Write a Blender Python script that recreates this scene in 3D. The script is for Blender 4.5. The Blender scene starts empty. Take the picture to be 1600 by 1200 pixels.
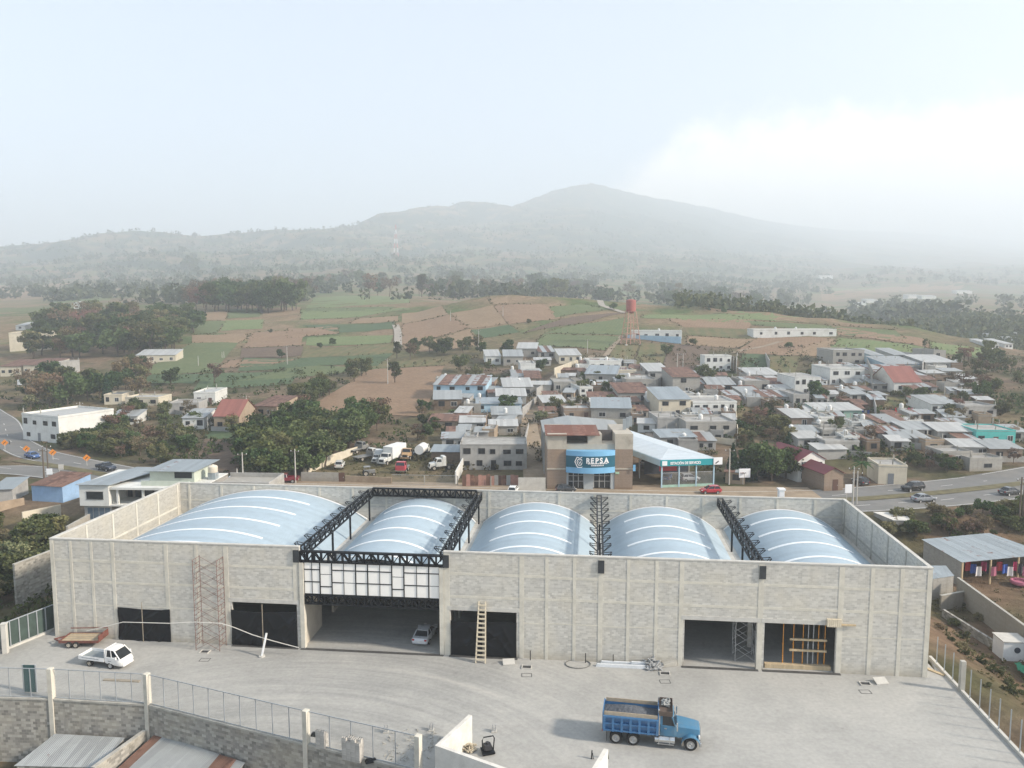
import bpy, bmesh, math, random
import numpy as np
from mathutils import Vector, Matrix
random.seed(7)
R = math.radians
SC = bpy.context.scene
COL = SC.collection

# ------------------------------------------------------------------ camera
FPX = 1217.0; PITCH = R(5.985); CAMH = 36.0
CP, SP = math.cos(PITCH), math.sin(PITCH)
cam = bpy.data.cameras.new('camera'); cam_ob = bpy.data.objects.new('camera', cam); COL.objects.link(cam_ob)
cam_ob.location = (0, 0, CAMH); cam_ob.rotation_euler = (R(90) - PITCH, 0, 0)
cam.sensor_width = 36.0; cam.lens = FPX / 1600 * 36.0
cam.clip_start = 0.5; cam.clip_end = 20000
SC.camera = cam_ob

# ------------------------------------------------------------------ sky and sun
SUN_EL, SUN_AZ = R(31), R(108)          # azimuth clockwise from +Y (the view direction)
w = bpy.data.worlds.new('World'); SC.world = w; w.use_nodes = True
nt = w.node_tree; nt.nodes.clear()
def wn(t, **k):
    n = nt.nodes.new(t)
    for a, b in k.items(): setattr(n, a, b)
    return n
sky = wn('ShaderNodeTexSky', sky_type='NISHITA', sun_disc=False, sun_elevation=SUN_EL, sun_rotation=SUN_AZ,
         altitude=1800.0, air_density=1.0, dust_density=3.0, ozone_density=1.0)
bg = wn('ShaderNodeBackground'); bg.inputs['Strength'].default_value = 0.15
wo = wn('ShaderNodeOutputWorld')
# a cloud bank low on the sun's side of the sky, billowing at its upper edge
tc = wn('ShaderNodeTexCoord'); sep = wn('ShaderNodeSeparateXYZ'); nt.links.new(tc.outputs['Generated'], sep.inputs[0])
def wm(op, a, b=None, c=None, clamp=False):
    n = wn('ShaderNodeMath', operation=op, use_clamp=clamp)
    for i, v in enumerate((a, b, c)):
        if v is None: continue
        if isinstance(v, (int, float)): n.inputs[i].default_value = v
        else: nt.links.new(v, n.inputs[i])
    return n.outputs[0]
nz = wn('ShaderNodeTexNoise'); nz.inputs['Scale'].default_value = 18; nz.inputs['Detail'].default_value = 6; nz.inputs['Roughness'].default_value = .6
nt.links.new(tc.outputs['Generated'], nz.inputs['Vector'])
az = wm('ARCTAN2', sep.outputs[0], sep.outputs[1])
# height of the bank's top over azimuth: nothing left of the summit, a long shoulder to the right
rise = wn('ShaderNodeMapRange', interpolation_type='SMOOTHSTEP'); nt.links.new(az, rise.inputs[0])
for q_, v_ in ((1, .09), (2, .25), (3, .145), (4, .222)): rise.inputs[q_].default_value = v_
nz2 = wn('ShaderNodeTexNoise'); nz2.inputs['Scale'].default_value = 34; nz2.inputs['Detail'].default_value = 5; nt.links.new(tc.outputs['Generated'], nz2.inputs['Vector'])
edge = wm('ADD', wm('SUBTRACT', rise.outputs[0], sep.outputs[2]), wm('ADD', wm('MULTIPLY', wm('SUBTRACT', nz.outputs[0], .5), 0.07), wm('MULTIPLY', wm('SUBTRACT', nz2.outputs[0], .5), 0.03)))
cm = wn('ShaderNodeMapRange', interpolation_type='SMOOTHSTEP'); nt.links.new(edge, cm.inputs[0])
cm.inputs[1].default_value = -0.008; cm.inputs[2].default_value = 0.04
fin = wn('ShaderNodeMapRange', interpolation_type='SMOOTHSTEP'); nt.links.new(az, fin.inputs[0])
for q_, v_ in ((1, .10), (2, .15), (3, 0.0), (4, .9)): fin.inputs[q_].default_value = v_
cin = wn('ShaderNodeMapRange'); nt.links.new(nz.outputs[0], cin.inputs[0])
for q_, v_ in ((1, .3), (2, .7), (3, .78), (4, 1.0)): cin.inputs[q_].default_value = v_
cmul = wm('MULTIPLY', wm('MULTIPLY', cm.outputs[0], fin.outputs[0]), cin.outputs[0])
veil = wn('ShaderNodeMix', data_type='RGBA'); veil.inputs[0].default_value = .62        # thin high haze over the whole sky
nt.links.new(sky.outputs[0], veil.inputs[6]); veil.inputs[7].default_value = (2.36, 2.60, 2.78, 1)
mixc = wn('ShaderNodeMix', data_type='RGBA'); nt.links.new(cmul, mixc.inputs[0])
nt.links.new(veil.outputs[2], mixc.inputs[6]); mixc.inputs[7].default_value = (6.0, 5.55, 5.0, 1)
nt.links.new(mixc.outputs[2], bg.inputs['Color']); nt.links.new(bg.outputs[0], wo.inputs[0])

sl = bpy.data.lights.new('sun', 'SUN'); sun = bpy.data.objects.new('sun', sl); COL.objects.link(sun)
sl.energy = 3.2; sl.angle = R(5.0); sl.color = (1.0, 0.89, 0.76)
sd = Vector((math.sin(SUN_AZ)*math.cos(SUN_EL), math.cos(SUN_AZ)*math.cos(SUN_EL), math.sin(SUN_EL)))
sun.rotation_euler = sd.to_track_quat('Z', 'Y').to_euler()

vs = SC.view_settings
SC.display_settings.display_device = 'sRGB'
vs.view_transform = 'Standard'; vs.look = 'None'; vs.gamma = 1.0; vs.use_curve_mapping = False
vs.exposure = 1.05
SC.render.engine = 'CYCLES'
cy = SC.cycles
cy.max_bounces = 9; cy.diffuse_bounces = 3; cy.glossy_bounces = 2; cy.transparent_max_bounces = 12; cy.volume_bounces = 6
cy.use_denoising = True; cy.caustics_reflective = False; cy.caustics_refractive = False
cy.sample_clamp_indirect = 6

# ------------------------------------------------------------------ pixel <-> world
def ray(px, py):
    u = (px - 800) / FPX; v = (py - 600) / FPX
    return Vector((u, CP - v*SP, -SP - v*CP))
def slope(py):
    v = (py - 600) / FPX
    return (-SP - v*CP) / (CP - v*SP)
def Gz(px, py, z=0.0):
    d = ray(px, py); t = (z - CAMH) / d.z
    return Vector((d.x*t, d.y*t, z))
def Gy(px, py, Y):
    d = ray(px, py); t = Y / d.y
    return Vector((d.x*t, Y, CAMH + d.z*t))
def depth_of(p): return p.y*CP - (p.z - CAMH)*SP
def mpp(p): return depth_of(p) / FPX          # metres per photograph pixel at a point

# ------------------------------------------------------------------ terrain height
def prof(rows): return rows
def prof_at(px, rows):
    """(photograph row, distance) pairs -> distances and heights; the ridges right of the summit stand farther off"""
    k = 2.4 + 0.9*min(1.0, max(0.0, (px - 950)/500))
    far = lambda v: v if v < 600 else 600 + (v - 600)*(2.4 if v < 1500 else 2.4 + (k - 2.4)*min(1, (v - 1500)/1000))
    Y = np.array([far(r[1]) for r in rows], float)
    z = np.array([CAMH + far(r[1])*slope(r[0]) if r[0] is not None else r[2]*(1.8 if r[1] > 1500 else 1) for r in rows])
    yr = max(far(r[1]) for r in rows if r[0] is not None)          # distance of this bearing's skyline ridge
    yr = max(yr, 1200); return warp(Y, yr), z, yr
def warp(Y, yr): return np.where(Y < 600, Y, 600 + 1000*(Y - 600)/np.maximum(yr - 600, 1))
N_ = None
PROF = {
 -500: prof([(N_,165,0),(690,205),(650,250),(600,315),(560,390),(520,500),(480,700),(462,900),(440,1250),(405,1600),(N_,2000,150),(N_,4600,90)]),
 0:   prof([(N_,165,0),(690,200),(640,255),(600,310),(560,385),(520,490),(488,650),(466,850),(438,1180),(405,1480),(384,1650),(N_,2000,130),(N_,4600,90)]),
 130: prof([(N_,165,0),(690,200),(640,252),(600,306),(560,380),(520,485),(484,640),(460,860),(440,1100),(402,1450),(377,1650),(N_,2000,130),(N_,4600,90)]),
 210: prof([(N_,165,0),(690,200),(640,250),(600,305),(560,378),(520,480),(484,620),(460,850),(440,1100),(400,1450),(363,1680),(N_,2000,130),(N_,4600,90)]),
 330: prof([(N_,165,0),(690,197),(640,245),(600,300),(560,372),(520,470),(487,600),(460,820),(430,1100),(400,1450),(369,1750),(N_,2100,150),(N_,4600,90)]),
 420: prof([(N_,165,0),(690,195),(640,240),(600,297),(560,368),(520,462),(488,600),(462,800),(430,1100),(395,1500),(358,1800),(N_,2100,160),(N_,4600,90)]),
 540: prof([(N_,165,0),(700,185),(640,238),(600,290),(560,360),(520,450),(490,560),(465,720),(440,950),(400,1450),(354,1900),(N_,2300,180),(N_,4600,90)]),
 650: prof([(N_,165,0),(700,183),(640,232),(600,284),(560,350),(520,432),(490,520),(476,580),(462,760),(440,1000),(400,1500),(345,2000),(327,2150),(N_,2600,200),(N_,4600,90)]),
 760: prof([(N_,165,0),(700,180),(650,222),(600,278),(560,340),(520,412),(485,480),(462,530),(N_,640,33),(454,900),(430,1200),(390,1650),(340,2150),(314,2350),(N_,2900,200),(N_,4600,90)]),
 800: prof([(N_,165,0),(700,180),(650,220),(600,276),(560,336),(520,406),(485,472),(460,525),(N_,640,32),(454,900),(430,1200),(390,1650),(340,2150),(318,2350),(N_,2900,200),(N_,4600,90)]),
 850: prof([(N_,165,0),(700,180),(650,218),(600,274),(560,332),(520,402),(485,470),(462,520),(N_,640,30),(456,900),(430,1250),(390,1700),(330,2250),(302,2480),(N_,3000,220),(N_,4600,90)]),
 925: prof([(N_,165,0),(700,180),(650,218),(600,272),(560,328),(520,398),(490,460),(468,515),(N_,640,28),(458,900),(430,1250),(390,1700),(320,2350),(285,2600),(N_,3100,250),(N_,4600,90)]),
 1000: prof([(N_,165,0),(700,180),(650,217),(600,270),(560,326),(520,396),(492,455),(474,510),(N_,640,26),(460,950),(430,1300),(390,1800),(325,2500),(304,2750),(N_,3300,250),(N_,4600,90)]),
 1100: prof([(N_,165,0),(700,180),(650,216),(600,268),(560,323),(520,392),(495,445),(479,490),(N_,640,22),(464,950),(435,1350),(395,1900),(335,2750),(322,2950),(N_,3500,230),(N_,4600,90)]),
 1200: prof([(N_,165,0),(700,180),(650,215),(600,266),(560,320),(520,386),(500,430),(487,470),(N_,640,12),(470,980),(440,1350),(400,2000),(352,2950),(346,3150),(N_,3700,200),(N_,4600,90)]),
 1300: prof([(N_,165,0),(700,180),(650,214),(600,264),(560,318),(525,372),(505,415),(497,445),(N_,640,2),(476,980),(452,1250),(410,2000),(366,3200),(358,3450),(N_,4000,180),(N_,4600,90)]),
 1430: prof([(N_,160,0),(700,178),(650,212),(600,260),(560,312),(530,360),(515,395),(510,420),(N_,560,2),(492,760),(474,900),(452,1250),(415,2000),(372,3400),(364,3650),(N_,4100,170),(N_,4600,90)]),
 1520: prof([(N_,158,0),(705,176),(650,210),(600,258),(570,300),(545,345),(532,375),(529,395),(N_,520,2),(505,640),(478,820),(455,1200),(415,2000),(378,3500),(372,3700),(N_,4200,170),(N_,4600,90)]),
 1600: prof([(N_,158,0),(705,176),(650,208),(600,256),(575,290),(560,330),(552,360),(548,375),(N_,480,2),(520,600),(488,780),(458,1200),(415,2000),(384,3600),(378,3800),(N_,4200,170),(N_,4600,90)]),
 2100: prof([(N_,158,0),(705,176),(650,208),(600,256),(580,290),(565,340),(N_,480,2),(520,600),(490,780),(458,1200),(420,2000),(390,3600),(385,3800),(N_,4200,150),(N_,4600,90)]),
}
PROF = {k_: prof_at(k_, v_) for k_, v_ in PROF.items()}
PX = np.array(sorted(PROF), float); YRS = np.array([max(PROF[int(p)][2], 1200) for p in PX])
_rs = np.random.RandomState(3)
_waves = [(_rs.uniform(0, 6.283), _rs.uniform(0, 6.283)) for _ in range(40)]
def fbm(X, Y, lam, octs=5):
    o = np.zeros_like(X); a = 1.0
    for k in range(octs):
        for j in range(3):
            th, ph = _waves[(k*3 + j) % 40]
            o += a/3*np.sin((X*np.cos(th) + Y*np.sin(th))*6.283/lam + ph + 1.7*np.sin((X*np.sin(th) - Y*np.cos(th))*6.283/lam*.63 + ph*2))
        lam /= 2.03; a *= .55
    return o
def sst(x):
    x = np.clip(x, 0, 1); return x*x*(3 - 2*x)
# the edge of the concrete yard above the lower lot, X -> Y
RW = [(-62.0, 69.0), (-46.7, 67.7), (-41.9, 67.6), (-32.7, 66.6), (-16.8, 60.3), (-7.2, 56.6), (-4.0, 55.2)]
RWX = np.array([p[0] for p in RW]); RWY = np.array([p[1] for p in RW])
def T(X, Y):
    X = np.atleast_1d(np.asarray(X, float)); Y = np.atleast_1d(np.asarray(Y, float))
    px = 800 + FPX*X/np.maximum(Y, 60.0)/CP
    px = np.clip(px, PX[0], PX[-1] - 1e-6)
    i = np.clip(np.searchsorted(PX, px, side='right') - 1, 0, len(PX) - 2)
    f = (px - PX[i])/(PX[i+1] - PX[i])
    Yw = warp(Y, YRS[i]*(1-f) + YRS[i+1]*f)                       # ridges of neighbouring bearings join up
    zs = np.stack([np.interp(Yw, *PROF[int(p)][:2]) for p in PX])
    ar = np.arange(len(X))
    z = zs[i, ar]*(1-f) + zs[i+1, ar]*f
    far = np.clip((Y - 170)/200, 0, 1)
    z = z + far*0.45*fbm(X, Y, 60, 3)
    hill = np.clip((Y - 800)/700, 0, 1)*np.clip((z - 40)/120, 0, 1)
    z = z + hill*17*fbm(X, Y, 900, 6)*np.clip((900 - z)/260, 0.25, 1)
    near = np.clip((150 - Y)/12, 0, 1)
    # lower ground left and right of the site
    lf = sst((-53.5 - X)/5)*sst((138 - Y)/18)
    z = z - 3.2*lf*near
    rg = sst((X - 43.6 - np.clip(Y-75, 0, 40)*.045)/12)*sst((130 - Y)/14)
    z = z - 4.6*rg*near
    # lot below the retaining wall
    ln = np.interp(X, RWX, RWY)
    pit = sst((ln + 1.9 - Y)/1.2)*sst((-3.2 - X)/1.0)*near
    z = np.where(pit > 0, z*(1-pit) - 5.6*pit, z)
    # dug away below the slab of the yard and the warehouse
    slab = sst((X + 60.0)/2)*sst((43.4 + np.clip(Y-75, 0, 40)*.045 - X)/2)*sst((112 - Y)/3)
    z = z - .45*slab
    return z
def Tz(x, y): return float(T(x, y)[0])
_tl = np.concatenate([np.linspace(40, 170, 200), np.linspace(171, 700, 500), np.geomspace(701, 13000, 650)])
def G(px, py):
    """the point of the terrain seen at a photograph pixel"""
    d = ray(px, py); Y = _tl; X = d.x/d.y*Y; Z = CAMH + d.z/d.y*Y
    df = Z - T(X, Y); k = np.where(df < 0)[0]
    if len(k) == 0: y = 1500.0
    else:
        k = k[0]
        if k == 0: y = Y[0]
        else: t = df[k-1]/(df[k-1] - df[k]); y = Y[k-1] + t*(Y[k] - Y[k-1])
    x = d.x/d.y*y
    return Vector((x, y, Tz(x, y)))

# ------------------------------------------------------------------ materials
def lin(c): return tuple(((v/255)/12.92 if v <= 10 else (((v/255)+.055)/1.055)**2.4) for v in c)
MATS = {}
def nodes(name):
    m = bpy.data.materials.new(name); m.use_nodes = True
    n = m.node_tree; n.nodes.clear()
    o = n.nodes.new('ShaderNodeOutputMaterial'); b = n.nodes.new('ShaderNodeBsdfPrincipled'); n.links.new(b.outputs[0], o.inputs[0])
    return m, n, b
def nd(n, t, ins=None, **k):
    x = n.nodes.new(t)
    for a, b in k.items(): setattr(x, a, b)
    for a, b in (ins or {}).items():
        if isinstance(b, bpy.types.NodeSocket): n.links.new(b, x.inputs[a])
        else: x.inputs[a].default_value = b
    return x
def rgba(c): return (c[0], c[1], c[2], 1)
def mixc_(n, fac, a, b, blend='MIX'):
    x = n.nodes.new('ShaderNodeMix'); x.data_type = 'RGBA'; x.blend_type = blend
    for i, v in ((0, fac), (6, a), (7, b)):
        if isinstance(v, bpy.types.NodeSocket): n.links.new(v, x.inputs[i])
        else: x.inputs[i].default_value = v if i == 0 else rgba(v)
    return x.outputs[2]
def ramp(n, fac, stops):
    r = n.nodes.new('ShaderNodeValToRGB'); n.links.new(fac, r.inputs[0])
    e = r.color_ramp.elements
    while len(e) < len(stops): e.new(.5)
    for q, (p, c) in zip(e, stops): q.position = p; q.color = rgba(c) if not isinstance(c, (int, float)) else (c, c, c, 1)
    return r.outputs[0]
def M(name, col, rough=.8, var=.18, scale=2.0, metal=0.0, col2=None, bump=0.0, rand=0.0, stretch=(1, 1, 1), spec=.3, dirt=None, coat=0):
    """plain surface: base colour with uneven tone, a little wear and relief"""
    if name in MATS: return MATS[name]
    m, n, b = nodes(name)
    tcn = nd(n, 'ShaderNodeTexCoord'); mp = nd(n, 'ShaderNodeMapping', {'Vector': tcn.outputs['Object'], 'Scale': stretch})
    a = nd(n, 'ShaderNodeTexNoise', {'Vector': mp.outputs[0], 'Scale': scale, 'Detail': 6, 'Roughness': .65})
    f = ramp(n, a.outputs[0], [(.3, 0.0), (.7, 1.0)])
    lo = tuple(c*(1-var) for c in col); hi = col2 if col2 else tuple(min(.9, c*(1+var)) for c in col)
    c = mixc_(n, f, lo, hi)
    if dirt:
        a2 = nd(n, 'ShaderNodeTexNoise', {'Vector': mp.outputs[0], 'Scale': scale*.37, 'Detail': 8, 'Roughness': .75})
        c = mixc_(n, ramp(n, a2.outputs[0], [(.5, 0.0), (.72, .8)]), c, dirt)
    if rand:
        oi = nd(n, 'ShaderNodeObjectInfo')
        mr = nd(n, 'ShaderNodeMapRange', {0: oi.outputs['Random'], 3: 1-rand, 4: 1+rand})
        hs = nd(n, 'ShaderNodeHueSaturation', {'Color': c, 'Value': mr.outputs[0]}); c = hs.outputs[0]
    n.links.new(c, b.inputs['Base Color']); b.inputs['Metallic'].default_value = metal
    rr = nd(n, 'ShaderNodeMapRange', {0: a.outputs[0], 3: max(.05, rough-.12), 4: min(1, rough+.12)}); n.links.new(rr.outputs[0], b.inputs['Roughness'])
    b.inputs['Specular IOR Level'].default_value = spec
    if coat: b.inputs['Coat Weight'].default_value = coat
    if bump:
        a3 = nd(n, 'ShaderNodeTexNoise', {'Vector': mp.outputs[0], 'Scale': scale*6, 'Detail': 4})
        bp = nd(n, 'ShaderNodeBump', {'Height': a3.outputs[0], 'Strength': bump, 'Distance': .05}); n.links.new(bp.outputs[0], b.inputs['Normal'])
    MATS[name] = m; return m

def mat_blocks(name, c1, c2, mortar, bw=.4, bh=.2, streak=.35, bump=.25, foot=.55):
    """concrete block masonry: courses on the wall plane, blocks of uneven tone, rain streaks"""
    if name in MATS: return MATS[name]
    m, n, b = nodes(name)
    tcn = nd(n, 'ShaderNodeTexCoord'); s = nd(n, 'ShaderNodeSeparateXYZ', {0: tcn.outputs['Object']})
    ad = nd(n, 'ShaderNodeMath', {0: s.outputs[0], 1: s.outputs[1]}, operation='ADD')
    cb = nd(n, 'ShaderNodeCombineXYZ', {0: ad.outputs[0], 1: s.outputs[2]})
    br = nd(n, 'ShaderNodeTexBrick', {'Vector': cb.outputs[0], 'Color1': rgba(c1), 'Color2': rgba(c2), 'Mortar': rgba(mortar), 'Scale': 1.0, 'Mortar Size': .012, 'Bias': 0.0, 'Brick Width': bw, 'Row Height': bh})
    # batches of blocks differ in tone: broad horizontal bands of courses and blotches
    mp = nd(n, 'ShaderNodeMapping', {'Vector': cb.outputs[0], 'Scale': (.06, 2.2, 1)})
    a = nd(n, 'ShaderNodeTexNoise', {'Vector': mp.outputs[0], 'Scale': 1.0, 'Detail': 7, 'Roughness': .7})
    c = mixc_(n, ramp(n, a.outputs[0], [(.35, 0.0), (.68, 1.0)]), br.outputs[0], tuple(v*.66 for v in c1), 'MIX')
    c = mixc_(n, .42, br.outputs[0], c)
    mp2 = nd(n, 'ShaderNodeMapping', {'Vector': cb.outputs[0], 'Scale': (1.3, .12, 1)})
    a2 = nd(n, 'ShaderNodeTexNoise', {'Vector': mp2.outputs[0], 'Scale': 1.0, 'Detail': 6, 'Roughness': .7})
    st = nd(n, 'ShaderNodeMath', {0: ramp(n, a2.outputs[0], [(.52, 0.0), (.78, 1.0)]), 1: streak}, operation='MULTIPLY')
    c = mixc_(n, st.outputs[0], c, tuple(v*.5 for v in c2))
    a4 = nd(n, 'ShaderNodeTexNoise', {'Vector': tcn.outputs['Object'], 'Scale': .35, 'Detail': 5})
    c = mixc_(n, nd(n, 'ShaderNodeMath', {0: ramp(n, a4.outputs[0], [(.45, 0.0), (.7, 1.0)]), 1: .35}, operation='MULTIPLY').outputs[0], c, (c1[0]*1.05, c1[1]*.99, c1[2]*.86))
    # dust and mud splashed up the foot of the wall, mortar smears higher up
    a5 = nd(n, 'ShaderNodeTexNoise', {'Vector': cb.outputs[0], 'Scale': .9, 'Detail': 6, 'Roughness': .7})
    ft = nd(n, 'ShaderNodeMapRange', {0: nd(n, 'ShaderNodeMath', {0: s.outputs[2], 1: nd(n, 'ShaderNodeMath', {0: a5.outputs[0], 1: -1.6}, operation='MULTIPLY').outputs[0]}, operation='ADD').outputs[0], 1: .25, 2: -.75, 3: 0.0, 4: foot})
    c = mixc_(n, ft.outputs[0], c, (c1[0]*.62, c1[1]*.56, c1[2]*.46))
    a6 = nd(n, 'ShaderNodeTexNoise', {'Vector': cb.outputs[0], 'Scale': 1.7, 'Detail': 8, 'Roughness': .8})
    c = mixc_(n, nd(n, 'ShaderNodeMath', {0: ramp(n, a6.outputs[0], [(.62, 0.0), (.7, 1.0)]), 1: .4}, operation='MULTIPLY').outputs[0], c, tuple(min(.75, v*1.22) for v in mortar))
    n.links.new(c, b.inputs['Base Color']); b.inputs['Roughness'].default_value = .92; b.inputs['Specular IOR Level'].default_value = .15
    bp = nd(n, 'ShaderNodeBump', {'Height': br.outputs['Fac'], 'Strength': bump, 'Distance': -.02}); n.links.new(bp.outputs[0], b.inputs['Normal'])
    MATS[name] = m; return m

def mat_sheet(name, col, axis=0, pitch=.2, rough=.42, metal=.35, rust=0.0, rustcol=(.16, .06, .03), var=.12, patch=0.0):
    """corrugated or trapezoidal sheet metal with sheet-to-sheet tone and rust"""
    if name in MATS: return MATS[name]
    m, n, b = nodes(name)
    tcn = nd(n, 'ShaderNodeTexCoord'); s = nd(n, 'ShaderNodeSeparateXYZ', {0: tcn.outputs['Object']})
    ax = s.outputs[axis]
    sn = nd(n, 'ShaderNodeMath', {0: nd(n, 'ShaderNodeMath', {0: ax, 1: 6.2832/pitch}, operation='MULTIPLY').outputs[0]}, operation='SINE')
    bp = nd(n, 'ShaderNodeBump', {'Height': sn.outputs[0], 'Strength': .5, 'Distance': .03}); n.links.new(bp.outputs[0], b.inputs['Normal'])
    fl = nd(n, 'ShaderNodeMath', {0: nd(n, 'ShaderNodeMath', {0: ax, 1: 1/.85}, operation='MULTIPLY').outputs[0]}, operation='FLOOR')
    oi = nd(n, 'ShaderNodeObjectInfo')
    wv = nd(n, 'ShaderNodeTexWhiteNoise', {'W': nd(n, 'ShaderNodeMath', {0: fl.outputs[0], 1: oi.outputs['Random']}, operation='ADD').outputs[0]}, noise_dimensions='1D')
    c = mixc_(n, wv.outputs[0], tuple(v*(1-var) for v in col), tuple(min(.85, v*(1+var)) for v in col))
    a = nd(n, 'ShaderNodeTexNoise', {'Vector': tcn.outputs['Object'], 'Scale': .9, 'Detail': 8, 'Roughness': .72})
    c = mixc_(n, nd(n, 'ShaderNodeMath', {0: ramp(n, a.outputs[0], [(.4, 0.0), (.75, 1.0)]), 1: .35}, operation='MULTIPLY').outputs[0], c, tuple(v*.6 for v in col))
    if rust:
        a2 = nd(n, 'ShaderNodeTexNoise', {'Vector': tcn.outputs['Object'], 'Scale': .55, 'Detail': 8, 'Roughness': .7})
        k = nd(n, 'ShaderNodeMath', {0: a2.outputs[0], 1: nd(n, 'ShaderNodeMath', {0: wv.outputs[0], 1: .3}, operation='MULTIPLY').outputs[0]}, operation='ADD')
        c = mixc_(n, ramp(n, k.outputs[0], [(.92-rust*.55, 0.0), (1.0-rust*.5, 1.0)]), c, rustcol)
    n.links.new(c, b.inputs['Base Color']); b.inputs['Roughness'].default_value = rough; b.inputs['Metallic'].default_value = metal
    MATS[name] = m; return m

def mat_leaf(name, dark, light, rand=.25, dry=None):
    """foliage: every leaf clump has its own tone, every plant its own cast"""
    if name in MATS: return MATS[name]
    m, n, b = nodes(name)
    g = nd(n, 'ShaderNodeNewGeometry'); oi = nd(n, 'ShaderNodeObjectInfo')
    c = mixc_(n, g.outputs['Random Per Island'], dark, light)
    if dry:
        c = mixc_(n, ramp(n, oi.outputs['Random'], [(.55, 0.0), (1.0, .75)]), c, dry)
    mr = nd(n, 'ShaderNodeMapRange', {0: oi.outputs['Random'], 3: 1-rand, 4: 1+rand})
    h2 = nd(n, 'ShaderNodeMath', {0: nd(n, 'ShaderNodeMath', {0: oi.outputs['Random'], 1: 7.31}, operation='MULTIPLY').outputs[0]}, operation='FRACT')
    hr = nd(n, 'ShaderNodeMapRange', {0: h2.outputs[0], 3: .465, 4: .525})
    hs = nd(n, 'ShaderNodeHueSaturation', {'Color': c, 'Value': mr.outputs[0], 'Hue': hr.outputs[0]})
    n.links.new(hs.outputs[0], b.inputs['Base Color']); b.inputs['Roughness'].default_value = .7; b.inputs['Specular IOR Level'].default_value = .2
    tl = nd(n, 'ShaderNodeBsdfTranslucent', {'Color': hs.outputs[0]})
    mx = nd(n, 'ShaderNodeMixShader', {0: .25, 1: b.outputs[0], 2: tl.outputs[0]})
    out = [q for q in n.nodes if q.type == 'OUTPUT_MATERIAL'][0]; n.links.new(mx.outputs[0], out.inputs[0])
    MATS[name] = m; return m

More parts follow.
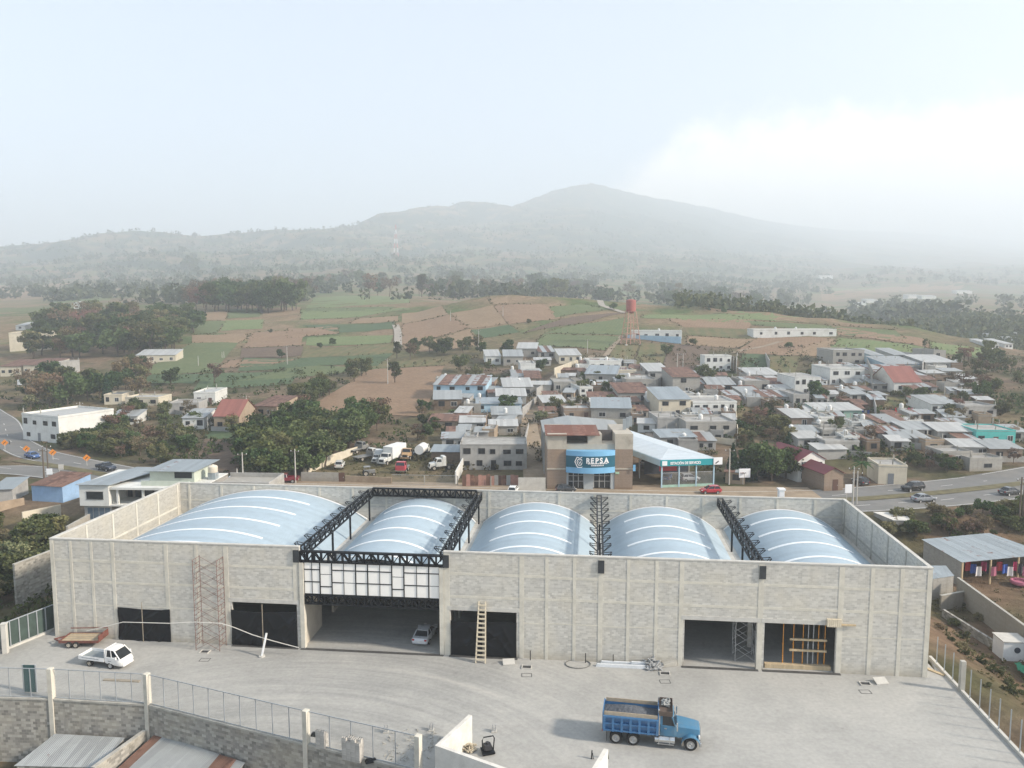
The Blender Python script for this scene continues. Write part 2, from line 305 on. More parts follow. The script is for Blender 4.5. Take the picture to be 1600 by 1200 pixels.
# ------------------------------------------------------------------ mesh helpers
class MB:
    """collects boxes, bars, tubes and sheets; build() links them as one mesh object"""
    def __init__(s): s.v = []; s.f = []; s.smooth = False
    def add(s, v, f):
        k = len(s.v); s.v += [tuple(p) for p in v]; s.f += [tuple(i + k for i in q) for q in f]; return s
    def box(s, x0, y0, z0, x1, y1, z1):
        v = [(x0,y0,z0),(x1,y0,z0),(x1,y1,z0),(x0,y1,z0),(x0,y0,z1),(x1,y0,z1),(x1,y1,z1),(x0,y1,z1)]
        return s.add(v, [(0,3,2,1),(4,5,6,7),(0,1,5,4),(1,2,6,5),(2,3,7,6),(3,0,4,7)])
    def hexa(s, v): return s.add(v, [(0,3,2,1),(4,5,6,7),(0,1,5,4),(1,2,6,5),(2,3,7,6),(3,0,4,7)])
    def bar(s, a, b, w=.08, h=None):
        """square bar from a to b"""
        a = Vector(a); b = Vector(b); h = h or w; d = (b - a).normalized()
        up = Vector((0,0,1)) if abs(d.z) < .95 else Vector((0,1,0))
        x = d.cross(up).normalized()*w/2; y = x.cross(d).normalized()*h/2
        return s.hexa([a-x-y, a+x-y, b+x-y, b-x-y, a-x+y, a+x+y, b+x+y, b-x+y])
    def tube(s, pts, r, n=8, cap=True, r1=None):
        pts = [Vector(p) for p in pts]; k0 = len(s.v); m = len(pts)
        for i, p in enumerate(pts):
            d = (pts[min(i+1, m-1)] - pts[max(i-1, 0)]).normalized()
            up = Vector((0,0,1)) if abs(d.z) < .9 else Vector((1,0,0))
            x = d.cross(up).normalized(); y = x.cross(d)
            rr = r if r1 is None else r + (r1 - r)*i/(m-1)
            for j in range(n):
                t = 6.28318*j/n; s.v.append(tuple(p + x*math.cos(t)*rr + y*math.sin(t)*rr))
        for i in range(m-1):
            for j in range(n):
                a = k0 + i*n + j; b = k0 + i*n + (j+1) % n; s.f.append((a, b, b+n, a+n))
        if cap:
            s.f.append(tuple(k0 + j for j in range(n))[::-1]); s.f.append(tuple(k0 + (m-1)*n + j for j in range(n)))
        return s
    def cyl(s, c, r, h, n=16, axis=2, r1=None):
        c = Vector(c); e = Vector((0,0,0)); e[axis] = h
        return s.tube([c, c + e], r, n, True, r1)
    def lathe(s, prof, n=16, c=(0,0,0), axis=2, cap=True):
        k0 = len(s.v)
        for r, z in prof:
            for j in range(n):
                t = 6.28318*j/n; p = [0,0,0]
                p[axis] = z; p[(axis+1) % 3] = r*math.cos(t); p[(axis+2) % 3] = r*math.sin(t)
                s.v.append((p[0]+c[0], p[1]+c[1], p[2]+c[2]))
        for i in range(len(prof)-1):
            for j in range(n):
                a = k0+i*n+j; b = k0+i*n+(j+1) % n; s.f.append((a, b, b+n, a+n))
        if cap: s.f.append(tuple(k0+j for j in range(n))[::-1]); s.f.append(tuple(k0+(len(prof)-1)*n+j for j in range(n)))
        return s
    def prism(s, poly, y0, y1):
        """polygon in (x,z) extruded along y"""
        n = len(poly); v = [(x, y0, z) for x, z in poly] + [(x, y1, z) for x, z in poly]
        return s.add(v, [tuple(range(n)), tuple(range(n, 2*n))[::-1]] + [(i, i+n, (i+1) % n + n, (i+1) % n) for i in range(n)])
    def prismz(s, poly, z0, z1):
        n = len(poly); v = [(x, y, z0) for x, y in poly] + [(x, y, z1) for x, y in poly]
        return s.add(v, [tuple(range(n))[::-1], tuple(range(n, 2*n))] + [(i, (i+1) % n, (i+1) % n + n, i+n) for i in range(n)])
    def mesh(s, name, smooth=None):
        me = bpy.data.meshes.new(name); me.from_pydata(s.v, [], s.f); me.update()
        bm = bmesh.new(); bm.from_mesh(me); bmesh.ops.recalc_face_normals(bm, faces=bm.faces); bm.to_mesh(me); bm.free()
        if s.smooth if smooth is None else smooth:
            for p in me.polygons: p.use_smooth = True
            try: me.set_sharp_from_angle(angle=R(35))
            except Exception: pass
        return me
    def build(s, name, mat, parent=None, smooth=None, bevel=0):
        me = s.mesh(name, smooth); me.materials.append(mat)
        return link(name, me, parent, bevel)
def link(name, me, parent=None, bevel=0):
    o = bpy.data.objects.new(name, me); COL.objects.link(o)
    if parent: o.parent = parent
    if bevel:
        b = o.modifiers.new('bevel', 'BEVEL'); b.width = bevel; b.segments = 2; b.limit_method = 'ANGLE'
    return o
def tag(o, label=None, cat=None, group=None, kind=None):
    if label: o['label'] = label
    if cat: o['category'] = cat
    if group: o['group'] = group
    if kind: o['kind'] = kind
    return o
def thing(name, label, cat, loc=(0,0,0), rz=0.0, group=None):
    o = bpy.data.objects.new(name, None); COL.objects.link(o); o.empty_display_size = .3
    o.location = loc; o.rotation_euler = (0, 0, rz)
    return tag(o, label, cat, group)
def copy_tree(o, parent=None):
    c = o.copy(); COL.objects.link(c); c.parent = parent
    for ch in list(o.children): copy_tree(ch, c)
    return c

# ================================================================== the setting
def grid_mesh(name, X, Y, Z):
    r, c = X.shape
    v = np.stack([X.ravel(), Y.ravel(), Z.ravel()], 1)
    i = np.arange(r*c).reshape(r, c)
    f = np.stack([i[:-1,:-1].ravel(), i[:-1,1:].ravel(), i[1:,1:].ravel(), i[1:,:-1].ravel()], 1)
    me = bpy.data.meshes.new(name); me.vertices.add(len(v)); me.vertices.foreach_set('co', v.ravel())
    me.loops.add(f.size); me.loops.foreach_set('vertex_index', f.ravel().astype(np.int32))
    me.polygons.add(len(f)); me.polygons.foreach_set('loop_start', np.arange(0, f.size, 4, dtype=np.int32))
    try: me.polygons.foreach_set('loop_total', np.full(len(f), 4, dtype=np.int32))
    except Exception: pass
    me.update(calc_edges=True); me.validate(); return me
_Y = np.concatenate([np.arange(-100, 40, 12.), np.arange(40, 150, .9), np.arange(150, 620, 3.), np.geomspace(622, 13200, 280)])
_t = np.linspace(-1, 1, 401)
YY = np.repeat(_Y[:, None], len(_t), 1); XX = _t[None, :]*np.maximum(90, np.abs(YY)*.98 + 62)
ZZ = T(XX.ravel(), YY.ravel()).reshape(XX.shape)
tme = grid_mesh('ground', XX, YY, ZZ)
# ground cover by place: dry earth round the houses, scrub, ploughed land, woods on the hills
x, y, z = XX.ravel(), YY.ravel(), ZZ.ravel(); pxv = 800 + FPX*x/np.maximum(y, 60)
def C(c): return np.array(c)[None, :]
n1 = fbm(x, y, 38, 4)[:, None]; n2 = fbm(x+900, y-300, 150, 4)[:, None]; n3 = fbm(x-500, y+700, 520, 4)[:, None]
def mixv(a, b, f): return a*(1-f) + b*f
dirt, dry, scrub, wood, tan, crop = C((.20,.145,.10)), C((.19,.155,.085)), C((.072,.078,.036)), C((.040,.062,.034)), C((.26,.185,.115)), C((.10,.14,.05))
col = mixv(dirt, scrub, np.clip(.45 + n1*.9, 0, 1))
col = mixv(col, dry, np.clip(n2*.8 + .2, 0, .7))
mid = np.clip((y - 330)/90, 0, 1)[:, None]
fld = mixv(mixv(tan, crop, np.clip(.22 + n2*1.4, 0, 1)), dry, np.clip(n1*.9 + .2, 0, .8))
col = mixv(col, fld, mid)
hl = np.clip((y - 1000)/350, 0, 1)[:, None]*np.clip((z - 45)/40, 0, 1)[:, None]
col = mixv(col, mixv(wood, mixv(tan, dry, .5), np.clip((n2*1.1 + n3*.9 - .28)*2.2, 0, 1)*np.clip((1000 - pxv)/250, 0.15, 1)[:, None]), hl)
rv = (np.clip((y-470)/60, 0, 1)*np.clip((pxv-1050)/200, 0, 1)*np.clip((1050-y)/150, 0, 1))[:, None]
col = mixv(col, wood*1.1, rv*.85)
rs = (np.clip((x-44)/3, 0, 1)*np.clip((140-y)/10, 0, 1)*np.clip((y-45)/10, 0, 1))[:, None]
col = mixv(col, mixv(C((.19,.125,.08)), C((.12,.10,.055)), np.clip(.4+n1, 0, 1)), rs*.8)
at = tme.color_attributes.new('cover', 'FLOAT_COLOR', 'POINT')
at.data.foreach_set('color', np.concatenate([np.clip(col, .01, .6), np.ones((len(x), 1))], 1).ravel())
gm, n, b = nodes('ground_cover')
ca = nd(n, 'ShaderNodeVertexColor', layer_name='cover'); g = nd(n, 'ShaderNodeNewGeometry')
a1 = nd(n, 'ShaderNodeTexNoise', {'Vector': g.outputs['Position'], 'Scale': .35, 'Detail': 9, 'Roughness': .75})
mp = nd(n, 'ShaderNodeMapping', {'Vector': g.outputs['Position'], 'Scale': (.0095, .019, .0), 'Rotation': (0, 0, R(14))})
vo = nd(n, 'ShaderNodeTexVoronoi', {'Vector': mp.outputs[0], 'Scale': 1.0, 'Randomness': .8}, distance='CHEBYCHEV')
sv = nd(n, 'ShaderNodeSeparateColor', {0: vo.outputs['Color']})
patch = ramp(n, sv.outputs[0], [(0, (.26,.18,.115)), (.3, (.20,.15,.10)), (.5, (.10,.15,.055)), (.7, (.24,.19,.11)), (1, (.07,.12,.045))])
sp_ = nd(n, 'ShaderNodeSeparateXYZ', {0: g.outputs['Position']})
dist = nd(n, 'ShaderNodeMapRange', {0: sp_.outputs[1], 1: 560.0, 2: 700.0})
nrm = nd(n, 'ShaderNodeSeparateXYZ', {0: g.outputs['Normal']})
flat = nd(n, 'ShaderNodeMapRange', {0: nrm.outputs[2], 1: .955, 2: .985})
pf = nd(n, 'ShaderNodeMath', {0: dist.outputs[0], 1: flat.outputs[0]}, operation='MULTIPLY')
pf2 = nd(n, 'ShaderNodeMath', {0: pf.outputs[0], 1: .72}, operation='MULTIPLY')
c0 = mixc_(n, pf2.outputs[0], ca.outputs[0], patch)
c1 = mixc_(n, 1.0, c0, ramp(n, a1.outputs[0], [(.25, .45), (.75, 1.5)]), 'MULTIPLY')
n.links.new(c1, b.inputs['Base Color']); b.inputs['Roughness'].default_value = .95; b.inputs['Specular IOR Level'].default_value = .1
a2 = nd(n, 'ShaderNodeTexNoise', {'Vector': g.outputs['Position'], 'Scale': .12, 'Detail': 9, 'Roughness': .8})
bp = nd(n, 'ShaderNodeBump', {'Height': a2.outputs[0], 'Strength': .8, 'Distance': 1.6}); n.links.new(bp.outputs[0], b.inputs['Normal'])
tme.materials.append(gm)
for p in tme.polygons: p.use_smooth = True
tag(link('ground', tme), kind='structure')

def drape(name, pix, mat, lift=.12, nu=10, nv=5, kind='structure', label=None, cat=None, world=False):
    """a sheet lying on the terrain between four photograph pixels (near-left, near-right, far-right, far-left)"""
    P = [G(*p) if not world else Vector((p[0], p[1], 0)) for p in pix]
    X = np.zeros((nv+1, nu+1)); Y = np.zeros_like(X)
    for j in range(nv+1):
        for i in range(nu+1):
            u, v = i/nu, j/nv
            q = (P[0]*(1-u) + P[1]*u)*(1-v) + (P[3]*(1-u) + P[2]*u)*v
            X[j, i], Y[j, i] = q.x, q.y
    Z = T(X.ravel(), Y.ravel()).reshape(X.shape) + lift
    me = grid_mesh(name, X, Y, Z); me.materials.append(mat)
    for p in me.polygons: p.use_smooth = True
    return tag(link(name, me), label, cat, kind=kind)
def strip(name, pts, widths, mat, lift=.1, step=3.0, off=0.0, kind='structure', fixz=None):
    """a road, path or painted line along world points, following the ground"""
    P = [Vector((p[0], p[1], 0)) for p in pts]; S = []
    for i in range(len(P)-1):
        k = max(1, int((P[i+1]-P[i]).length/step))
        for j in range(k): S.append((P[i].lerp(P[i+1], j/k), widths[i] + (widths[i+1]-widths[i])*j/k))
    S.append((P[-1], widths[-1]))
    for _ in range(6):
        S = [S[0]] + [((S[i-1][0] + S[i][0]*2 + S[i+1][0])/4, S[i][1]) for i in range(1, len(S)-1)] + [S[-1]]
    X = np.zeros((len(S), 5)); Y = np.zeros_like(X)
    for i, (p, wd) in enumerate(S):
        d = (S[min(i+1, len(S)-1)][0] - S[max(i-1, 0)][0]).normalized(); nn = Vector((-d.y, d.x, 0))
        for j in range(5):
            q = p + nn*(off + wd*(j/4 - .5)); X[i, j], Y[i, j] = q.x, q.y
    Z = T(X.ravel(), Y.ravel()).reshape(X.shape)
    Z = np.maximum(Z, Z.mean(1, keepdims=True)) + lift if fixz is None else np.full_like(X, fixz)
    me = grid_mesh(name, X, Y, Z); me.materials.append(mat)
    return tag(link(name, me), kind=kind)

# ---- the concrete yard
def mat_yard():
    m, n, b = nodes('yard_concrete')
    g = nd(n, 'ShaderNodeNewGeometry')
    a = nd(n, 'ShaderNodeTexNoise', {'Vector': g.outputs['Position'], 'Scale': .11, 'Detail': 9, 'Roughness': .62, 'Distortion': 1.0})
    c = ramp(n, a.outputs[0], [(.28, (.315,.312,.292)), (.5, (.38,.375,.35)), (.72, (.44,.428,.395))])
    # dusty swept bands where vehicles turn in towards the gate
    sp = nd(n, 'ShaderNodeVectorMath', {0: g.outputs['Position'], 1: (-20, 44, 0)}, operation='SUBTRACT')
    ln = nd(n, 'ShaderNodeVectorMath', {0: sp.outputs[0]}, operation='LENGTH')
    sxy = nd(n, 'ShaderNodeSeparateXYZ', {0: sp.outputs[0]})
    ang = nd(n, 'ShaderNodeMath', {0: sxy.outputs[1], 1: sxy.outputs[0]}, operation='ARCTAN2')
    cv = nd(n, 'ShaderNodeCombineXYZ', {0: nd(n, 'ShaderNodeMath', {0: ln.outputs['Value'], 1: .9}, operation='MULTIPLY').outputs[0], 1: nd(n, 'ShaderNodeMath', {0: ang.outputs[0], 1: 1.1}, operation='MULTIPLY').outputs[0]})
    tr = nd(n, 'ShaderNodeTexNoise', {'Vector': cv.outputs[0], 'Scale': 1.0, 'Detail': 6, 'Roughness': .7, 'Distortion': .35})
    pos = nd(n, 'ShaderNodeSeparateXYZ', {0: g.outputs['Position']})
    mk = nd(n, 'ShaderNodeMapRange', {0: nd(n, 'ShaderNodeVectorMath', {0: nd(n, 'ShaderNodeVectorMath', {0: g.outputs['Position'], 1: (-12, 71, 0)}, operation='SUBTRACT').outputs[0]}, operation='LENGTH').outputs['Value'], 1: 30.0, 2: 8.0})
    k = nd(n, 'ShaderNodeMath', {0: ramp(n, tr.outputs[0], [(.42, 0.0), (.60, 1.0)]), 1: mk.outputs[0]}, operation='MULTIPLY')
    c = mixc_(n, nd(n, 'ShaderNodeMath', {0: k.outputs[0], 1: .4}, operation='MULTIPLY').outputs[0], c, (.20,.205,.20))
    k2 = nd(n, 'ShaderNodeMath', {0: ramp(n, tr.outputs[0], [(.25, 1.0), (.40, 0.0)]), 1: mk.outputs[0]}, operation='MULTIPLY')
    c = mixc_(n, nd(n, 'ShaderNodeMath', {0: k2.outputs[0], 1: .45}, operation='MULTIPLY').outputs[0], c, (.55,.51,.45))
    # damp-looking stains and scuffs, stretched along the wall
    mp = nd(n, 'ShaderNodeMapping', {'Vector': g.outputs['Position'], 'Scale': (.16, .55, 1), 'Rotation': (0, 0, R(6))})
    a3 = nd(n, 'ShaderNodeTexNoise', {'Vector': mp.outputs[0], 'Scale': 1.0, 'Detail': 9, 'Roughness': .72})
    c = mixc_(n, nd(n, 'ShaderNodeMath', {0: ramp(n, a3.outputs[0], [(.5, 0.0), (.74, 1.0)]), 1: .36}, operation='MULTIPLY').outputs[0], c, (.26,.255,.24))
    a5 = nd(n, 'ShaderNodeTexNoise', {'Vector': g.outputs['Position'], 'Scale': 2.4, 'Detail': 7, 'Roughness': .7})
    c = mixc_(n, 1.0, c, ramp(n, a5.outputs[0], [(.3, .86), (.7, 1.1)]), 'MULTIPLY')
    a4 = nd(n, 'ShaderNodeTexNoise', {'Vector': g.outputs['Position'], 'Scale': .42, 'Detail': 7, 'Roughness': .66})
    c = mixc_(n, nd(n, 'ShaderNodeMath', {0: ramp(n, a4.outputs[0], [(.64, 0.0), (.72, 1.0)]), 1: .5}, operation='MULTIPLY').outputs[0], c, (.19,.185,.175))
    n.links.new(c, b.inputs['Base Color']); b.inputs['Roughness'].default_value = .88; b.inputs['Specular IOR Level'].default_value = .2
    bp = nd(n, 'ShaderNodeBump', {'Height': a5.outputs[0], 'Strength': .25, 'Distance': .02}); n.links.new(bp.outputs[0], b.inputs['Normal'])
    return m
YARD = mat_yard()
CONC = M('cast_concrete', (.40,.385,.34), .9, .18, 1.2, bump=.3, dirt=(.24,.225,.19))
CONC_L = M('pale_concrete', (.52,.505,.46), .88, .12, 1.0, bump=.2, dirt=(.36,.34,.30))
WX0, WY0, WYAW, WW, WD, WH = -49.49, 81.14, R(5.973), 90.0, 26.3, 10.81
def B(a, d, zz=0.0):
    return Vector((WX0 + a*math.cos(WYAW) + d*math.sin(WYAW), WY0 - a*math.sin(WYAW) + d*math.cos(WYAW), zz))
def FA(px, py, d=0.0):
    """photograph pixel -> (along, height) on a plane parallel to the warehouse front, d metres behind it"""
    o = B(0, d); nrm = Vector((math.sin(WYAW), math.cos(WYAW), 0)); r = ray(px, py)
    t = (o - Vector((0,0,CAMH))).dot(nrm)/r.dot(nrm); p = Vector((0,0,CAMH)) + r*t
    return (p - o).dot(Vector((math.cos(WYAW), -math.sin(WYAW), 0))), p.z
FENCE_R = [Gz(1453, 1028), Gz(1600, 1186), Gz(1800, 1430)]
yp = [B(-.8, 3.2), B(-.6, WD+1), B(WW+.9, WD+1), B(WW+1.4, 1.5), FENCE_R[0], FENCE_R[1], FENCE_R[2], Vector((38.5, 30, 0)), Vector((-3.6, 30, 0)), Vector((-3.6, 55.1, 0))]
yp += [Vector((a, b_, 0)) for a, b_ in reversed(RW[:-1])]
yp = yp[:-1] + [Vector((-60, 68.9, 0)), Gz(-75, 1040), Gz(-5, 1012), B(-2.2, 3, 0), B(-.8, 4, 0)][:-1]
mb = MB(); mb.prismz([(p.x, p.y) for p in yp][::-1], -.42, 0.0)
tag(mb.build('yard_floor', YARD), kind='structure')

# ---- roads
ASPH = M('asphalt', (.17,.168,.16), .9, .15, .25, bump=.2, dirt=(.24,.225,.195))
EARTH = M('packed_earth', (.30,.235,.165), .95, .2, .4, bump=.3, dirt=(.20,.15,.10))
PAINTW = M('road_paint', (.62,.61,.57), .8, .2, 3)
MEDIAN = M('median_earth', (.13,.115,.06), .95, .4, .5, bump=.4)
nearR = [Gz(-60, 738), Gz(0, 731), Gz(70, 737), Gz(150, 749), Gz(230, 763), Vector((-20, 141, 0)), Vector((25, 134.5, 0)), Gz(1335, 791), Gz(1470, 782), Gz(1600, 767), Gz(1760, 745)]
farR = [G(-30, 636), G(6, 662), G(14, 688), Gz(50, 709), Gz(115, 723), Gz(190, 738), Vector((-60, 150, 0)), Vector((0, 144.5, 0)), Vector((40, 141.5, 0)), Gz(1300, 775), Gz(1470, 760), Gz(1600, 745), Gz(1740, 728)]
strip('road', nearR, [8.6]*len(nearR), ASPH, .06)
strip('road', farR, [8.6]*len(farR), ASPH, .06)
midR = [(a + b_)/2 for a, b_ in zip(nearR[1:], [farR[3], farR[4], farR[5], farR[6], farR[7], farR[8], farR[9], farR[10], farR[11], farR[12]])]
strip('median_strip', midR, [2.6]*len(midR), MEDIAN, .14)
for rd in (nearR, farR):
    for o_ in (-3.9, 3.9): strip('road_marking', rd, [.16]*len(rd), PAINTW, .075, off=o_)
    acc = 0.0
    for i in range(len(rd)-1):
        a, b_ = rd[i], rd[i+1]; L = (b_-a).length; k = int(L/9)
        for j in range(k):
            p0 = a.lerp(b_, j/k); p1 = a.lerp(b_, j/k + 3.2/L)
            if abs(p0.x) > 58: strip('road_marking', [p0, p1], [.15, .15], PAINTW, .08)
# dirt frontage before the shops and the truck yard, and the lane climbing through the village
drape('dirt_frontage', [(380, 764), (1300, 790), (1262, 762), (380, 750)], EARTH, .07, 40, 3)
lane = [G(838, 752), G(834, 712), G(828, 680), G(825, 650), G(838, 626), G(852, 606), G(872, 587), G(893, 574), G(912, 562), G(930, 556)]
strip('lane', lane, [5.2, 5, 4.6, 4.4, 4.6, 4.6, 4.4, 4, 3.8, 3.4], EARTH, .22, 2.0)
lane2 = [G(1024, 700), G(1018, 668), G(1014, 650), G(1020, 628), G(1030, 605), G(1045, 588)]
strip('lane', lane2, [4, 3.6, 3.4, 3.2, 3.0, 3.0], M('dark_lane', (.13,.12,.105), .95, .2, .5), .22, 2.0)
strip('path', [G(945, 557), G(958, 541), G(972, 525)], [2.4, 2.2, 2.2], EARTH, .2)
strip('path', [G(622, 545), G(622, 520), G(618, 508)], [4, 4, 4], M('pale_track', (.36,.32,.27), .95, .2, .4), .25)
strip('path', [G(905, 462), G(940, 478), G(975, 489)], [5, 4, 4], M('pale_track', (.36,.32,.27)), .25)
strip('path', [G(1145, 552), G(1190, 543), G(1222, 534)], [2.5, 2.5, 2.5], EARTH, .25)

# ---- fields
def mat_field(name, c1, c2, ang=0.0, row=2.2, contrast=.5):
    if name in MATS: return MATS[name]
    m, n, b = nodes(name)
    g = nd(n, 'ShaderNodeNewGeometry'); mp = nd(n, 'ShaderNodeMapping', {'Vector': g.outputs['Position'], 'Rotation': (0, 0, R(ang))})
    s = nd(n, 'ShaderNodeSeparateXYZ', {0: mp.outputs[0]})
    sn = nd(n, 'ShaderNodeMath', {0: nd(n, 'ShaderNodeMath', {0: s.outputs[0], 1: 6.2832/row}, operation='MULTIPLY').outputs[0]}, operation='SINE')
    f1 = nd(n, 'ShaderNodeMapRange', {0: sn.outputs[0], 1: -1.0, 2: 1.0, 3: .5-contrast/2, 4: .5+contrast/2})
    a = nd(n, 'ShaderNodeTexNoise', {'Vector': g.outputs['Position'], 'Scale': .13, 'Detail': 8, 'Roughness': .75})
    f = nd(n, 'ShaderNodeMath', {0: f1.outputs[0], 1: nd(n, 'ShaderNodeMapRange', {0: a.outputs[0], 1: .3, 2: .7, 3: -.5, 4: .5}).outputs[0]}, operation='ADD', use_clamp=True)
    c = mixc_(n, f.outputs[0], c1, c2)
    a2 = nd(n, 'ShaderNodeTexNoise', {'Vector': g.outputs['Position'], 'Scale': .8, 'Detail': 6, 'Roughness': .8})
    c = mixc_(n, 1.0, c, ramp(n, a2.outputs[0], [(.3, .7), (.7, 1.25)]), 'MULTIPLY')
    n.links.new(c, b.inputs['Base Color']); b.inputs['Roughness'].default_value = .95; b.inputs['Specular IOR Level'].default_value = .1
    MATS[name] = m; return m
F_PLOW = mat_field('ploughed_soil', (.235,.155,.10), (.29,.20,.13), 20, 1.4, .4)
F_DARK = mat_field('dark_tilled_soil', (.135,.098,.072), (.17,.125,.09), 5, 1.2, .4)
F_TAN = mat_field('dry_stubble', (.30,.215,.135), (.25,.175,.11), 35, 2.6, .5)
F_GREEN = mat_field('leafy_crop', (.115,.148,.070), (.155,.172,.083), 15, 1.6, .4)
F_DEEP = mat_field('dark_green_crop', (.078,.118,.062), (.105,.138,.070), -25, 1.8, .5)
F_PALE = mat_field('pale_green_crop', (.15,.20,.085), (.19,.21,.10), 30, 2.4, .5)
F_MIX = mat_field('weedy_fallow', (.20,.155,.085), (.12,.135,.06), 10, 5, .4)
FIELDS = [
 ([(478,640),(660,652),(694,572),(575,578)], F_PLOW), ([(575,578),(694,571),(690,562),(590,566)], F_MIX),
 ([(300,611),(455,600),(470,578),(320,584)], F_DEEP), ([(330,600),(470,590),(600,575),(470,572)], F_GREEN), ([(210,600),(300,600),(330,585),(215,585)], F_DEEP),
 ([(215,585),(330,583),(372,536),(300,536)], F_GREEN), ([(372,580),(540,570),(560,556),(380,560)], F_DEEP),
 ([(340,576),(420,572),(470,560),(360,564)], F_PLOW), ([(375,560),(470,556),(474,541),(378,545)], F_DARK),
 ([(300,536),(376,536),(392,521),(300,524)], F_TAN), ([(380,544),(470,540),(475,516),(395,520)], F_PLOW),
 ([(300,523),(340,520),(352,502),(300,504)], F_GREEN), ([(345,517),(410,514),(412,499),(352,501)], F_PALE),
 ([(300,503),(352,500),(356,486),(300,488)], F_TAN), ([(356,498),(406,495),(408,482),(358,484)], F_GREEN), ([(410,496),(468,492),(470,480),(412,482)], F_TAN),
 ([(470,560),(545,556),(560,541),(478,545)], F_MIX), ([(478,540),(610,536),(615,524),(480,528)], F_PALE), ([(450,528),(530,522),(528,510),(450,514)], F_PLOW),
 ([(530,520),(618,514),(616,503),(470,508)], F_DEEP), ([(545,506),(622,502),(622,494),(560,498)], F_TAN), ([(470,500),(560,496),(640,482),(470,484)], F_PALE),
 ([(640,484),(475,484),(490,466),(640,462)], F_PALE), ([(475,488),(600,486),(620,480),(480,482)], F_GREEN),
 ([(540,560),(622,552),(622,536),(560,540)], F_MIX), ([(540,575),(590,572),(615,552),(560,556)], F_DEEP),
 ([(628,540),(735,512),(700,492),(628,508)], F_PLOW), ([(628,507),(700,491),(690,478),(628,490)], F_TAN), ([(640,552),(760,540),(735,514),(630,541)], F_TAN),
 ([(745,530),(812,519),(795,508),(735,516)], F_DEEP), ([(735,514),(792,506),(770,478),(704,490)], F_TAN),
 ([(795,507),(880,497),(850,476),(772,478)], F_PLOW), ([(770,476),(850,474),(905,463),(760,464)], F_TAN), ([(868,497),(950,484),(915,476),(858,480)], F_GREEN),
 ([(815,522),(905,506),(985,488),(880,498)], F_DARK), ([(832,541),(945,548),(972,526),(850,522)], F_GREEN), ([(850,521),(976,524),(984,496),(905,507)], F_GREEN),
 ([(950,484),(1085,488),(1062,476),(915,474)], F_GREEN), ([(1000,497),(1180,505),(1170,492),(1010,492)], F_PALE), ([(1070,512),(1170,514),(1178,500),(1040,498)], F_PLOW),
 ([(1175,508),(1420,533),(1400,517),(1165,500)], F_GREEN), ([(1165,498),(1400,516),(1340,503),(1120,489)], F_PALE), ([(1310,524),(1455,545),(1445,530),(1300,510)], F_PLOW),
 ([(1145,552),(1225,556),(1300,528),(1185,528)], F_PLOW), ([(1225,556),(1290,558),(1310,530),(1296,530)], F_TAN), ([(1285,552),(1450,556),(1455,545),(1310,528)], F_PALE),
 ([(1455,550),(1545,562),(1540,545),(1452,534)], F_PALE), ([(1075,524),(1180,530),(1176,514),(1070,512)], F_MIX), ([(1075,540),(1150,544),(1180,530),(1072,525)], F_TAN),
 ([(984,578),(1032,580),(1045,538),(1003,536)], F_MIX), ([(1033,580),(1098,580),(1110,542),(1047,539)], F_DARK), ([(945,572),(983,576),(998,540),(962,538)], F_MIX),
 ([(1153,582),(1195,582),(1202,556),(1160,552)], F_DEEP), ([(1198,584),(1240,590),(1250,558),(1204,556)], F_MIX), ([(1370,652),(1450,655),(1455,622),(1368,618)], F_MIX),
 ([(300,736),(372,742),(380,690),(320,686)], F_DARK), ([(318,686),(380,688),(376,676),(322,674)], F_DEEP), ([(68,694),(122,672),(112,655),(60,672)], F_TAN),
 ([(0,470),(180,462),(250,440),(0,446)], F_TAN), ([(40,462),(190,456),(200,448),(60,452)], F_GREEN), ([(80,474),(170,470),(180,463),(90,466)], F_PALE),
 ([(1285,470),(1500,452),(1560,441),(1280,452)], F_TAN), ([(1290,455),(1400,450),(1400,446),(1290,449)], F_PALE),
]
for q, (pp, mm) in enumerate(FIELDS): drape('field', pp, mm, .16 + .006*(q % 9), 14, 6)

# ---- the hazy air over the valley
hz = MB(); hz.box(-13800, -160, -9, 13800, 13600, 960)
hm = bpy.data.materials.new('haze'); hm.use_nodes = True; hn = hm.node_tree; hn.nodes.clear()
ho = hn.nodes.new('ShaderNodeOutputMaterial'); hv = hn.nodes.new('ShaderNodeVolumePrincipled')
hv.inputs['Color'].default_value = (.88, .94, .995, 1); hv.inputs['Density'].default_value = .00035; hv.inputs['Anisotropy'].default_value = .1
hn.links.new(hv.outputs[0], ho.inputs['Volume'])
tag(hz.build('haze', hm), kind='stuff')

# ================================================================== the warehouse
BLOCK = mat_blocks('grey_block_wall', (.62,.60,.545), (.43,.415,.375), (.58,.565,.51))
BLOCK_D = mat_blocks('weathered_block_wall', (.46,.44,.39), (.17,.165,.15), (.34,.32,.28), .45, .26, .45, .6, foot=.0)
BLOCK_V = mat_blocks('village_block_wall', (.40,.385,.35), (.32,.305,.275), (.42,.40,.36), .4, .2, .6)
COLM = M('column_concrete', (.58,.55,.47), .92, .16, .8, bump=.2, dirt=(.47,.44,.37))
BLACK = M('black_steel', (.012,.014,.017), .5, .3, 3, metal=.4)
ROOFM = mat_sheet('pale_vault_sheet', (.37,.46,.52), 1, .32, .55, .05, var=.05)
WHITE = M('white_trim', (.75,.76,.76), .5, .06, 2)
SKYL = M('translucent_strip', (.82,.85,.86), .35, .05, 2)
PANEL = M('white_panel', (.86,.84,.79), .55, .03, .7)
DARKIN = M('near_black', (.03,.03,.03), .9)  # near-black, applied to no part
wh = thing('warehouse', 'long grey block warehouse with five pale barrel-vault roofs and a central gate', 'warehouse', B(0, 0), -WYAW)
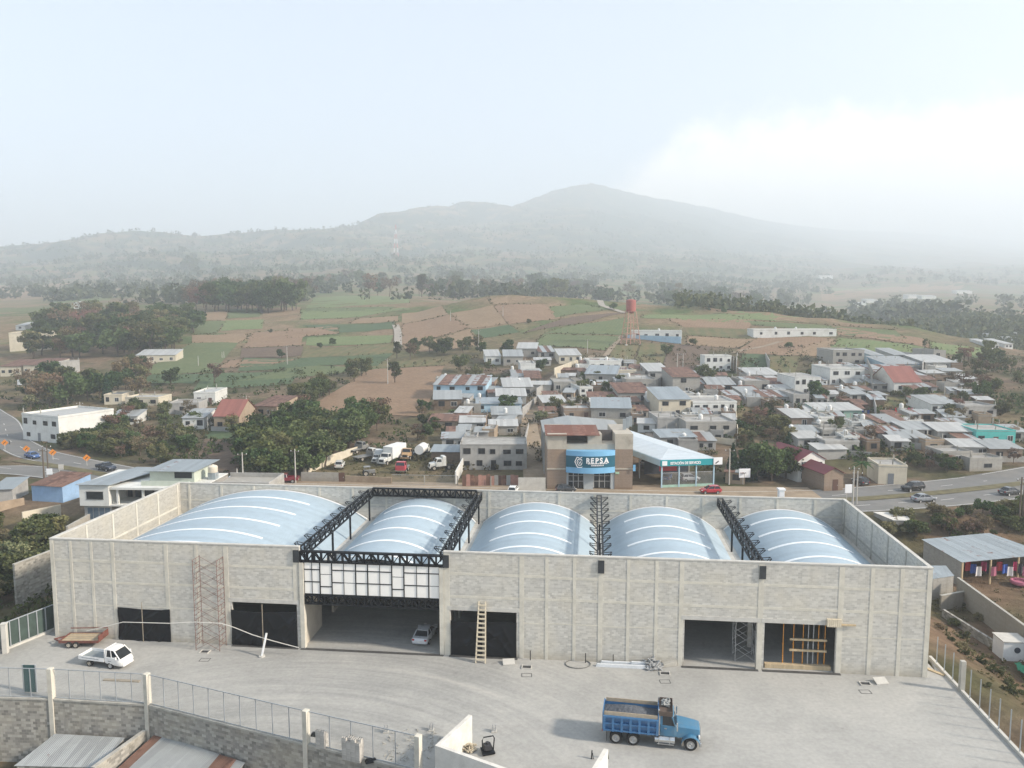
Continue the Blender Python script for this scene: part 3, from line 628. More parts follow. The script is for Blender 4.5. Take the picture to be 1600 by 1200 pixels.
def wbox(name, mat, *boxes, parent=wh, bevel=0):
    m_ = MB()
    for q in boxes: m_.box(*q)
    return m_.build(name, mat, parent, bevel=bevel)
GA0, GA1 = 27.62, 42.75
def fz(px, py): return FA(px, py)[1]
def fa(px, py=960): return FA(px, py)[0]
DOORS = [(fa(186), fa(265.5), fz(225, 952)), (fa(363), fa(464), fz(410, 942)), (fa(704), fa(807), fz(755, 955)), (fa(1069,1000), fa(1182,1000), fz(1125, 970)), (fa(1194,1000), fa(1306,1000), fz(1250, 975))]
def wall_run(a0, a1, doors, name):
    m_ = MB(); a = a0
    for (x0, x1, zt) in doors:
        m_.box(a, 0, -.3, x0, .3, WH); m_.box(x0, 0, zt, x1, .3, WH); a = x1
    m_.box(a, 0, -.3, a1, .3, WH)
    return m_.build(name, BLOCK, wh)
wall_run(0, GA0, DOORS[:2], 'front_wall'); wall_run(GA1, WW, DOORS[2:], 'front_wall')
BLOCK_S = mat_blocks('sun_side_block_wall', (.46,.44,.39), (.34,.325,.285), (.45,.43,.38))  # block darkened in colour to offset the strong sun on the left wall
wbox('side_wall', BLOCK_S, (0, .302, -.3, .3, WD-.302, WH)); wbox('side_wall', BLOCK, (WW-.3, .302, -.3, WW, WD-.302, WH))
wbox('back_wall', BLOCK, (0, WD-.3, -.3, WW, WD, WH))
for q in ((-.04,-.05,GA0,.35), (GA1,-.05,WW+.04,.35), (-.04,WD-.35,WW+.04,WD+.05)): wbox('coping', CONC_L, (q[0], q[1], WH+.002, q[2], q[3], WH+.12))
for q in (0, WW-.3): wbox('coping', CONC_L, (q-.04, .352, WH+.002, q+.34, WD-.352, WH+.12))
# frame of columns and ring beams standing a little proud of the blockwork
fcols = [(.0,.42),(fa(116),.3),(fa(148),.3),(fa(181),.36),(fa(262)+.1,.4),(fa(310),.3),(fa(356),.5),(fa(467)-.25,.5),(fa(697)+.1,.55),(fa(815),.45),(fa(854),.3),(fa(897),.3),(fa(938),.45),(fa(981),.3),(fa(1025),.3),(fa(1064),.42),(fa(1188),.5),(fa(1313),.5),(fa(1361),.36),(fa(1407),.36),(WW-.45,.45)]
for a, wd in fcols:
    a0, a1 = (a, a+wd) if a < .1 or a > WW-.5 else (a-wd/2, a+wd/2)
    inside = [d for d in DOORS if d[0]-.05 < (a0+a1)/2 < d[1]+.05]
    zb = inside[0][2]+.02 if inside else .004
    wbox('column', COLM, (a0, -.03, zb, a1, .05, WH-.12))
segs = [0.42] + [c[0] for c in fcols[1:]] + [WW-.45]
for i in range(len(fcols)-1):
    a0 = fcols[i][0] + (fcols[i][1]/2 if i else .42); a1 = fcols[i+1][0] - (fcols[i+1][1]/2 if i < len(fcols)-2 else 0)
    if a0 > GA0-1 and a1 < GA1+1.5: continue
    for zb in (8.45, 6.15, 3.7):
        am = (a0+a1)/2
        if any(d[0] < am < d[1] and zb < d[2] for d in DOORS): continue
        hh = .26 if zb > 6 else .13
        jz = random.uniform(-.05, .05)
        wbox('beam', COLM, (a0, -.02 if hh > .2 else -.012, zb+jz, a1, .05, zb+jz+hh))
for x0, x1, zt in DOORS[1:]: wbox('lintel', CONC_L, (x0-.3, -.05, zt, x1+.3, .12, zt+.42))
for k in range(6):                                      # columns inside the side and back parapets
    d = .6 + k*4.9
    wbox('column', COLM, (.25, d, 0, .36, d+.3, WH-.1)); wbox('column', CONC, (WW-.36, d, 0, WW-.25, d+.3, WH-.1))
wbox('beam', COLM, (.25, .4, 7.5, .34, WD-.4, 7.75)); wbox('beam', CONC, (WW-.34, .4, 7.5, WW-.25, WD-.4, 7.75))
for k in range(19):
    a = 1.5 + k*4.7
    wbox('column', COLM, (a, WD-.36, 5, a+.28, WD-.25, WH-.1))
wbox('beam', COLM, (.4, WD-.33, 8.4, WW-.4, WD-.26, 8.62))
wbox('floor_slab', YARD, (.3, .3, -.3, WW-.3, WD-.3, .012))
for x0, x1 in ((fa(362), fa(466)), (GA0, GA1), (fa(702), fa(809)), (fa(1064,1045), fa(1184,1045)), (fa(1190,1055), fa(1312,1055))):
    wbox('threshold', M('dark_channel', (.07,.068,.065), .9, .3, 2), (x0, -.42, .0, x1, .02, .035))
# roofs
BAYS = [(.3, 27.72, 10.25), (27.72, 42.68, 9.62), (42.68, 58.61, 9.45), (58.61, 74.25, 9.32), (74.25, WW-.3, 9.4)]
EAVE = 6.55
def arc(a0, a1, zc, n, r=0.0, t0=0.0, t1=1.0):
    h = zc - EAVE; wd = (a1-a0)/2; rad = (wd*wd + h*h)/(2*h); cz = zc - rad; th = math.asin(wd/rad)
    return [((a0+a1)/2 + (rad+r)*math.sin(-th + 2*th*(t0 + (t1-t0)*i/n)), cz + (rad+r)*math.cos(-th + 2*th*(t0 + (t1-t0)*i/n))) for i in range(n+1)]
def arch_strip(name, mat, a0, a1, zc, d0, d1, r0, r1, t0=0., t1=1., n=28):
    lo, hi = arc(a0, a1, zc, n, r0, t0, t1), arc(a0, a1, zc, n, r1, t0, t1)
    m_ = MB()
    for i in range(n):
        (xa, za), (xb, zb) = lo[i], lo[i+1]; (xc, zc_), (xd, zd) = hi[i], hi[i+1]
        m_.v += [(xa,d0,za),(xb,d0,zb),(xb,d1,zb),(xa,d1,za),(xc,d0,zc_),(xd,d0,zd),(xd,d1,zd),(xc,d1,zc_)]
        k = len(m_.v)-8; m_.f += [(k,k+3,k+2,k+1),(k+4,k+5,k+6,k+7),(k,k+1,k+5,k+4),(k+2,k+3,k+7,k+6)]
        if i == 0: m_.f.append((k+3,k,k+4,k+7))
        if i == n-1: m_.f.append((k+1,k+2,k+6,k+5))
    bm = bmesh.new(); me = bpy.data.meshes.new(name); me.from_pydata(m_.v, [], m_.f)
    bm.from_mesh(me); bmesh.ops.remove_doubles(bm, verts=bm.verts, dist=.0005); bmesh.ops.recalc_face_normals(bm, faces=bm.faces); bm.to_mesh(me); bm.free()
    for p in me.polygons: p.use_smooth = True
    me.set_sharp_from_angle(angle=R(30)); me.materials.append(mat)
    return link(name, me, wh)
for bi, (a0, a1, zc) in enumerate(BAYS):
    g0, g1 = a0+.55, a1-.55
    v_ = arch_strip('vault_roof', ROOFM, g0, g1, zc, .75, WD-.75, -.06, 0, n=40)
    for ds in (2.0, 6.7, 11.6, 16.6, 21.5):
        s_ = arch_strip('skylight', SKYL, g0, g1, zc, ds, ds+.46, .01, .07, .2 if bi else .17, .8 if bi else .74, n=20)
        s_.parent = v_
    e_ = arch_strip('edge_flashing', WHITE, g0, g1, zc, WD-.752, WD-.45, -.25, .06, n=36); e_.parent = v_
    arch_strip('arch_rib', CONC_L, g0, g1, zc-.1, 12.2, 12.5, -.5, -.1, n=24)
    wbox('gutter', CONC_L, (a0+(.02 if bi else .04), .4, EAVE-.32, a0+.56, WD-.4, EAVE-.02)); wbox('gutter', CONC_L, (a1-.56, .4, EAVE-.32, a1-.02, WD-.4, EAVE-.02))
for a in (27.72, 42.68):                                # piers and partition walls each side of the drive-through
    m_ = MB(); sgn = -1 if a < 30 else 1
    x0, x1 = (a-.12, a+.12)
    m_.box(x0, .32, 0, x1, 5.6, EAVE-.35); m_.box(x0, 5.6, 4.2, x1, 9.5, EAVE-.35); m_.box(x0, 9.5, 0, x1, WD-.4, EAVE-.35)
    m_.build('partition_wall', M('plastered_wall', (.50,.455,.375), .9, .12, .8), wh)
for a in (58.61, 74.25):
    for d in (5, 11.5, 18): wbox('column', CONC, (a-.2, d, 0, a+.2, d+.4, EAVE-.33))
# gate piers
wbox('gate_pier', COLM, (GA0-.02, -.1, 0, GA0+.42, .5, 9.2)); wbox('gate_pier', COLM, (GA1-.42, -.1, 0, GA1+.02, .5, 9.2))
# steel lattice trusses
def truss(name, p0, p1, z0, z1, wdt, npan, outs=(), posts=()):
    """lattice girder from p0 to p1 (along, deep), chords at z0 and z1, wdt wide"""
    t_ = bpy.data.objects.new(name, None); COL.objects.link(t_); t_.parent = wh
    P0 = Vector((*p0, 0)); P1 = Vector((*p1, 0)); d = (P1-P0).normalized(); nn = Vector((-d.y, d.x, 0))*wdt/2
    for sg in (-1, 1):
        for zz in (z0, z1):
            m_ = MB(); m_.bar(P0 + nn*sg + Vector((0,0,zz)), P1 + nn*sg + Vector((0,0,zz)), .15, .17); m_.build('chord', BLACK, t_)
    L = (P1-P0).length
    for i in range(npan+1):
        q = P0 + d*L*i/npan
        m_ = MB()
        for sg in (-1, 1): m_.bar(q + nn*sg + Vector((0,0,z0)), q + nn*sg + Vector((0,0,z1)), .13)
        m_.bar(q - nn + Vector((0,0,z1)), q + nn + Vector((0,0,z1)), .07)
        m_.build('upright', BLACK, t_)
        if i < npan:
            q2 = P0 + d*L*(i+1)/npan; lo, hi = (z0, z1) if i % 2 else (z1, z0)
            for sg in (-1, 1):
                m_ = MB(); m_.bar(q + nn*sg + Vector((0,0,lo)), q2 + nn*sg + Vector((0,0,hi)), .1); m_.build('diagonal', BLACK, t_)
    for sg, k in outs:                                  # little triangular outriggers for the cladding to come
        for i in range(k):
            q = P0 + d*L*(i+.35)/k; o_ = nn*sg + nn.normalized()*sg*.85
            m_ = MB(); a_ = q + nn*sg + Vector((0,0,z1)); b_ = q + o_ + Vector((0,0,z1+.12)); c_ = q + nn*sg + Vector((0,0,z1-.62)); e_ = d*.7
            m_.bar(a_, b_, .06); m_.bar(c_, b_, .06); m_.bar(a_+e_, b_+e_, .06); m_.bar(b_, b_+e_, .06); m_.bar(c_, b_+e_, .05)
            m_.build('outrigger', BLACK, t_)
    for f in posts:
        q = P0 + d*L*f; m_ = MB(); m_.box(q.x-.1, q.y-.1, EAVE-.02, q.x+.1, q.y+.1, z0-.08); m_.build('post', BLACK, t_)
    return t_
TZ0, TZ1 = 9.75, 10.62
truss('roof_truss', (27.72, .45), (27.72, WD-.5), TZ0, TZ1, .62, 16, [(1, 9)], (.12, .38, .64, .97))
truss('roof_truss', (42.68, .45), (42.68, WD-.5), TZ0, TZ1, .62, 16, [(1, 9)], (.12, .38, .64, .97))
truss('roof_truss', (58.61, .45), (58.61, WD-.5), TZ0, TZ1, .55, 16, [(1, 9), (-1, 9)], (.3, .6))
truss('roof_truss', (74.25, .45), (74.25, WD-.5), TZ0, TZ1, .62, 16, [(-1, 9)], (.12, .38, .64))
truss('gate_truss', (GA0+.02, .2), (GA1-.02, .2), fz(580,882)+.05, fz(580,866)+.02, .3, 20)
truss('gate_truss', (28.1, WD-.75), (42.3, WD-.75), 9.95, 10.95, .3, 20)
PZ1, PZ0 = fz(475, 878), fz(475, 928); LZ0 = fz(475, 944)
truss('gate_truss', (GA0+.44, .2), (GA1-.44, .2), LZ0+.08, PZ0-.12, .3, 20)
for a, sg in ((GA0-.62, 0), (GA1-.02, 0), (58.35, 0), (73.95, 0)): wbox('end_plate', M('slate_steel', (.045,.05,.055), .6, .2, 2, metal=.3), (a, -.16, 9.25, a+.62, -.072, 10.55))
# white infill panels in a black frame above the gate
xs = [70,155,240,365,490,615,740,865,990,1115,1245,1370,1480]; rowsA, rowsB = (0,.235,.617,1), (0,.375,.755,1)
pf0, pf1 = GA0+.42, GA1-.42
def pa(x): return pf0 + (pf1-pf0)*(x-70)/(1480-70)
for i in range(12):
    rr = rowsB if i in (2, 8) else rowsA
    for j in range(3):
        zt, zb = PZ1 - (PZ1-PZ0)*rr[j], PZ1 - (PZ1-PZ0)*rr[j+1]
        wbox('infill_panel', PANEL, (pa(xs[i])+.03, .1, zb+.03, pa(xs[i+1])-.03, .16, zt-.03))
        thin = (i in (2, 8) and j == 0) or (i in (4, 11) and j == 1)
        t2 = .02 if thin else .05
        wbox('panel_rail', BLACK, (pa(xs[i]), .06 if not thin else .085, zb-t2, pa(xs[i+1]), .14, zb+t2))
    t2 = .02 if i in (1, 4, 7, 10) else .055
    wbox('panel_mullion', BLACK, (pa(xs[i])-t2, .05, PZ0, pa(xs[i])+t2, .15, PZ1))
wbox('panel_mullion', BLACK, (pf1-.055, .05, PZ0, pf1+.055, .15, PZ1)); wbox('panel_backing', BLACK, (pf0, .17, PZ0, pf1, .2, PZ1))
# short stubs of rebar and conduit left standing at the foot of the wall
for px, py in ((829, 1022), (915, 1020), (958, 1022)):
    a, _ = FA(px, py); wbox('conduit_stub', BLACK, (a-.04, -.35, 0, a+.04, -.27, 1.0))

# ---- black plastic sheets hung in three doorways
PLAST = M('black_plastic', (.005,.006,.008), .33, .3, 2, spec=.2)
def tarp(x0, x1, z0, z1, label, seed, d=.06):
    rs = np.random.RandomState(seed); nx, nz_ = 44, 26
    u = np.linspace(0, 1, nx+1)[None, :].repeat(nz_+1, 0); v = np.linspace(0, 1, nz_+1)[:, None].repeat(nx+1, 1)
    sag = .06*np.sin(u*9.42)*(v) + .10*np.sin(v*9.4 + u*2)*.5
    wr = np.zeros_like(u)
    for k in range(16):
        cx, cz, an, ln = rs.uniform(0,1), rs.uniform(0,1), rs.choice([-1,1])*rs.uniform(.5,1.2), rs.uniform(.15,.4)
        du, dv = (u-cx)*(x1-x0), (v-cz)*(z1-z0); s_ = du*math.cos(an)+dv*math.sin(an); q = -du*math.sin(an)+dv*math.cos(an)
        wr += .13*np.exp(-(q/.12)**2)*np.exp(-(s_/(ln*4))**2)
    X = x0 + u*(x1-x0) - .08*np.sin(v*3.1)*(u-.5)*.6; Z = z0 + v*(z1-z0) + .10*np.sin(u*6.28+seed)*v; D = d - sag*.8 - wr
    X, Y_ = X, D
    me = grid_mesh('plastic_sheet', X, Y_, Z); me.materials.append(PLAST)
    for p in me.polygons: p.use_smooth = True
    o = thing('plastic_sheet', label, 'plastic sheet', B(0, 0), -WYAW); link('sheet', me, o)
    mm = MB(); mm.box((x0+x1)/2-.03, d-.34, z0, (x0+x1)/2+.03, d-.28, z1+.9); mm.build('batten', M('grey_wood', (.30,.26,.20), .9), o)
    return o
tarp(DOORS[0][0]-.08, DOORS[0][1]+.05, .02, DOORS[0][2]+.05, 'black plastic sheet fully covering the small left doorway', 1, -.09)
tarp(DOORS[1][0]-.1, DOORS[1][1]-.02, .1, fz(410, 955), 'black plastic sheet across the lower part of the doorway left of the gate', 2, -.1)
tarp(DOORS[2][0]+.02, DOORS[2][1]+.02, .1, fz(755, 971), 'wrinkled black plastic sheet behind the wooden ladder right of the gate', 3, -.1)

# ---- scaffolding, ladder, props
RUST = M('rusty_scaffold', (.20,.125,.105), .8, .3, 4); STEEL = M('galvanised', (.45,.46,.46), .5, .15, 3, metal=.5)
def scaffold(name, label, a0, a1, d0, d1, h, nl, mat, r=.03):
    o = thing(name, label, 'scaffold', B(a0, d0, .012 if d0 > 0 else .004), -WYAW); wd, dp = a1-a0, d1-d0; lh = h/nl
    for k in range(nl):
        for xx in (0, wd):
            m_ = MB(); z0 = k*lh
            for yy in (0, dp): m_.bar((xx, yy, z0), (xx, yy, z0+lh), r*2)
            for f in (.3, .62, .95): m_.bar((xx, 0, z0+lh*f), (xx, dp, z0+lh*f), r*1.6)
            m_.bar((xx, dp*.5, z0+lh*.3), (xx, dp*.5, z0+lh*.95), r*1.4)
            m_.build('frame', mat, o)
        for yy in (0, dp):
            m_ = MB(); m_.bar((0, yy, k*lh+.1), (wd, yy, (k+1)*lh-.15), r*1.2); m_.build('brace', mat, o)
            m_ = MB(); m_.bar((wd, yy, k*lh+.1), (0, yy, (k+1)*lh-.15), r*1.2); m_.build('brace', mat, o)
    return o
sx0, sx1 = FA(307, 1010, -1.6)[0], FA(344, 1010, -1.6)[0]
scaffold('scaffold_tower', 'tall rusty red scaffold tower against the left front wall', sx0, sx1, -1.7, -.25, 9.7, 6, RUST, .024)
sa0, sa1 = FA(1147, 1036, 2)[0], FA(1178, 1036, 2)[0]
scaffold('scaffold_tower', 'grey metal scaffold standing inside the open doorway above the dump truck', sa0, sa1, 1.6, 3.2, 4.6, 3, STEEL, .026)
WOOD = M('pale_timber', (.48,.38,.24), .85, .2, 3, stretch=(1, 1, .2)); WOODP = M('ladder_wood', (.60,.53,.40), .85, .15, 3)
la, lz = FA(751, 1034, -1.4); lt = FA(752, 940, -.15)
o = thing('ladder', 'pale wooden ladder leaning beside the black plastic doorway', 'ladder', B(la, -1.5, .004), -WYAW)
for s_ in (-.42, .42):
    m_ = MB(); m_.bar((s_*1.15, 0, 0), (s_*.8, 1.37, lt[1]), .13); m_.build('rail', WOODP, o)
for k in range(13):
    f = (k+.8)/13.6; m_ = MB(); m_.bar((-.47*(1.1-.25*f), 1.37*f-.06, lt[1]*f), (.47*(1.1-.25*f), 1.37*f-.06, lt[1]*f), .1, .14); m_.build('rung', WOODP, o)
ORANGE = M('orange_prop', (.55,.24,.04), .6, .15, 3)
for i, (px, mt, nm) in enumerate(((1222,ORANGE,'first orange'),(1238,ORANGE,'second orange'),(1253,ORANGE,'third orange'),(1261,STEEL,'first grey'),(1269,STEEL,'second grey'),(1277,ORANGE,'fourth orange'),(1287,ORANGE,'fifth orange'))):
    a, _ = FA(px, 1044, .9)
    o = thing('steel_prop', nm + ' steel prop from the left under the lintel of the rightmost doorway', 'prop', B(a, .9, .012), -WYAW, 'steel props in the rightmost doorway')
    m_ = MB(); m_.cyl((0,0,0), .06, 2.4, 10); m_.build('outer_tube', mt, o); m_ = MB(); m_.cyl((0,0,2.4), .045, DOORS[4][2]-2.43, 10); m_.build('inner_tube', mt, o)
    m_ = MB(); m_.box(-.12,-.12,0,.12,.12,.02); m_.build('base_plate', mt, o); m_ = MB(); m_.cyl((0,0,2.35), .085, .12, 10); m_.build('collar', mt, o)
for z_, nm in ((1.75, 'lower'), (2.85, 'upper')):
    a0, a1 = FA(1233, 1030, .7)[0], FA(1291, 1030, .7)[0]; o = MB().box(0, 0, 0, a1-a0, .14, .2).build('timber_rail', WOOD)
    o.location = B(a0, .66, z_); o.rotation_euler.z = -WYAW; tag(o, nm + ' timber board tied across the orange props', 'timber', 'boards across the props')
a0, a1 = fa(1196, 1050), fa(1300, 1050); o = MB().box(0, 0, 0, a1-a0, .5, .42).build('timber_sill', WOOD, bevel=.02)
o.location = B(a0, .4, .012); o.rotation_euler.z = -WYAW; tag(o, 'pale timber formwork lying along the sill of the rightmost doorway', 'formwork')
o = thing('formwork_box', 'small timber formwork box at the upper corner of the rightmost doorway', 'formwork', B(fa(1291, 975), -.5, DOORS[4][2]-.02), -WYAW)
for k in range(7): MB().box(k*.19, .1, 0, k*.19+.17, .42, .75).build('board', WOODP, o)
MB().box(1.4, .25, .1, 2.7, .42, .25).build('beam', WOOD, o)
# ---- white flexible pipe strung along the left wall and its prop
pp = [(135, 986), (165, 979), (192, 972), (230, 973), (265, 974), (305, 972), (345, 974), (365, 980), (395, 992), (425, 1001), (455, 1009), (467, 1012)]
m_ = MB(); m_.smooth = True; m_.tube([B(*FA(px, py, -1.9)[:1], -1.9, max(.1, FA(px, py, -1.9)[1])) for px, py in pp], .042, 8)
tag(m_.build('pipe', M('white_pvc', (.60,.58,.53), .4, .08, 2)), 'long white flexible pipe strung across the left doorways', 'pipe')
a, _ = FA(409, 1018, -2.4); o = thing('pipe_support', 'short white post propping up the white pipe', 'post', B(a, -2.4, .004), -WYAW)
m_ = MB(); m_.bar((0, 0, .1), (.35, .5, 2.3), .16); m_.build('post', WHITE, o); m_ = MB(); m_.cyl((0,0,0), .32, .12, 14); m_.build('base', CONC_L, o)

# ---- small things on the slab
DIRTYW = M('white_sheet_metal', (.68,.71,.73), .45, .08, 2, metal=.15)
def yp_(px, py, z=.004): p = Gz(px, py); return Vector((p.x, p.y, z))
for k, (x0, x1, py, h, z_) in enumerate(((931, 1010, 1042, .28, 0), (938, 1006, 1038, .3, .0), (962, 1000, 1034, .62, .0), (985, 1014, 1041, .42, 0))):
    p0, p1 = yp_(x0, py), yp_(x1, py); L = (p1-p0).length
    o = thing('roof_sheet_stack', ('lowest and longest', 'second longest', 'tallest white', 'shortest front')[k] + ' stack of folded white roof sheets at the front wall', 'sheet stack', p0, -WYAW, 'folded roof sheets by the wall')
    for j in range(3): MB().box(.06*j, .02*j, h*j/3+.002, L-.09*j, .34-.03*j, h*(j+1)/3).build('sheet', DIRTYW, o)
def scatter_pieces(name, label, cat, loc, n, rad, size, mat, seed, part='piece', hh=.6, kind=None):
    rs = random.Random(seed); o = thing(name, label, cat, loc)
    m_ = MB()
    for k in range(n):
        r_ = rad*math.sqrt(rs.random()); t = rs.uniform(0, 6.28); h = hh*(1-r_/rad)*rs.random()
        c = Vector((r_*math.cos(t), r_*math.sin(t), h+size*.3)); d = Vector((rs.uniform(-1,1), rs.uniform(-1,1), rs.uniform(-.5,.5))).normalized()*size*rs.uniform(.4,1.3)
        m_.bar(c-d, c+d, size*.5*rs.uniform(.4,1.2), size*.25)
    q = m_.build(part, mat, o); q['kind'] = 'stuff'
    return o
scatter_pieces('scrap_heap', 'heap of crumpled metal offcuts beside the white roof sheets', 'scrap heap', yp_(1019, 1041), 70, 1.0, .34, STEEL, 4, 'offcuts', .9)
scatter_pieces('rubble_pile', 'grey patch of cement rubble below the fence corner', 'rubble', yp_(645, 1165), 90, 2.6, .16, CONC, 5, 'rubble', .2)
scatter_pieces('rag_bundle', 'small pale bundle of sacks behind the low white wall', 'sacks', yp_(733, 1170), 26, .7, .3, M('sacking', (.50,.44,.33), .95, .2, 3), 6, 'sacks', .5)
o = thing('concrete_slab', 'broken slab leaning next to the metal offcuts', 'slab', yp_(1046, 1040), .2); m_ = MB(); m_.hexa([(-.8,-.3,0),(.7,-.35,0),(.8,.3,.1),(-.7,.35,.1),(-.75,-.3,.3),(.6,-.3,.55),(.75,.3,.6),(-.7,.35,.35)]); m_.build('slab', CONC, o, bevel=.03)
m_ = MB(); m_.smooth = True; c0 = yp_(903, 1038); m_.tube([c0 + Vector((1.25*math.cos(t/24*6.283), .95*math.sin(t/24*6.283), .05)) for t in range(25)], .045, 6, False)
tag(m_.build('hose', M('grey_hose', (.16,.16,.15), .6)), 'loop of grey hose lying on the slab by the wall', 'hose')
PIT = M('pit_dark', (.05,.05,.05), .9); 
for k, (px, py, nm) in enumerate(((823, 1043, 'in front of the black plastic doorway right of the gate'), (1039, 1053, 'in front of the metal offcuts'), (1352, 1069, 'before the blank right end of the wall'), (320, 1019, 'at the foot of the rusty scaffold'))):
    o = thing('drain_box', 'square open drain box ' + nm, 'drain', yp_(px, py), -WYAW, 'drain boxes in the yard')
    m_ = MB()
    for q in ((-.5,-.4,.5,-.32),(-.5,.32,.5,.4),(-.5,-.32,-.42,.32),(.42,-.32,.5,.32)): m_.box(q[0], q[1], 0, q[2], q[3], .1)
    m_.build('rim', CONC_L, o); MB().box(-.419, -.319, 0, .419, .319, .012).build('pit_shade_plate', PIT, o)  # flat dark plate puts the shade of the open box into colour
    p = yp_(px, py+12); m2 = MB()
    for q in ((-.5,-.36,.5,-.31),(-.5,.31,.5,.36),(-.5,-.31,-.45,.31),(.45,-.31,.5,.31)): m2.box(q[0], q[1], 0, q[2], q[3], .012)
    tag(m2.build('chalk_frame', PIT), 'square outline on the slab ' + nm, 'marking', 'outlines beside the drains').location = p
for px, py, nm, tl in ((795, 1037, 'small tilted grey cover plate near the ladder', .25), (1376, 1067, 'tilted concrete cover beside the drain at the right wall end', .3)):
    o = thing('cover_plate', nm, 'cover plate', yp_(px, py), .1); m_ = MB(); m_.hexa([(-.6,-.4,.02),(.6,-.4,.02),(.6,.4,tl),(-.6,.4,tl),(-.6,-.4,.12),(.6,-.4,.12),(.6,.4,tl+.1),(-.6,.4,tl+.1)]); m_.build('plate', CONC_L, o)
for px, py, nm in ((603, 1144, 'leftmost'), (674, 1141, 'middle'), (772, 1143, 'rightmost')):
    o = thing('anchor_bolts', nm + ' little cluster of anchor bolts rising from the yard', 'bolts', yp_(px, py)); m_ = MB()
    for dx in (-.12, .12):
        for dy in (-.12, .12): m_.box(dx-.04, dy-.04, 0, dx+.04, dy+.04, .55)
    m_.build('bolt_cage', STEEL, o); MB().box(-.22,-.22,0,.22,.22,.1).build('plate', CONC_L, o)
# stacks of hollow blocks behind the fence: every block a part
BLK = M('hollow_block', (.46,.44,.40), .95, .15, 2, bump=.3, rand=.12)
bme = MB(); bme.box(-.2,-.1,0,.2,-.07,.2); bme.box(-.2,.07,0,.2,.1,.2); bme.box(-.2,-.07,0,-.16,.07,.2); bme.box(.16,-.07,0,.2,.07,.2); bme.box(-.02,-.07,0,.02,.07,.2)
bme = bme.mesh('hollow_block'); bme.materials.append(BLK)
for (px, py, nx, ny, nz_, nm) in ((508, 1168, 2, 3, 8, 'narrow stepped stack of hollow grey blocks behind the fence'), (556, 1186, 4, 3, 9, 'wide stack of hollow grey blocks behind the fence')):
    o = thing('block_stack', nm, 'block stack', yp_(px, py), R(-20)); rs = random.Random(px)
    for k in range(nz_):
        for i in range(nx):
            for j in range(ny):
                if k > nz_ - 1 - (j if nx == 2 else rs.choice((0, 0, 1))): continue
                if 0 < i < nx-1 and 0 < j < ny-1 and k < nz_-2: continue
                q = link('hollow_block', bme, o); q.location = ((i-nx/2)*.41 + rs.uniform(-.012,.012), (j-ny/2)*.21 + rs.uniform(-.01,.01), k*.202); q.rotation_euler.z = rs.uniform(-.03,.03)
o = thing('cement_bag', 'small black bag lying in front of the wide block stack', 'bag', yp_(580, 1190), .4); m_ = MB(); m_.hexa([(-.5,-.3,0),(.5,-.3,0),(.5,.3,0),(-.5,.3,0),(-.3,-.2,.22),(.35,-.15,.3),(.3,.2,.2),(-.35,.2,.25)]); m_.build('bag', PLAST, o, bevel=.06)
o = thing('cement_bag', 'dark folded bag beside the narrow block stack', 'bag', yp_(494, 1150), -.2); m_ = MB(); m_.hexa([(-.45,-.2,0),(.45,-.2,0),(.45,.2,0),(-.45,.2,0),(-.35,-.15,.3),(.35,-.15,.35),(.3,.15,.3),(-.35,.15,.3)]); m_.build('bag', PLAST, o, bevel=.05)
# low white wall in the foreground
WALLW = M('pale_render', (.62,.60,.55), .88, .1, 1.2, bump=.15, dirt=(.46,.43,.38))
def wall_seg(name, label, p0, p1, z0, z1, th, mat, cap=None, cat='wall'):
    d = Vector((p1.x-p0.x, p1.y-p0.y, 0)); o = thing(name, label, cat, (p0.x, p0.y, 0), math.atan2(d.y, d.x))
    MB().box(0, -th/2, z0, d.length, th/2, z1).build('wall', mat, o)
    if cap: MB().box(-.03, -th/2-.04, z1+.001, d.length+.03, th/2+.04, z1+.1).build('coping', cap, o)
    return o
LZ = 2.35; c_, u_, r_ = Gz(684, 1164, LZ), Gz(735, 1117, LZ), Gz(960, 1262, LZ)
o = thing('low_wall', 'white rendered L-shaped low wall in the foreground', 'wall', (c_.x, c_.y, 0))
for nm, q in (('long_leg', r_), ('short_leg', u_)):
    d = q - c_; L = d.length; nn = Vector((-d.y, d.x, 0)).normalized()*.16; e = d.normalized()*(-.16 if nm == 'long_leg' else .16)
    a_, b_ = (e.x, e.y), (d.x, d.y)
    m_ = MB(); m_.prismz([(a_[0]-nn.x, a_[1]-nn.y), (b_[0]-nn.x, b_[1]-nn.y), (b_[0]+nn.x, b_[1]+nn.y), (a_[0]+nn.x, a_[1]+nn.y)], .0, LZ); m_.build(nm, WALLW, o)
wall_seg('low_wall', 'short white wall stub at the bottom edge left of the truck', Gz(947, 1170, LZ), Gz(905, 1240, LZ), 0, LZ, .34, WALLW)
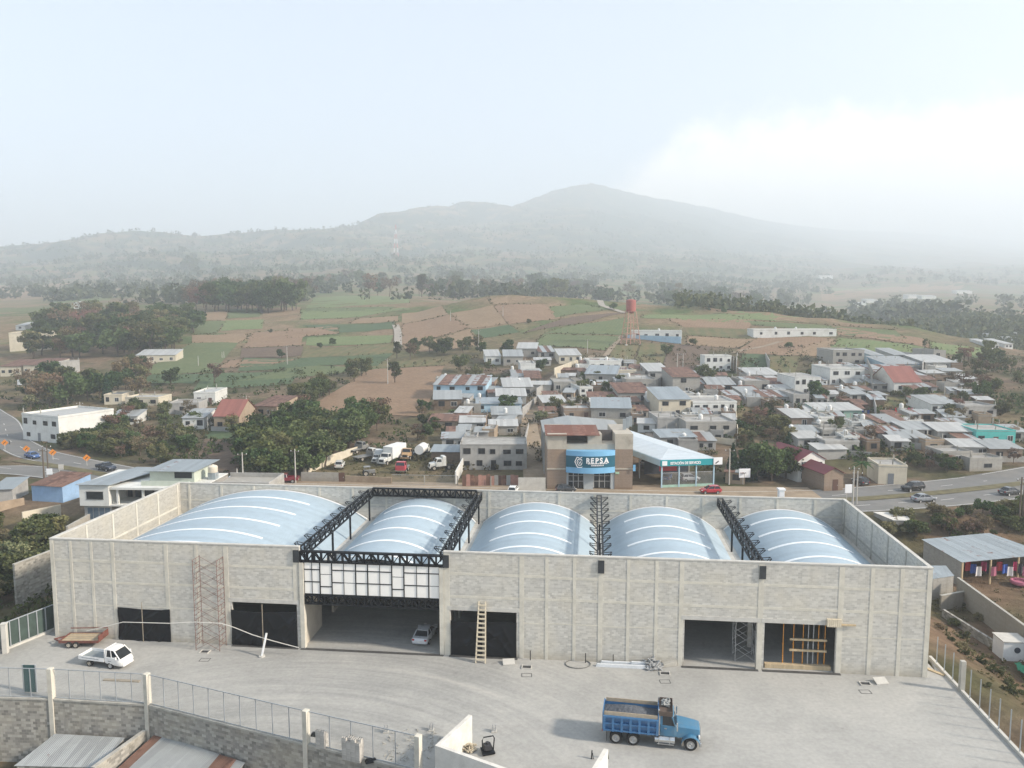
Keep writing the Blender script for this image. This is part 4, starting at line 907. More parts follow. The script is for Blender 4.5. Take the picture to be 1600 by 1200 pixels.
# plate compactor
o = thing('plate_compactor', 'black plate compactor with hoop handle inside the low white wall', 'compactor', yp_(762, 1177), .3)
m_ = MB(); m_.smooth = True; m_.tube([(-.45,-.1,.35), (-.5,-.2,1.3), (-.4,-.25,1.55), (.4,-.25,1.55), (.5,-.2,1.3), (.45,-.1,.35)], .05, 8); m_.build('handle', BLACK, o)
m_ = MB(); m_.hexa([(-.5,-.4,.05),(.5,-.4,.05),(.45,.5,.15),(-.45,.5,.15),(-.55,-.45,.2),(.55,-.45,.2),(.5,.55,.3),(-.5,.55,.3)]); m_.build('base_plate', BLACK, o, bevel=.03)
m_ = MB(); m_.box(-.3,-.2,.3,.3,.35,.75); m_.cyl((0,.1,.75), .16, .15, 12); m_.build('engine', M('dark_engine', (.04,.04,.045), .5, .3, 5), o, bevel=.03)
for px, nm in ((924, 'left'), (948, 'right')):
    o = thing('rebar_stub', nm + ' dark rebar stub by the bottom wall stub', 'rebar', yp_(px, 1186)); m_ = MB(); m_.bar((0,0,0), (.05,.05,.7), .08); m_.bar((.15,0,0), (.1,.1,.45), .06); m_.build('bars', BLACK, o)

# ================================================================== edges of the site
def mat_link():
    m, n, b = nodes('chain_link'); b.inputs['Base Color'].default_value = (.42,.45,.45,1); b.inputs['Metallic'].default_value = .4; b.inputs['Roughness'].default_value = .5
    t = nd(n, 'ShaderNodeBsdfTransparent'); x = nd(n, 'ShaderNodeMixShader', {0: .13, 1: t.outputs[0], 2: b.outputs[0]})
    n.links.new(x.outputs[0], [q for q in n.nodes if q.type == 'OUTPUT_MATERIAL'][0].inputs[0]); return m
LINK = mat_link()
GALV = M('fence_tube', (.40,.43,.45), .5, .1, 2, metal=.4)
FH = 2.75
def fence_run(name, label, p0, p1, nb, z0=.16, h=FH, mesh=True, group=None):
    d = Vector((p1[0]-p0[0], p1[1]-p0[1], 0)); L = d.length
    o = thing(name, label, 'fence', (p0[0], p0[1], z0), math.atan2(d.y, d.x), group)
    for k in range(1, nb): MB().box(L*k/nb-.03, -.03, 0, L*k/nb+.03, .03, h).build('post', GALV, o)
    MB().bar((.05, 0, h), (L-.05, 0, h), .06).build('top_rail', GALV, o); MB().bar((.05, 0, .06), (L-.05, 0, .06), .05).build('bottom_rail', GALV, o)
    if mesh:
        m_ = MB(); m_.add([(.05, .04, .08), (L-.05, .04, .08), (L-.05, .04, h-.04), (.05, .04, h-.04)], [(0,1,2,3)]); m_.build('mesh', LINK, o)
    return o
rwp = [(-52.0, 68.1), (-41.9, 67.6), (-32.7, 66.6), (-16.8, 60.3), (-7.2, 56.6), (-4.0, 55.2)]
rwl = ['leftmost stretch', 'stretch before the white pickup', 'long diagonal stretch', 'stretch before the block stacks', 'short end stretch']
for i in range(5):
    p0, p1 = rwp[i], rwp[i+1]; d = Vector((p1[0]-p0[0], p1[1]-p0[1], 0)); L = d.length
    o = thing('retaining_wall', rwl[i] + ' of the mottled block retaining wall below the yard', 'retaining wall', (p0[0], p0[1], 0), math.atan2(d.y, d.x), 'retaining wall stretches')
    MB().box(.0, -.16, -6.2, L, .16, .0).build('blockwork', BLOCK_D, o); MB().box(-.02, -.22, .002, L-.002, .2, .16).build('coping', CONC, o)
    MB().box(-.22, -.26, -6.2, .22, .24, FH+.25).build('pier', COLM, o, bevel=.02)
    if i < 4: fence_run('fence', rwl[i] + ' of the tubular fence on the retaining wall', (p0[0]+d.x/L*.25, p0[1]+d.y/L*.25), p1, (5, 6, 10, 5)[i], group='fence on the retaining wall')
o = thing('gate_leaf', 'dark teal sheet panel behind the leftmost fence stretch', 'panel', (*Gz(48, 1081).xy, .004), -.03); MB().box(-.6,-.03,0,.6,.03,2.6).build('sheet', M('teal_sheet', (.035,.085,.085), .6, .15, 1.5), o)
for s_ in (-.6, .6): MB().box(s_-.05,-.06,0,s_+.05,.06,2.65).build('jamb', GALV, o)
o = thing('plank', 'weathered plank lying on the yard behind the fence', 'plank', yp_(190, 1064), -.09); MB().box(-1.8,-.16,0,1.8,.16,.1).build('board', M('grey_wood', (.30,.26,.20), .9), o)
o = thing('plank', 'pale board lying by the right front corner of the warehouse', 'plank', yp_(1458, 1049), -1.0); MB().box(-1.1,-.2,0,1.1,.2,.09).build('board', WOOD, o)
# left fence beside the wall end, with dark netting
SHADE = M('green_shade_net', (.05,.075,.065), .8, .25, 1)
fl0, fl1 = Gz(-60, 1044), Gz(86, 984)
d = (fl1-fl0); L = d.length; o = thing('fence', 'fence with dark green netting left of the warehouse', 'fence', fl0, math.atan2(d.y, d.x))
for k in range(11): MB().box(L*k/10-.05, -.05, 0, L*k/10+.05, .05, 2.9).build('post', GALV, o)
MB().bar((0, 0, 2.9), (L, 0, 2.9), .09).build('top_rail', GALV, o); MB().box(.05, .06, .25, L-.05, .08, 2.85).build('netting', SHADE, o); MB().box(0, -.15, 0, L, .15, .22).build('kerb', CONC_L, o)
q = Gz(14, 1017); o = thing('gate_post', 'pale square concrete post in the left fence', 'post', (q.x, q.y-.5, 0), .2); MB().box(-.25,-.25,0,.25,.25,3.1).build('post', CONC_L, o, bevel=.03); MB().box(-.3,-.3,3.101,.3,.3,3.2).build('cap', CONC_L, o)
# right edge: kerb, slim posts and one concrete post
d = FENCE_R[1]-FENCE_R[0]; L = (FENCE_R[2]-FENCE_R[0]).length; ang = math.atan2(d.y, d.x)
o = thing('fence', 'row of slim bare fence posts on the right edge kerb', 'fence', FENCE_R[0], ang)
MB().box(0, -.14, -.4, L, .14, .24).build('kerb', CONC_L, o)
for px in (1463, 1475, 1488, 1515, 1530, 1545, 1560, 1577, 1593, 1610, 1628):
    py = 1028 + (px-1453)*(158/147); q = Gz(px, py); t = (q-FENCE_R[0]).dot(d.normalized()); MB().box(t-.035, -.035, .24, t+.035, .035, 2.9).build('post', GALV, o)
q = Gz(1502, 1080); o = thing('gate_post', 'square concrete post among the slim posts of the right fence', 'post', (q.x, q.y, .0), ang); MB().box(-.22,-.22,0,.22,.22,2.95).build('post', CONC, o, bevel=.02)

# ---- tin sheds in the lower lot
TIN = mat_sheet('grey_tin', (.335,.35,.345), 0, .18, .6, .12, .08, var=.16); TINR = mat_sheet('rust_streaked_tin', (.42,.46,.47), 0, .18, .55, .25, .55, var=.12); RUSTT = mat_sheet('rusty_tin', (.21,.115,.08), 0, .18, .85, .05, .5, (.10,.05,.035), .35)
TINW = mat_sheet('white_tin', (.45,.45,.43), 0, .2, .6, .08, .1, var=.14); TINB = mat_sheet('blue_grey_tin', (.29,.33,.35), 0, .2, .6, .12, .15, var=.12)
def quad_roof(o, name, P, th, mat):
    """thick sheet through four corner points given in the thing's own frame"""
    m_ = MB(); P = [Vector(p) for p in P]; up = Vector((0,0,th)); m_.hexa([*P, *[p+up for p in P]]); return m_.build(name, mat, o)
def shed_pix(name, label, corners, ground, mat, wallmat, cat='shed', strips=(), open_front=False):
    """shed whose roof corners are (px,py,z): near-left, near-right, far-right, far-left"""
    W_ = [Gz(*c) for c in corners]; c0 = sum(W_, Vector())/4; base = Vector((c0.x, c0.y, ground))
    d = W_[1]-W_[0]; ang = math.atan2(d.y, d.x); o = thing(name, label, cat, base, ang); rot = Matrix.Rotation(-ang, 3, 'Z')
    Lc = [rot @ (p - base) for p in W_]
    nseg = max(2, int((Lc[1]-Lc[0]).length/.95))
    for i in range(nseg):                               # each roofing sheet is a part
        u0, u1 = i/nseg, (i+1)/nseg; e = Vector((0,0,.012*(i % 2)))
        q = [Lc[0].lerp(Lc[1], u0)+e, Lc[0].lerp(Lc[1], u1)+e, Lc[3].lerp(Lc[2], u1)+e, Lc[3].lerp(Lc[2], u0)+e]
        quad_roof(o, 'roof_sheet', q, .03, (RUSTT if i in strips else mat))
    ins = [(Lc[i]*.96 + (sum(Lc, Vector())/4)*.04) for i in range(4)]
    for i in range(4):
        if open_front and i == 0: continue
        a_, b_ = ins[i], ins[(i+1) % 4]; m_ = MB(); t = (b_-a_); nn = Vector((-t.y, t.x, 0)).normalized()*.14
        m_.hexa([(a_.x,a_.y,-.6),(b_.x,b_.y,-.6),(b_.x+nn.x,b_.y+nn.y,-.6),(a_.x+nn.x,a_.y+nn.y,-.6),(a_.x,a_.y,a_.z-.03),(b_.x,b_.y,b_.z-.03),(b_.x+nn.x,b_.y+nn.y,b_.z-.03),(a_.x+nn.x,a_.y+nn.y,a_.z-.03)]); m_.build('wall', wallmat, o)
    if open_front:
        for f in (0, .33, .66, 1): p = ins[0].lerp(ins[1], f); MB().box(p.x-.1, p.y-.1, -.6, p.x+.1, p.y+.1, p.z-.03).build('post', WOOD, o)
    return o
shed_pix('shed', 'grey tin shed with one rusty sheet below the retaining wall at the left', [(22,1197,-3.5),(152,1200,-3.5),(196,1153,-2.75),(86,1147,-2.75)], -5.6, TIN, BLOCK_D, strips=(7,))
shed_pix('shed', 'wide grey tin shed with rusty corner at the bottom edge below the diagonal fence', [(178,1206,-3.4),(330,1262,-3.4),(383,1192,-2.6),(244,1146,-2.6)], -5.6, TIN, BLOCK_D, strips=(0, 8, 9))
wall_seg('boundary_wall', 'low block wall between the two tin sheds below the yard', Gz(232, 1137, -2.3), Gz(146, 1210, -2.9), -6, -2.35, .3, BLOCK_D, CONC)
# ---- neighbour's sheds and walls at the right
rs_ = shed_pix('shed', 'large grey tin roof shed open at the front, right of the warehouse', [(1503,879,-.9),(1640,866,-.9),(1545,833,-.3),(1440,843,-.3)], -4.4, TINB, BLOCK_V, open_front=True)
shed_pix('shed', 'small blue-grey lean-to roof tucked against the right warehouse wall', [(1456,905,-1.6),(1491,900,-1.6),(1478,884,-1.2),(1452,884,-1.2)], -4.4, TINB, BLOCK_V)
shed_pix('shed', 'small pale slab roof hut behind the right warehouse wall', [(1396,813,.3),(1424,814,.3),(1412,800,.6),(1364,800,.6)], -2.0, M('pale_slab', (.60,.58,.53), .85, .1, 1), BLOCK_V)
wall_seg('boundary_wall', 'long grey block boundary wall running down right of the warehouse', Gz(1497, 903, -1.4), Gz(1680, 1035, -1.4), -6.5, -1.4, .25, BLOCK_V, CONC)
wall_seg('boundary_wall', 'low pale block wall before the lean-to right of the warehouse', Gz(1470, 931, -2.6), Gz(1514, 923, -2.6), -6, -2.6, .25, BLOCK_V, CONC)
wall_seg('boundary_wall', 'low weedy block wall on the slope right of the warehouse', Gz(1474, 948, -3.2), Gz(1566, 1010, -3.6), -6.5, -3.5, .3, BLOCK_D)
o = thing('cistern', 'white painted cube cistern with a dark mark at the right edge', 'cistern', (*Gz(1577, 1022, -4.3).xy, -4.6), -.1); MB().box(-1.3,-1.2,-.5,1.3,1.2,2.2).build('tank', WHITE, o, bevel=.04); MB().box(-1.4,-1.3,2.201,1.4,1.3,2.32).build('lid', CONC_L, o); m_ = MB(); m_.cyl((.2,-1.24,1.3), .35, .03, 12, 1); m_.build('stain_mark', M('dark_paint', (.05,.06,.08), .7), o)
o = thing('tarpaulin', 'crumpled green tarpaulin on the slope at the right edge', 'tarpaulin', (*Gz(1622, 1050, -4.2).xy, -4.35), -.4)
gx, gy = np.meshgrid(np.linspace(-2, 2, 20), np.linspace(-1.2, 1.2, 14)); me = grid_mesh('sheet', gx, gy, .35 + .3*fbm(gx*20, gy*20, 40, 3)); me.materials.append(M('green_tarp', (.03,.22,.12), .5, .1, 2)); link('sheet', me, o)
# washing and goods under the big shed
cl = [((.55,.06,.07),'red'), ((.05,.12,.42),'blue'), ((.65,.62,.60),'white'), ((.52,.05,.16),'crimson'), ((.05,.05,.06),'black'), ((.42,.14,.20),'pink')]
for k in range(12):
    px = 1512 + k*8.2; q = Gz(px, 893 + (k % 3)*4, -3.4); c, nm = cl[k % 6]
    o = thing('hanging_garment', ('left ' if k < 6 else 'right ') + nm + ' garment hanging under the big tin shed', 'garment', (q.x, q.y, -4.2), random.uniform(-.3,.3), 'washing under the tin shed')
    gx, gz_ = np.meshgrid(np.linspace(-.45, .45, 7), np.linspace(.9, 2.3, 9)); me = grid_mesh('cloth', gx*(1.1-.12*gz_), .1*np.sin(gx*9+k), gz_); me.materials.append(M('cloth_'+nm, c, .9, .15, 3)); link('cloth', me, o)
    MB().bar((-.6, 0, 2.32), (.6, 0, 2.32), .04).build('line', BLACK, o)
o = thing('trampoline', 'pink and striped inflatable pool in front of the right shed', 'pool', (*Gz(1594, 905, -3.6).xy, -4.25)); m_ = MB(); m_.smooth = True; m_.lathe([(1.2,.0),(1.3,.25),(1.2,.5),(1.0,.5),(.95,.2)], 20); m_.build('rim', M('cloth_pink', (.42,.14,.20)), o); o.name = 'inflatable_pool'

# ================================================================== vehicles
GLASS = M('car_glass', (.02,.024,.028), .08, .2, 1, spec=.6); TYRE = M('tyre', (.022,.022,.022), .85, .2, 6); RIM = M('rim', (.42,.42,.41), .35, .1, 5, metal=.6)
RIMD = M('dusty_rim', (.36,.33,.28), .7, .2, 5); LAMP = M('lamp_lens', (.75,.74,.70), .15, .05, 4, spec=.6); TAIL = M('tail_lens', (.35,.02,.02), .2, .1, 4, spec=.6)
UNDER = M('underbody', (.025,.025,.026), .8, .2, 3); PLATE = M('number_plate', (.65,.65,.62), .5)
PAINT = {}
def paint(nm, c, r=.28, dirt=None): return M('paint_' + nm, c, r, .05, 1.2, spec=.5, coat=.4, dirt=dirt)
def loft(m_, st):
    n = len(st[0]); k = len(m_.v)
    for s_ in st: m_.v += [tuple(p) for p in s_]
    for i in range(len(st)-1):
        for j in range(n): a, b_ = k+i*n+j, k+i*n+(j+1) % n; m_.f.append((a, b_, b_+n, a+n))
    m_.f.append(tuple(range(k, k+n))[::-1]); m_.f.append(tuple(k+(len(st)-1)*n+j for j in range(n))); return m_
def sect(x, w, z0, z1, r=.1): return [(x, -w*.86, z0), (x, w*.86, z0), (x, w, z0+r*1.6), (x, w, z1-r), (x, w*.9, z1), (x, -w*.9, z1), (x, -w, z1-r), (x, -w, z0+r*1.6)]
WHEEL = {}
def wheel_mesh(r, wd, hub):
    key = (r, wd, hub)
    if key not in WHEEL:
        t = MB(); t.smooth = True; t.lathe([(r*.6,-wd/2),(r*.93,-wd/2),(r,-wd*.3),(r,wd*.3),(r*.93,wd/2),(r*.6,wd/2)], 20, axis=1, cap=False); tm = t.mesh('tyre'); tm.materials.append(TYRE)
        q = MB(); q.smooth = True; q.lathe([(r*.1,-wd*.3),(r*.2,-wd*.52),(r*.3,-wd*.34),(r*.5,-wd*.38),(r*.62,-wd*.51),(r*.62,wd*.51),(r*.5,wd*.38),(r*.3,wd*.34),(r*.2,wd*.52),(r*.1,wd*.3)], 16, axis=1); rm = q.mesh('rim'); rm.materials.append(RIM if hub else RIMD)
        WHEEL[key] = (tm, rm)
    return WHEEL[key]
def wheels(o, pos, r, wd=.22, hub=True):
    tm, rm = wheel_mesh(r, wd, hub)
    for x, y in pos:
        e = bpy.data.objects.new('wheel', None); COL.objects.link(e); e.parent = o; e.location = (x, y, r)
        link('tyre', tm, e); link('rim', rm, e)
CARM = {}
def car(label, pt, loc, rz, kind='sedan', group=None, name='car', S=1.0):
    """+x is forwards; proportions by kind"""
    o = thing(name, label, {'suv': 'car', 'pickup': 'pickup'}.get(kind, 'car'), loc, rz, group)
    L, W_, H = {'sedan': (4.5, .88, 1.45), 'hatch': (3.9, .84, 1.48), 'suv': (4.5, .92, 1.72), 'pickup': (5.2, .92, 1.78)}[kind]
    h = L/2; zb = {'sedan': .92, 'hatch': .92, 'suv': 1.08, 'pickup': 1.12}[kind]; z0 = .26 if kind in ('sedan', 'hatch') else .36
    m_ = MB(); m_.smooth = True
    if kind == 'sedan': st = [(-h,.74,.42,.78),(-h+.12,.86,.3,.93),(-h+.9,.88,z0,.97),(-h+1.5,W_,z0,.95),(.6,W_,z0,.93),(1.0,.88,z0,.90),(h-.5,.85,z0+.02,.80),(h-.1,.76,.32,.68),(h,.66,.4,.6)]
    elif kind == 'hatch': st = [(-h,.72,.42,.9),(-h+.15,.83,.3,.98),(-h+.9,W_,z0,.98),(.5,W_,z0,.95),(.95,.83,z0,.91),(h-.4,.8,z0+.02,.8),(h-.08,.72,.32,.68),(h,.6,.42,.6)]
    elif kind == 'suv': st = [(-h,.8,.5,1.0),(-h+.12,.9,.4,1.1),(-h+.9,W_,z0,1.1),(.6,W_,z0,1.08),(1.0,.91,z0,1.05),(h-.4,.88,z0,.98),(h-.08,.8,.42,.85),(h,.7,.5,.75)]
    else: st = [(-.5,W_,z0,1.1),(.6,W_,z0,1.1),(1.05,.92,z0,1.1),(h-.4,.9,z0,1.05),(h-.08,.84,.45,.92),(h,.74,.52,.8)]
    loft(m_, [sect(*s_) for s_ in st]); m_.build('body', pt, o)
    # glasshouse between the belt line and the roof
    xb0, xt0, xt1, xb1 = {'sedan': (-1.75, -1.05, .25, 1.1), 'hatch': (-1.85, -1.45, .2, 1.0), 'suv': (-2.1, -1.75, .25, 1.05), 'pickup': (-.45, -.3, .55, 1.2)}[kind]
    wb, wt = W_*.9, W_*.68
    m_ = MB(); m_.hexa([(xb0,-wb,zb-.06),(xb1,-wb,zb-.06),(xb1,wb,zb-.06),(xb0,wb,zb-.06),(xt0,-wt,H-.06),(xt1,-wt,H-.06),(xt1,wt,H-.06),(xt0,wt,H-.06)]); m_.build('windows', GLASS, o)
    m_ = MB(); m_.smooth = True; loft(m_, [[(x, -w_, z-.05), (x, w_, z-.05), (x, w_*.9, z), (x, -w_*.9, z)] for x, w_, z in ((xt0-.06, wt*.9, H-.03), (xt0+.15, wt*1.04, H), ((xt0+xt1)/2, wt*1.06, H+.03), (xt1-.12, wt*1.04, H), (xt1+.06, wt*.92, H-.04))]); m_.build('roof', pt, o)
    for s_ in (-1, 1):
        for (xa, za, xc, zc_) in ((xb0, zb-.06, xt0, H-.05), (xb1, zb-.06, xt1, H-.05), ((xb0+xb1)/2-.1, zb-.05, (xt0+xt1)/2-.05, H-.04)):
            m_ = MB(); m_.bar((xa, s_*(wb+.005), za), (xc, s_*(wt+.01), zc_), .08); m_.build('pillar', pt, o)
    wr = .31 if kind in ('sedan', 'hatch') else .37
    wheels(o, [(x, y) for x in (-L*.3, L*.31) for y in (-W_+.08, W_-.08)], wr)
    for s_ in (-1, 1):
        MB().box(h-.2, s_*.6-.14, .62, h-.04, s_*.6+.14, .74).build('headlight', LAMP, o)
        if kind != 'pickup': MB().box(-h-.015, s_*.66-.12, zb-.22, -h+.1, s_*.66+.12, zb-.06).build('taillight', TAIL, o)
        MB().box(xb1-.25, s_*(W_+.1)-.07, zb-.02, xb1-.1, s_*(W_+.1)+.07, zb+.11).build('mirror', pt, o)
    MB().box(-h-.02, -.22, .52, -h+.06, .22, .64).build('number_plate', PLATE, o)
    if kind == 'pickup':
        m_ = MB(); m_.box(-h, -W_, .5, -.5, -W_+.07, 1.15); m_.box(-h, W_-.07, .5, -.5, W_, 1.15); m_.box(-h, -W_+.07, .5, -h+.07, W_-.07, 1.15); m_.box(-h+.07, -W_+.07, .5, -.5, W_-.07, .62); m_.build('bed', pt, o, bevel=.02)
        for s_ in (-1, 1): MB().box(-h-.02, s_*.8-.06, .75, -h, s_*.8+.06, 1.05).build('taillight', TAIL, o)
    return o
RED = paint('red', (.42,.03,.045)); MAROON = paint('maroon', (.20,.025,.04)); SILVER = paint('silver', (.52,.54,.56)); DKGREY = paint('dark_grey', (.045,.05,.055)); BLACKP = paint('black', (.015,.016,.018)); BLUEP = paint('blue', (.035,.10,.27)); WHITEP = paint('white', (.76,.76,.74)); NAVY = paint('navy', (.02,.03,.05)); GREYP = paint('grey', (.22,.24,.26))
def at(px, py, lift=.0): p = G(px, py); p.z += lift; return p
def hd(p, q): return math.atan2(q.y-p.y, q.x-p.x)
p = B(40.0, 3.6, .012); car('silver sedan parked inside the warehouse gate, seen from behind', SILVER, p, -WYAW + R(86))
q = Gz(1110, 771); car('red hatchback on the dirt frontage by the blue service canopy', RED, (q.x, q.y, .075), R(183), 'hatch')
q = Gz(884, 769); car('dark car parked before the shop under the blue sign, half hidden by the wall', DKGREY, (q.x, q.y, .075), R(8), 'hatch')
q = Gz(802, 771); car('small white car half hidden behind the warehouse back wall', WHITEP, (q.x, q.y, .075), R(80), 'hatch')
q = Gz(446, 754); car('maroon pickup on the dirt verge left of the truck yard', MAROON, (q.x, q.y, .075), R(186), 'pickup', name='pickup')
d = hd(farR[9], farR[10]); q = Gz(1426, 767); car('black and silver sport utility car on the far carriageway', BLACKP, (q.x, q.y, .08), d + R(180), 'suv', 'cars on the highway')
d = hd(nearR[7], nearR[8]); q = Gz(1443, 784); car('grey-blue sedan on the near carriageway', GREYP, (q.x, q.y, .08), d, 'sedan', 'cars on the highway')
q = Gz(1578, 773); car('dark sedan near the right edge on the highway', DKGREY, (q.x, q.y, .08), hd(nearR[8], nearR[9]), 'sedan', 'cars on the highway')
q = Gz(51, 716); car('blue sedan on the curve of the left highway', BLUEP, (q.x, q.y, .08), hd(farR[3], farR[4]), 'sedan', 'cars on the highway')
q = Gz(166, 735); car('dark pickup on the highway behind the white house', NAVY, (q.x, q.y, .08), hd(farR[4], farR[5]), 'pickup', 'cars on the highway', 'pickup')
q = Gz(1344, 757); car('dark car parked in the drive beside the red-roofed chalet', DKGREY, (q.x, q.y, .1), R(100), 'hatch')
for k, (px, py, pt, nm, rz) in enumerate(((1078, 752, SILVER, 'silver car behind the bars at the front of the service canopy', 10), (1010, 727, SILVER, 'silver car parked halfway under the service canopy', 60), (1022, 733, RED, 'red car under the left edge of the service canopy', 60), (1042, 750, BLUEP, 'blue car behind the left corner of the service canopy', 70))):
    q = G(px, py); car(nm, pt, (q.x, q.y, q.z+.1), R(rz), 'hatch', 'cars at the service station')
# motorcycle
q = Gz(15, 694); o = thing('motorcycle', 'small dark motorcycle on the highway curve at the left edge', 'motorcycle', (q.x, q.y, .08), R(300))
wheels(o, [(-.62, 0), (.62, 0)], .3, .1); m_ = MB(); m_.bar((-.5,0,.5), (.35,0,.75), .2, .3); m_.bar((.35,0,.75), (.62,0,.3), .07); m_.build('body', BLACKP, o); m_ = MB(); m_.bar((.3,-.35,1.0), (.3,.35,1.0), .05); m_.bar((.3,0,.7), (.3,0,1.0), .05); m_.build('handlebar', BLACKP, o)

# ---- blue dump truck
TB = paint('truck_blue', (.045,.17,.29), .42, (.14,.20,.24)); TBD = paint('bed_blue', (.035,.145,.31), .5, (.12,.18,.24)); CHROME = M('chrome', (.62,.62,.61), .18, .08, 3, metal=.9)
f0, f1 = Gz(966, 1162), Gz(1083, 1174); rz = hd(f0, f1); ctr = f0 + (f1-f0)*(2.96/(2.96+3.27)); SX = (f1-f0).length/(2.96+3.27)
dt = thing('dump_truck', 'blue three-axle dump truck loaded with gravel in the yard', 'dump truck', (ctr.x, ctr.y+1.1, .004), rz); dt.scale = (SX,)*3
W2 = 1.22
m_ = MB(); m_.box(-4.0, -.45, .72, 3.7, -.3, 1.0); m_.box(-4.0, .3, .72, 3.7, .45, 1.0)
for x in (-3.9, -2.2, -.8, .6, 2.0, 3.5): m_.box(x, -.3, .75, x+.15, .3, .95)
m_.build('chassis', UNDER, dt)
wheels(dt, [(3.27, -1.0), (3.27, 1.0)], .54, .3)
wheels(dt, [(x, s_*y) for x in (-2.96, -1.5) for s_ in (-1, 1) for y in (.78, 1.08)], .54, .27)
for x in (-2.96, -1.5, 3.27): MB().bar((x, -1.0, .54), (x, 1.0, .54), .16).build('axle', UNDER, dt)
bed = bpy.data.objects.new('dump_bed', None); COL.objects.link(bed); bed.parent = dt
m_ = MB(); m_.box(-4.05, -W2, 1.12, .6, W2, 1.22); m_.build('floor', TBD, bed)
for s_ in (-1, 1):
    y0, y1 = (W2-.07, W2) if s_ > 0 else (-W2, -W2+.07)
    MB().box(-4.05, y0, 1.221, .6, y1, 2.5).build('side_panel', TBD, bed)
    yo = s_*W2
    for zz in (1.24, 1.83, 2.40): MB().box(-4.05, min(yo, yo+s_*.2), zz, .6, max(yo, yo+s_*.2), zz+.13).build('side_rail', TBD, bed)
    for k in range(7): x = -4.05 + k*(4.65-.2)/6; MB().box(x, min(yo, yo+s_*.23), 1.22, x+.2, max(yo, yo+s_*.23), 2.533).build('rib', TBD, bed)
    MB().box(-3.95, y0+.005, 2.535, .5, y1-.005, 2.86).build('sideboard', M('worn_sideboard', (.40,.33,.24), .9, .2, 2), bed)
MB().box(-4.12, -W2, 1.2, -4.052, W2, 2.75).build('tailgate', TBD, bed, bevel=.02); MB().box(.53, -W2, 1.221, .6, W2, 3.05).build('headboard', TBD, bed)
MB().box(.601, -W2+.05, 2.98, 1.75, W2-.05, 3.05).build('cab_shield', M('rusty_plate', (.10,.075,.06), .85, .3, 2), bed)
for q in ((.601, -W2, 2.9, 1.75, -W2+.049, 3.3), (.601, W2-.049, 2.9, 1.75, W2, 3.3), (1.70, -W2+.05, 3.051, 1.76, W2-.05, 3.3)): MB().box(*q).build('shield_rim', M('rusty_plate', (.10,.075,.06)), bed)
# gravel
gx, gy = np.meshgrid(np.linspace(-4.04, .52, 70), np.linspace(-W2+.075, W2-.075, 40)); hgt = 2.2 + .62*np.exp(-((gx+1.9)/1.7)**2 - (gy/1.0)**2) + .035*fbm(gx*10, gy*10, 5, 4)
me = grid_mesh('gravel', gx, gy, hgt); me.materials.append(M('grey_gravel', (.105,.115,.13), .95, .35, 9, bump=.8)); go = tag(link('gravel', me), 'heap of dark grey gravel in the bed of the blue dump truck', 'gravel', kind='stuff')
go.location = dt.location; go.rotation_euler = dt.rotation_euler; go.scale = dt.scale
rs = random.Random(3); m_ = MB(); m_.smooth = True
for k in range(9):
    pts = [Vector((rs.uniform(.8, 1.55), rs.uniform(-.2, 1.0), 3.1+rs.random()*.35)) for _ in range(6)]
    m_.tube(pts, .06, 6)
ro = tag(m_.build('rope_bundle', M('grey_net', (.30,.31,.30), .9, .3, 5)), 'tangle of grey rope and netting on the cab shield of the blue truck', 'rope'); ro.location = dt.location; ro.rotation_euler = dt.rotation_euler; ro.scale = dt.scale
cab = bpy.data.objects.new('cab', None); COL.objects.link(cab); cab.parent = dt
m_ = MB(); m_.smooth = True
loft(m_, [sect(.75, 1.02, .95, 2.05, .08), sect(2.0, 1.02, .95, 2.02, .08), sect(2.12, .98, .95, 1.98, .08)]); m_.build('cab_body', TB, cab)
m_ = MB(); m_.hexa([(.75,-1.0,2.0),(2.05,-1.0,1.97),(2.05,1.0,1.97),(.75,1.0,2.0),(.78,-.92,2.82),(1.72,-.92,2.80),(1.72,.92,2.80),(.78,.92,2.82)]); m_.build('window_band', GLASS, cab)
m_ = MB(); m_.smooth = True; loft(m_, [[(x,-y_,2.78),(x,y_,2.78),(x,y_*.92,2.78+t),(x,-y_*.92,2.78+t)] for x, y_, t in ((.72,.95,.1),(1.2,.97,.15),(1.75,.95,.1),(1.86,.9,.04))]); m_.build('roof', TB, cab)
for s_ in (-1, 1):
    for xa, xb_, wd in ((.82, .82, .2), (1.98, 1.68, .1)): MB().bar((xa, s_*1.0, 2.0), (xb_, s_*.925, 2.8), wd, .07).build('pillar', TB, cab)
    dr = MB().box(1.0, min(s_*1.02, s_*1.045), 1.05, 1.92, max(s_*1.02, s_*1.045), 1.98).build('door', TB, cab, bevel=.01); MB().box(1.08, min(s_*1.046, s_*1.08), 1.7, 1.28, max(s_*1.046, s_*1.08), 1.76).build('handle', CHROME, dr)
    MB().bar((2.1, s_*1.05, 2.05), (2.15, s_*1.45, 2.15), .04).build('mirror_arm', CHROME, cab); MB().box(2.08, s_*1.45-.1, 1.85, 2.18, s_*1.45+.1, 2.5).build('mirror', CHROME, cab)
    m_ = MB(); m_.smooth = True; m_.cyl((.62, s_*1.08, 1.15), .085, 2.2, 12); m_.build('exhaust_stack', CHROME, dt)
    m_ = MB(); m_.smooth = True; m_.cyl((.3, s_*.92, .72), .33, 1.65, 18, 0); m_.build('fuel_tank', CHROME, dt)
    for x in (.6, 1.5): MB().box(x, s_*.92-.345, .37, x+.06, s_*.92+.345, 1.06).build('tank_strap', CHROME, dt)
    MB().box(.5, min(s_*.95, s_*1.28), .42, 1.9, max(s_*.95, s_*1.28), .47).build('step', CHROME, dt)
hood = MB(); hood.smooth = True
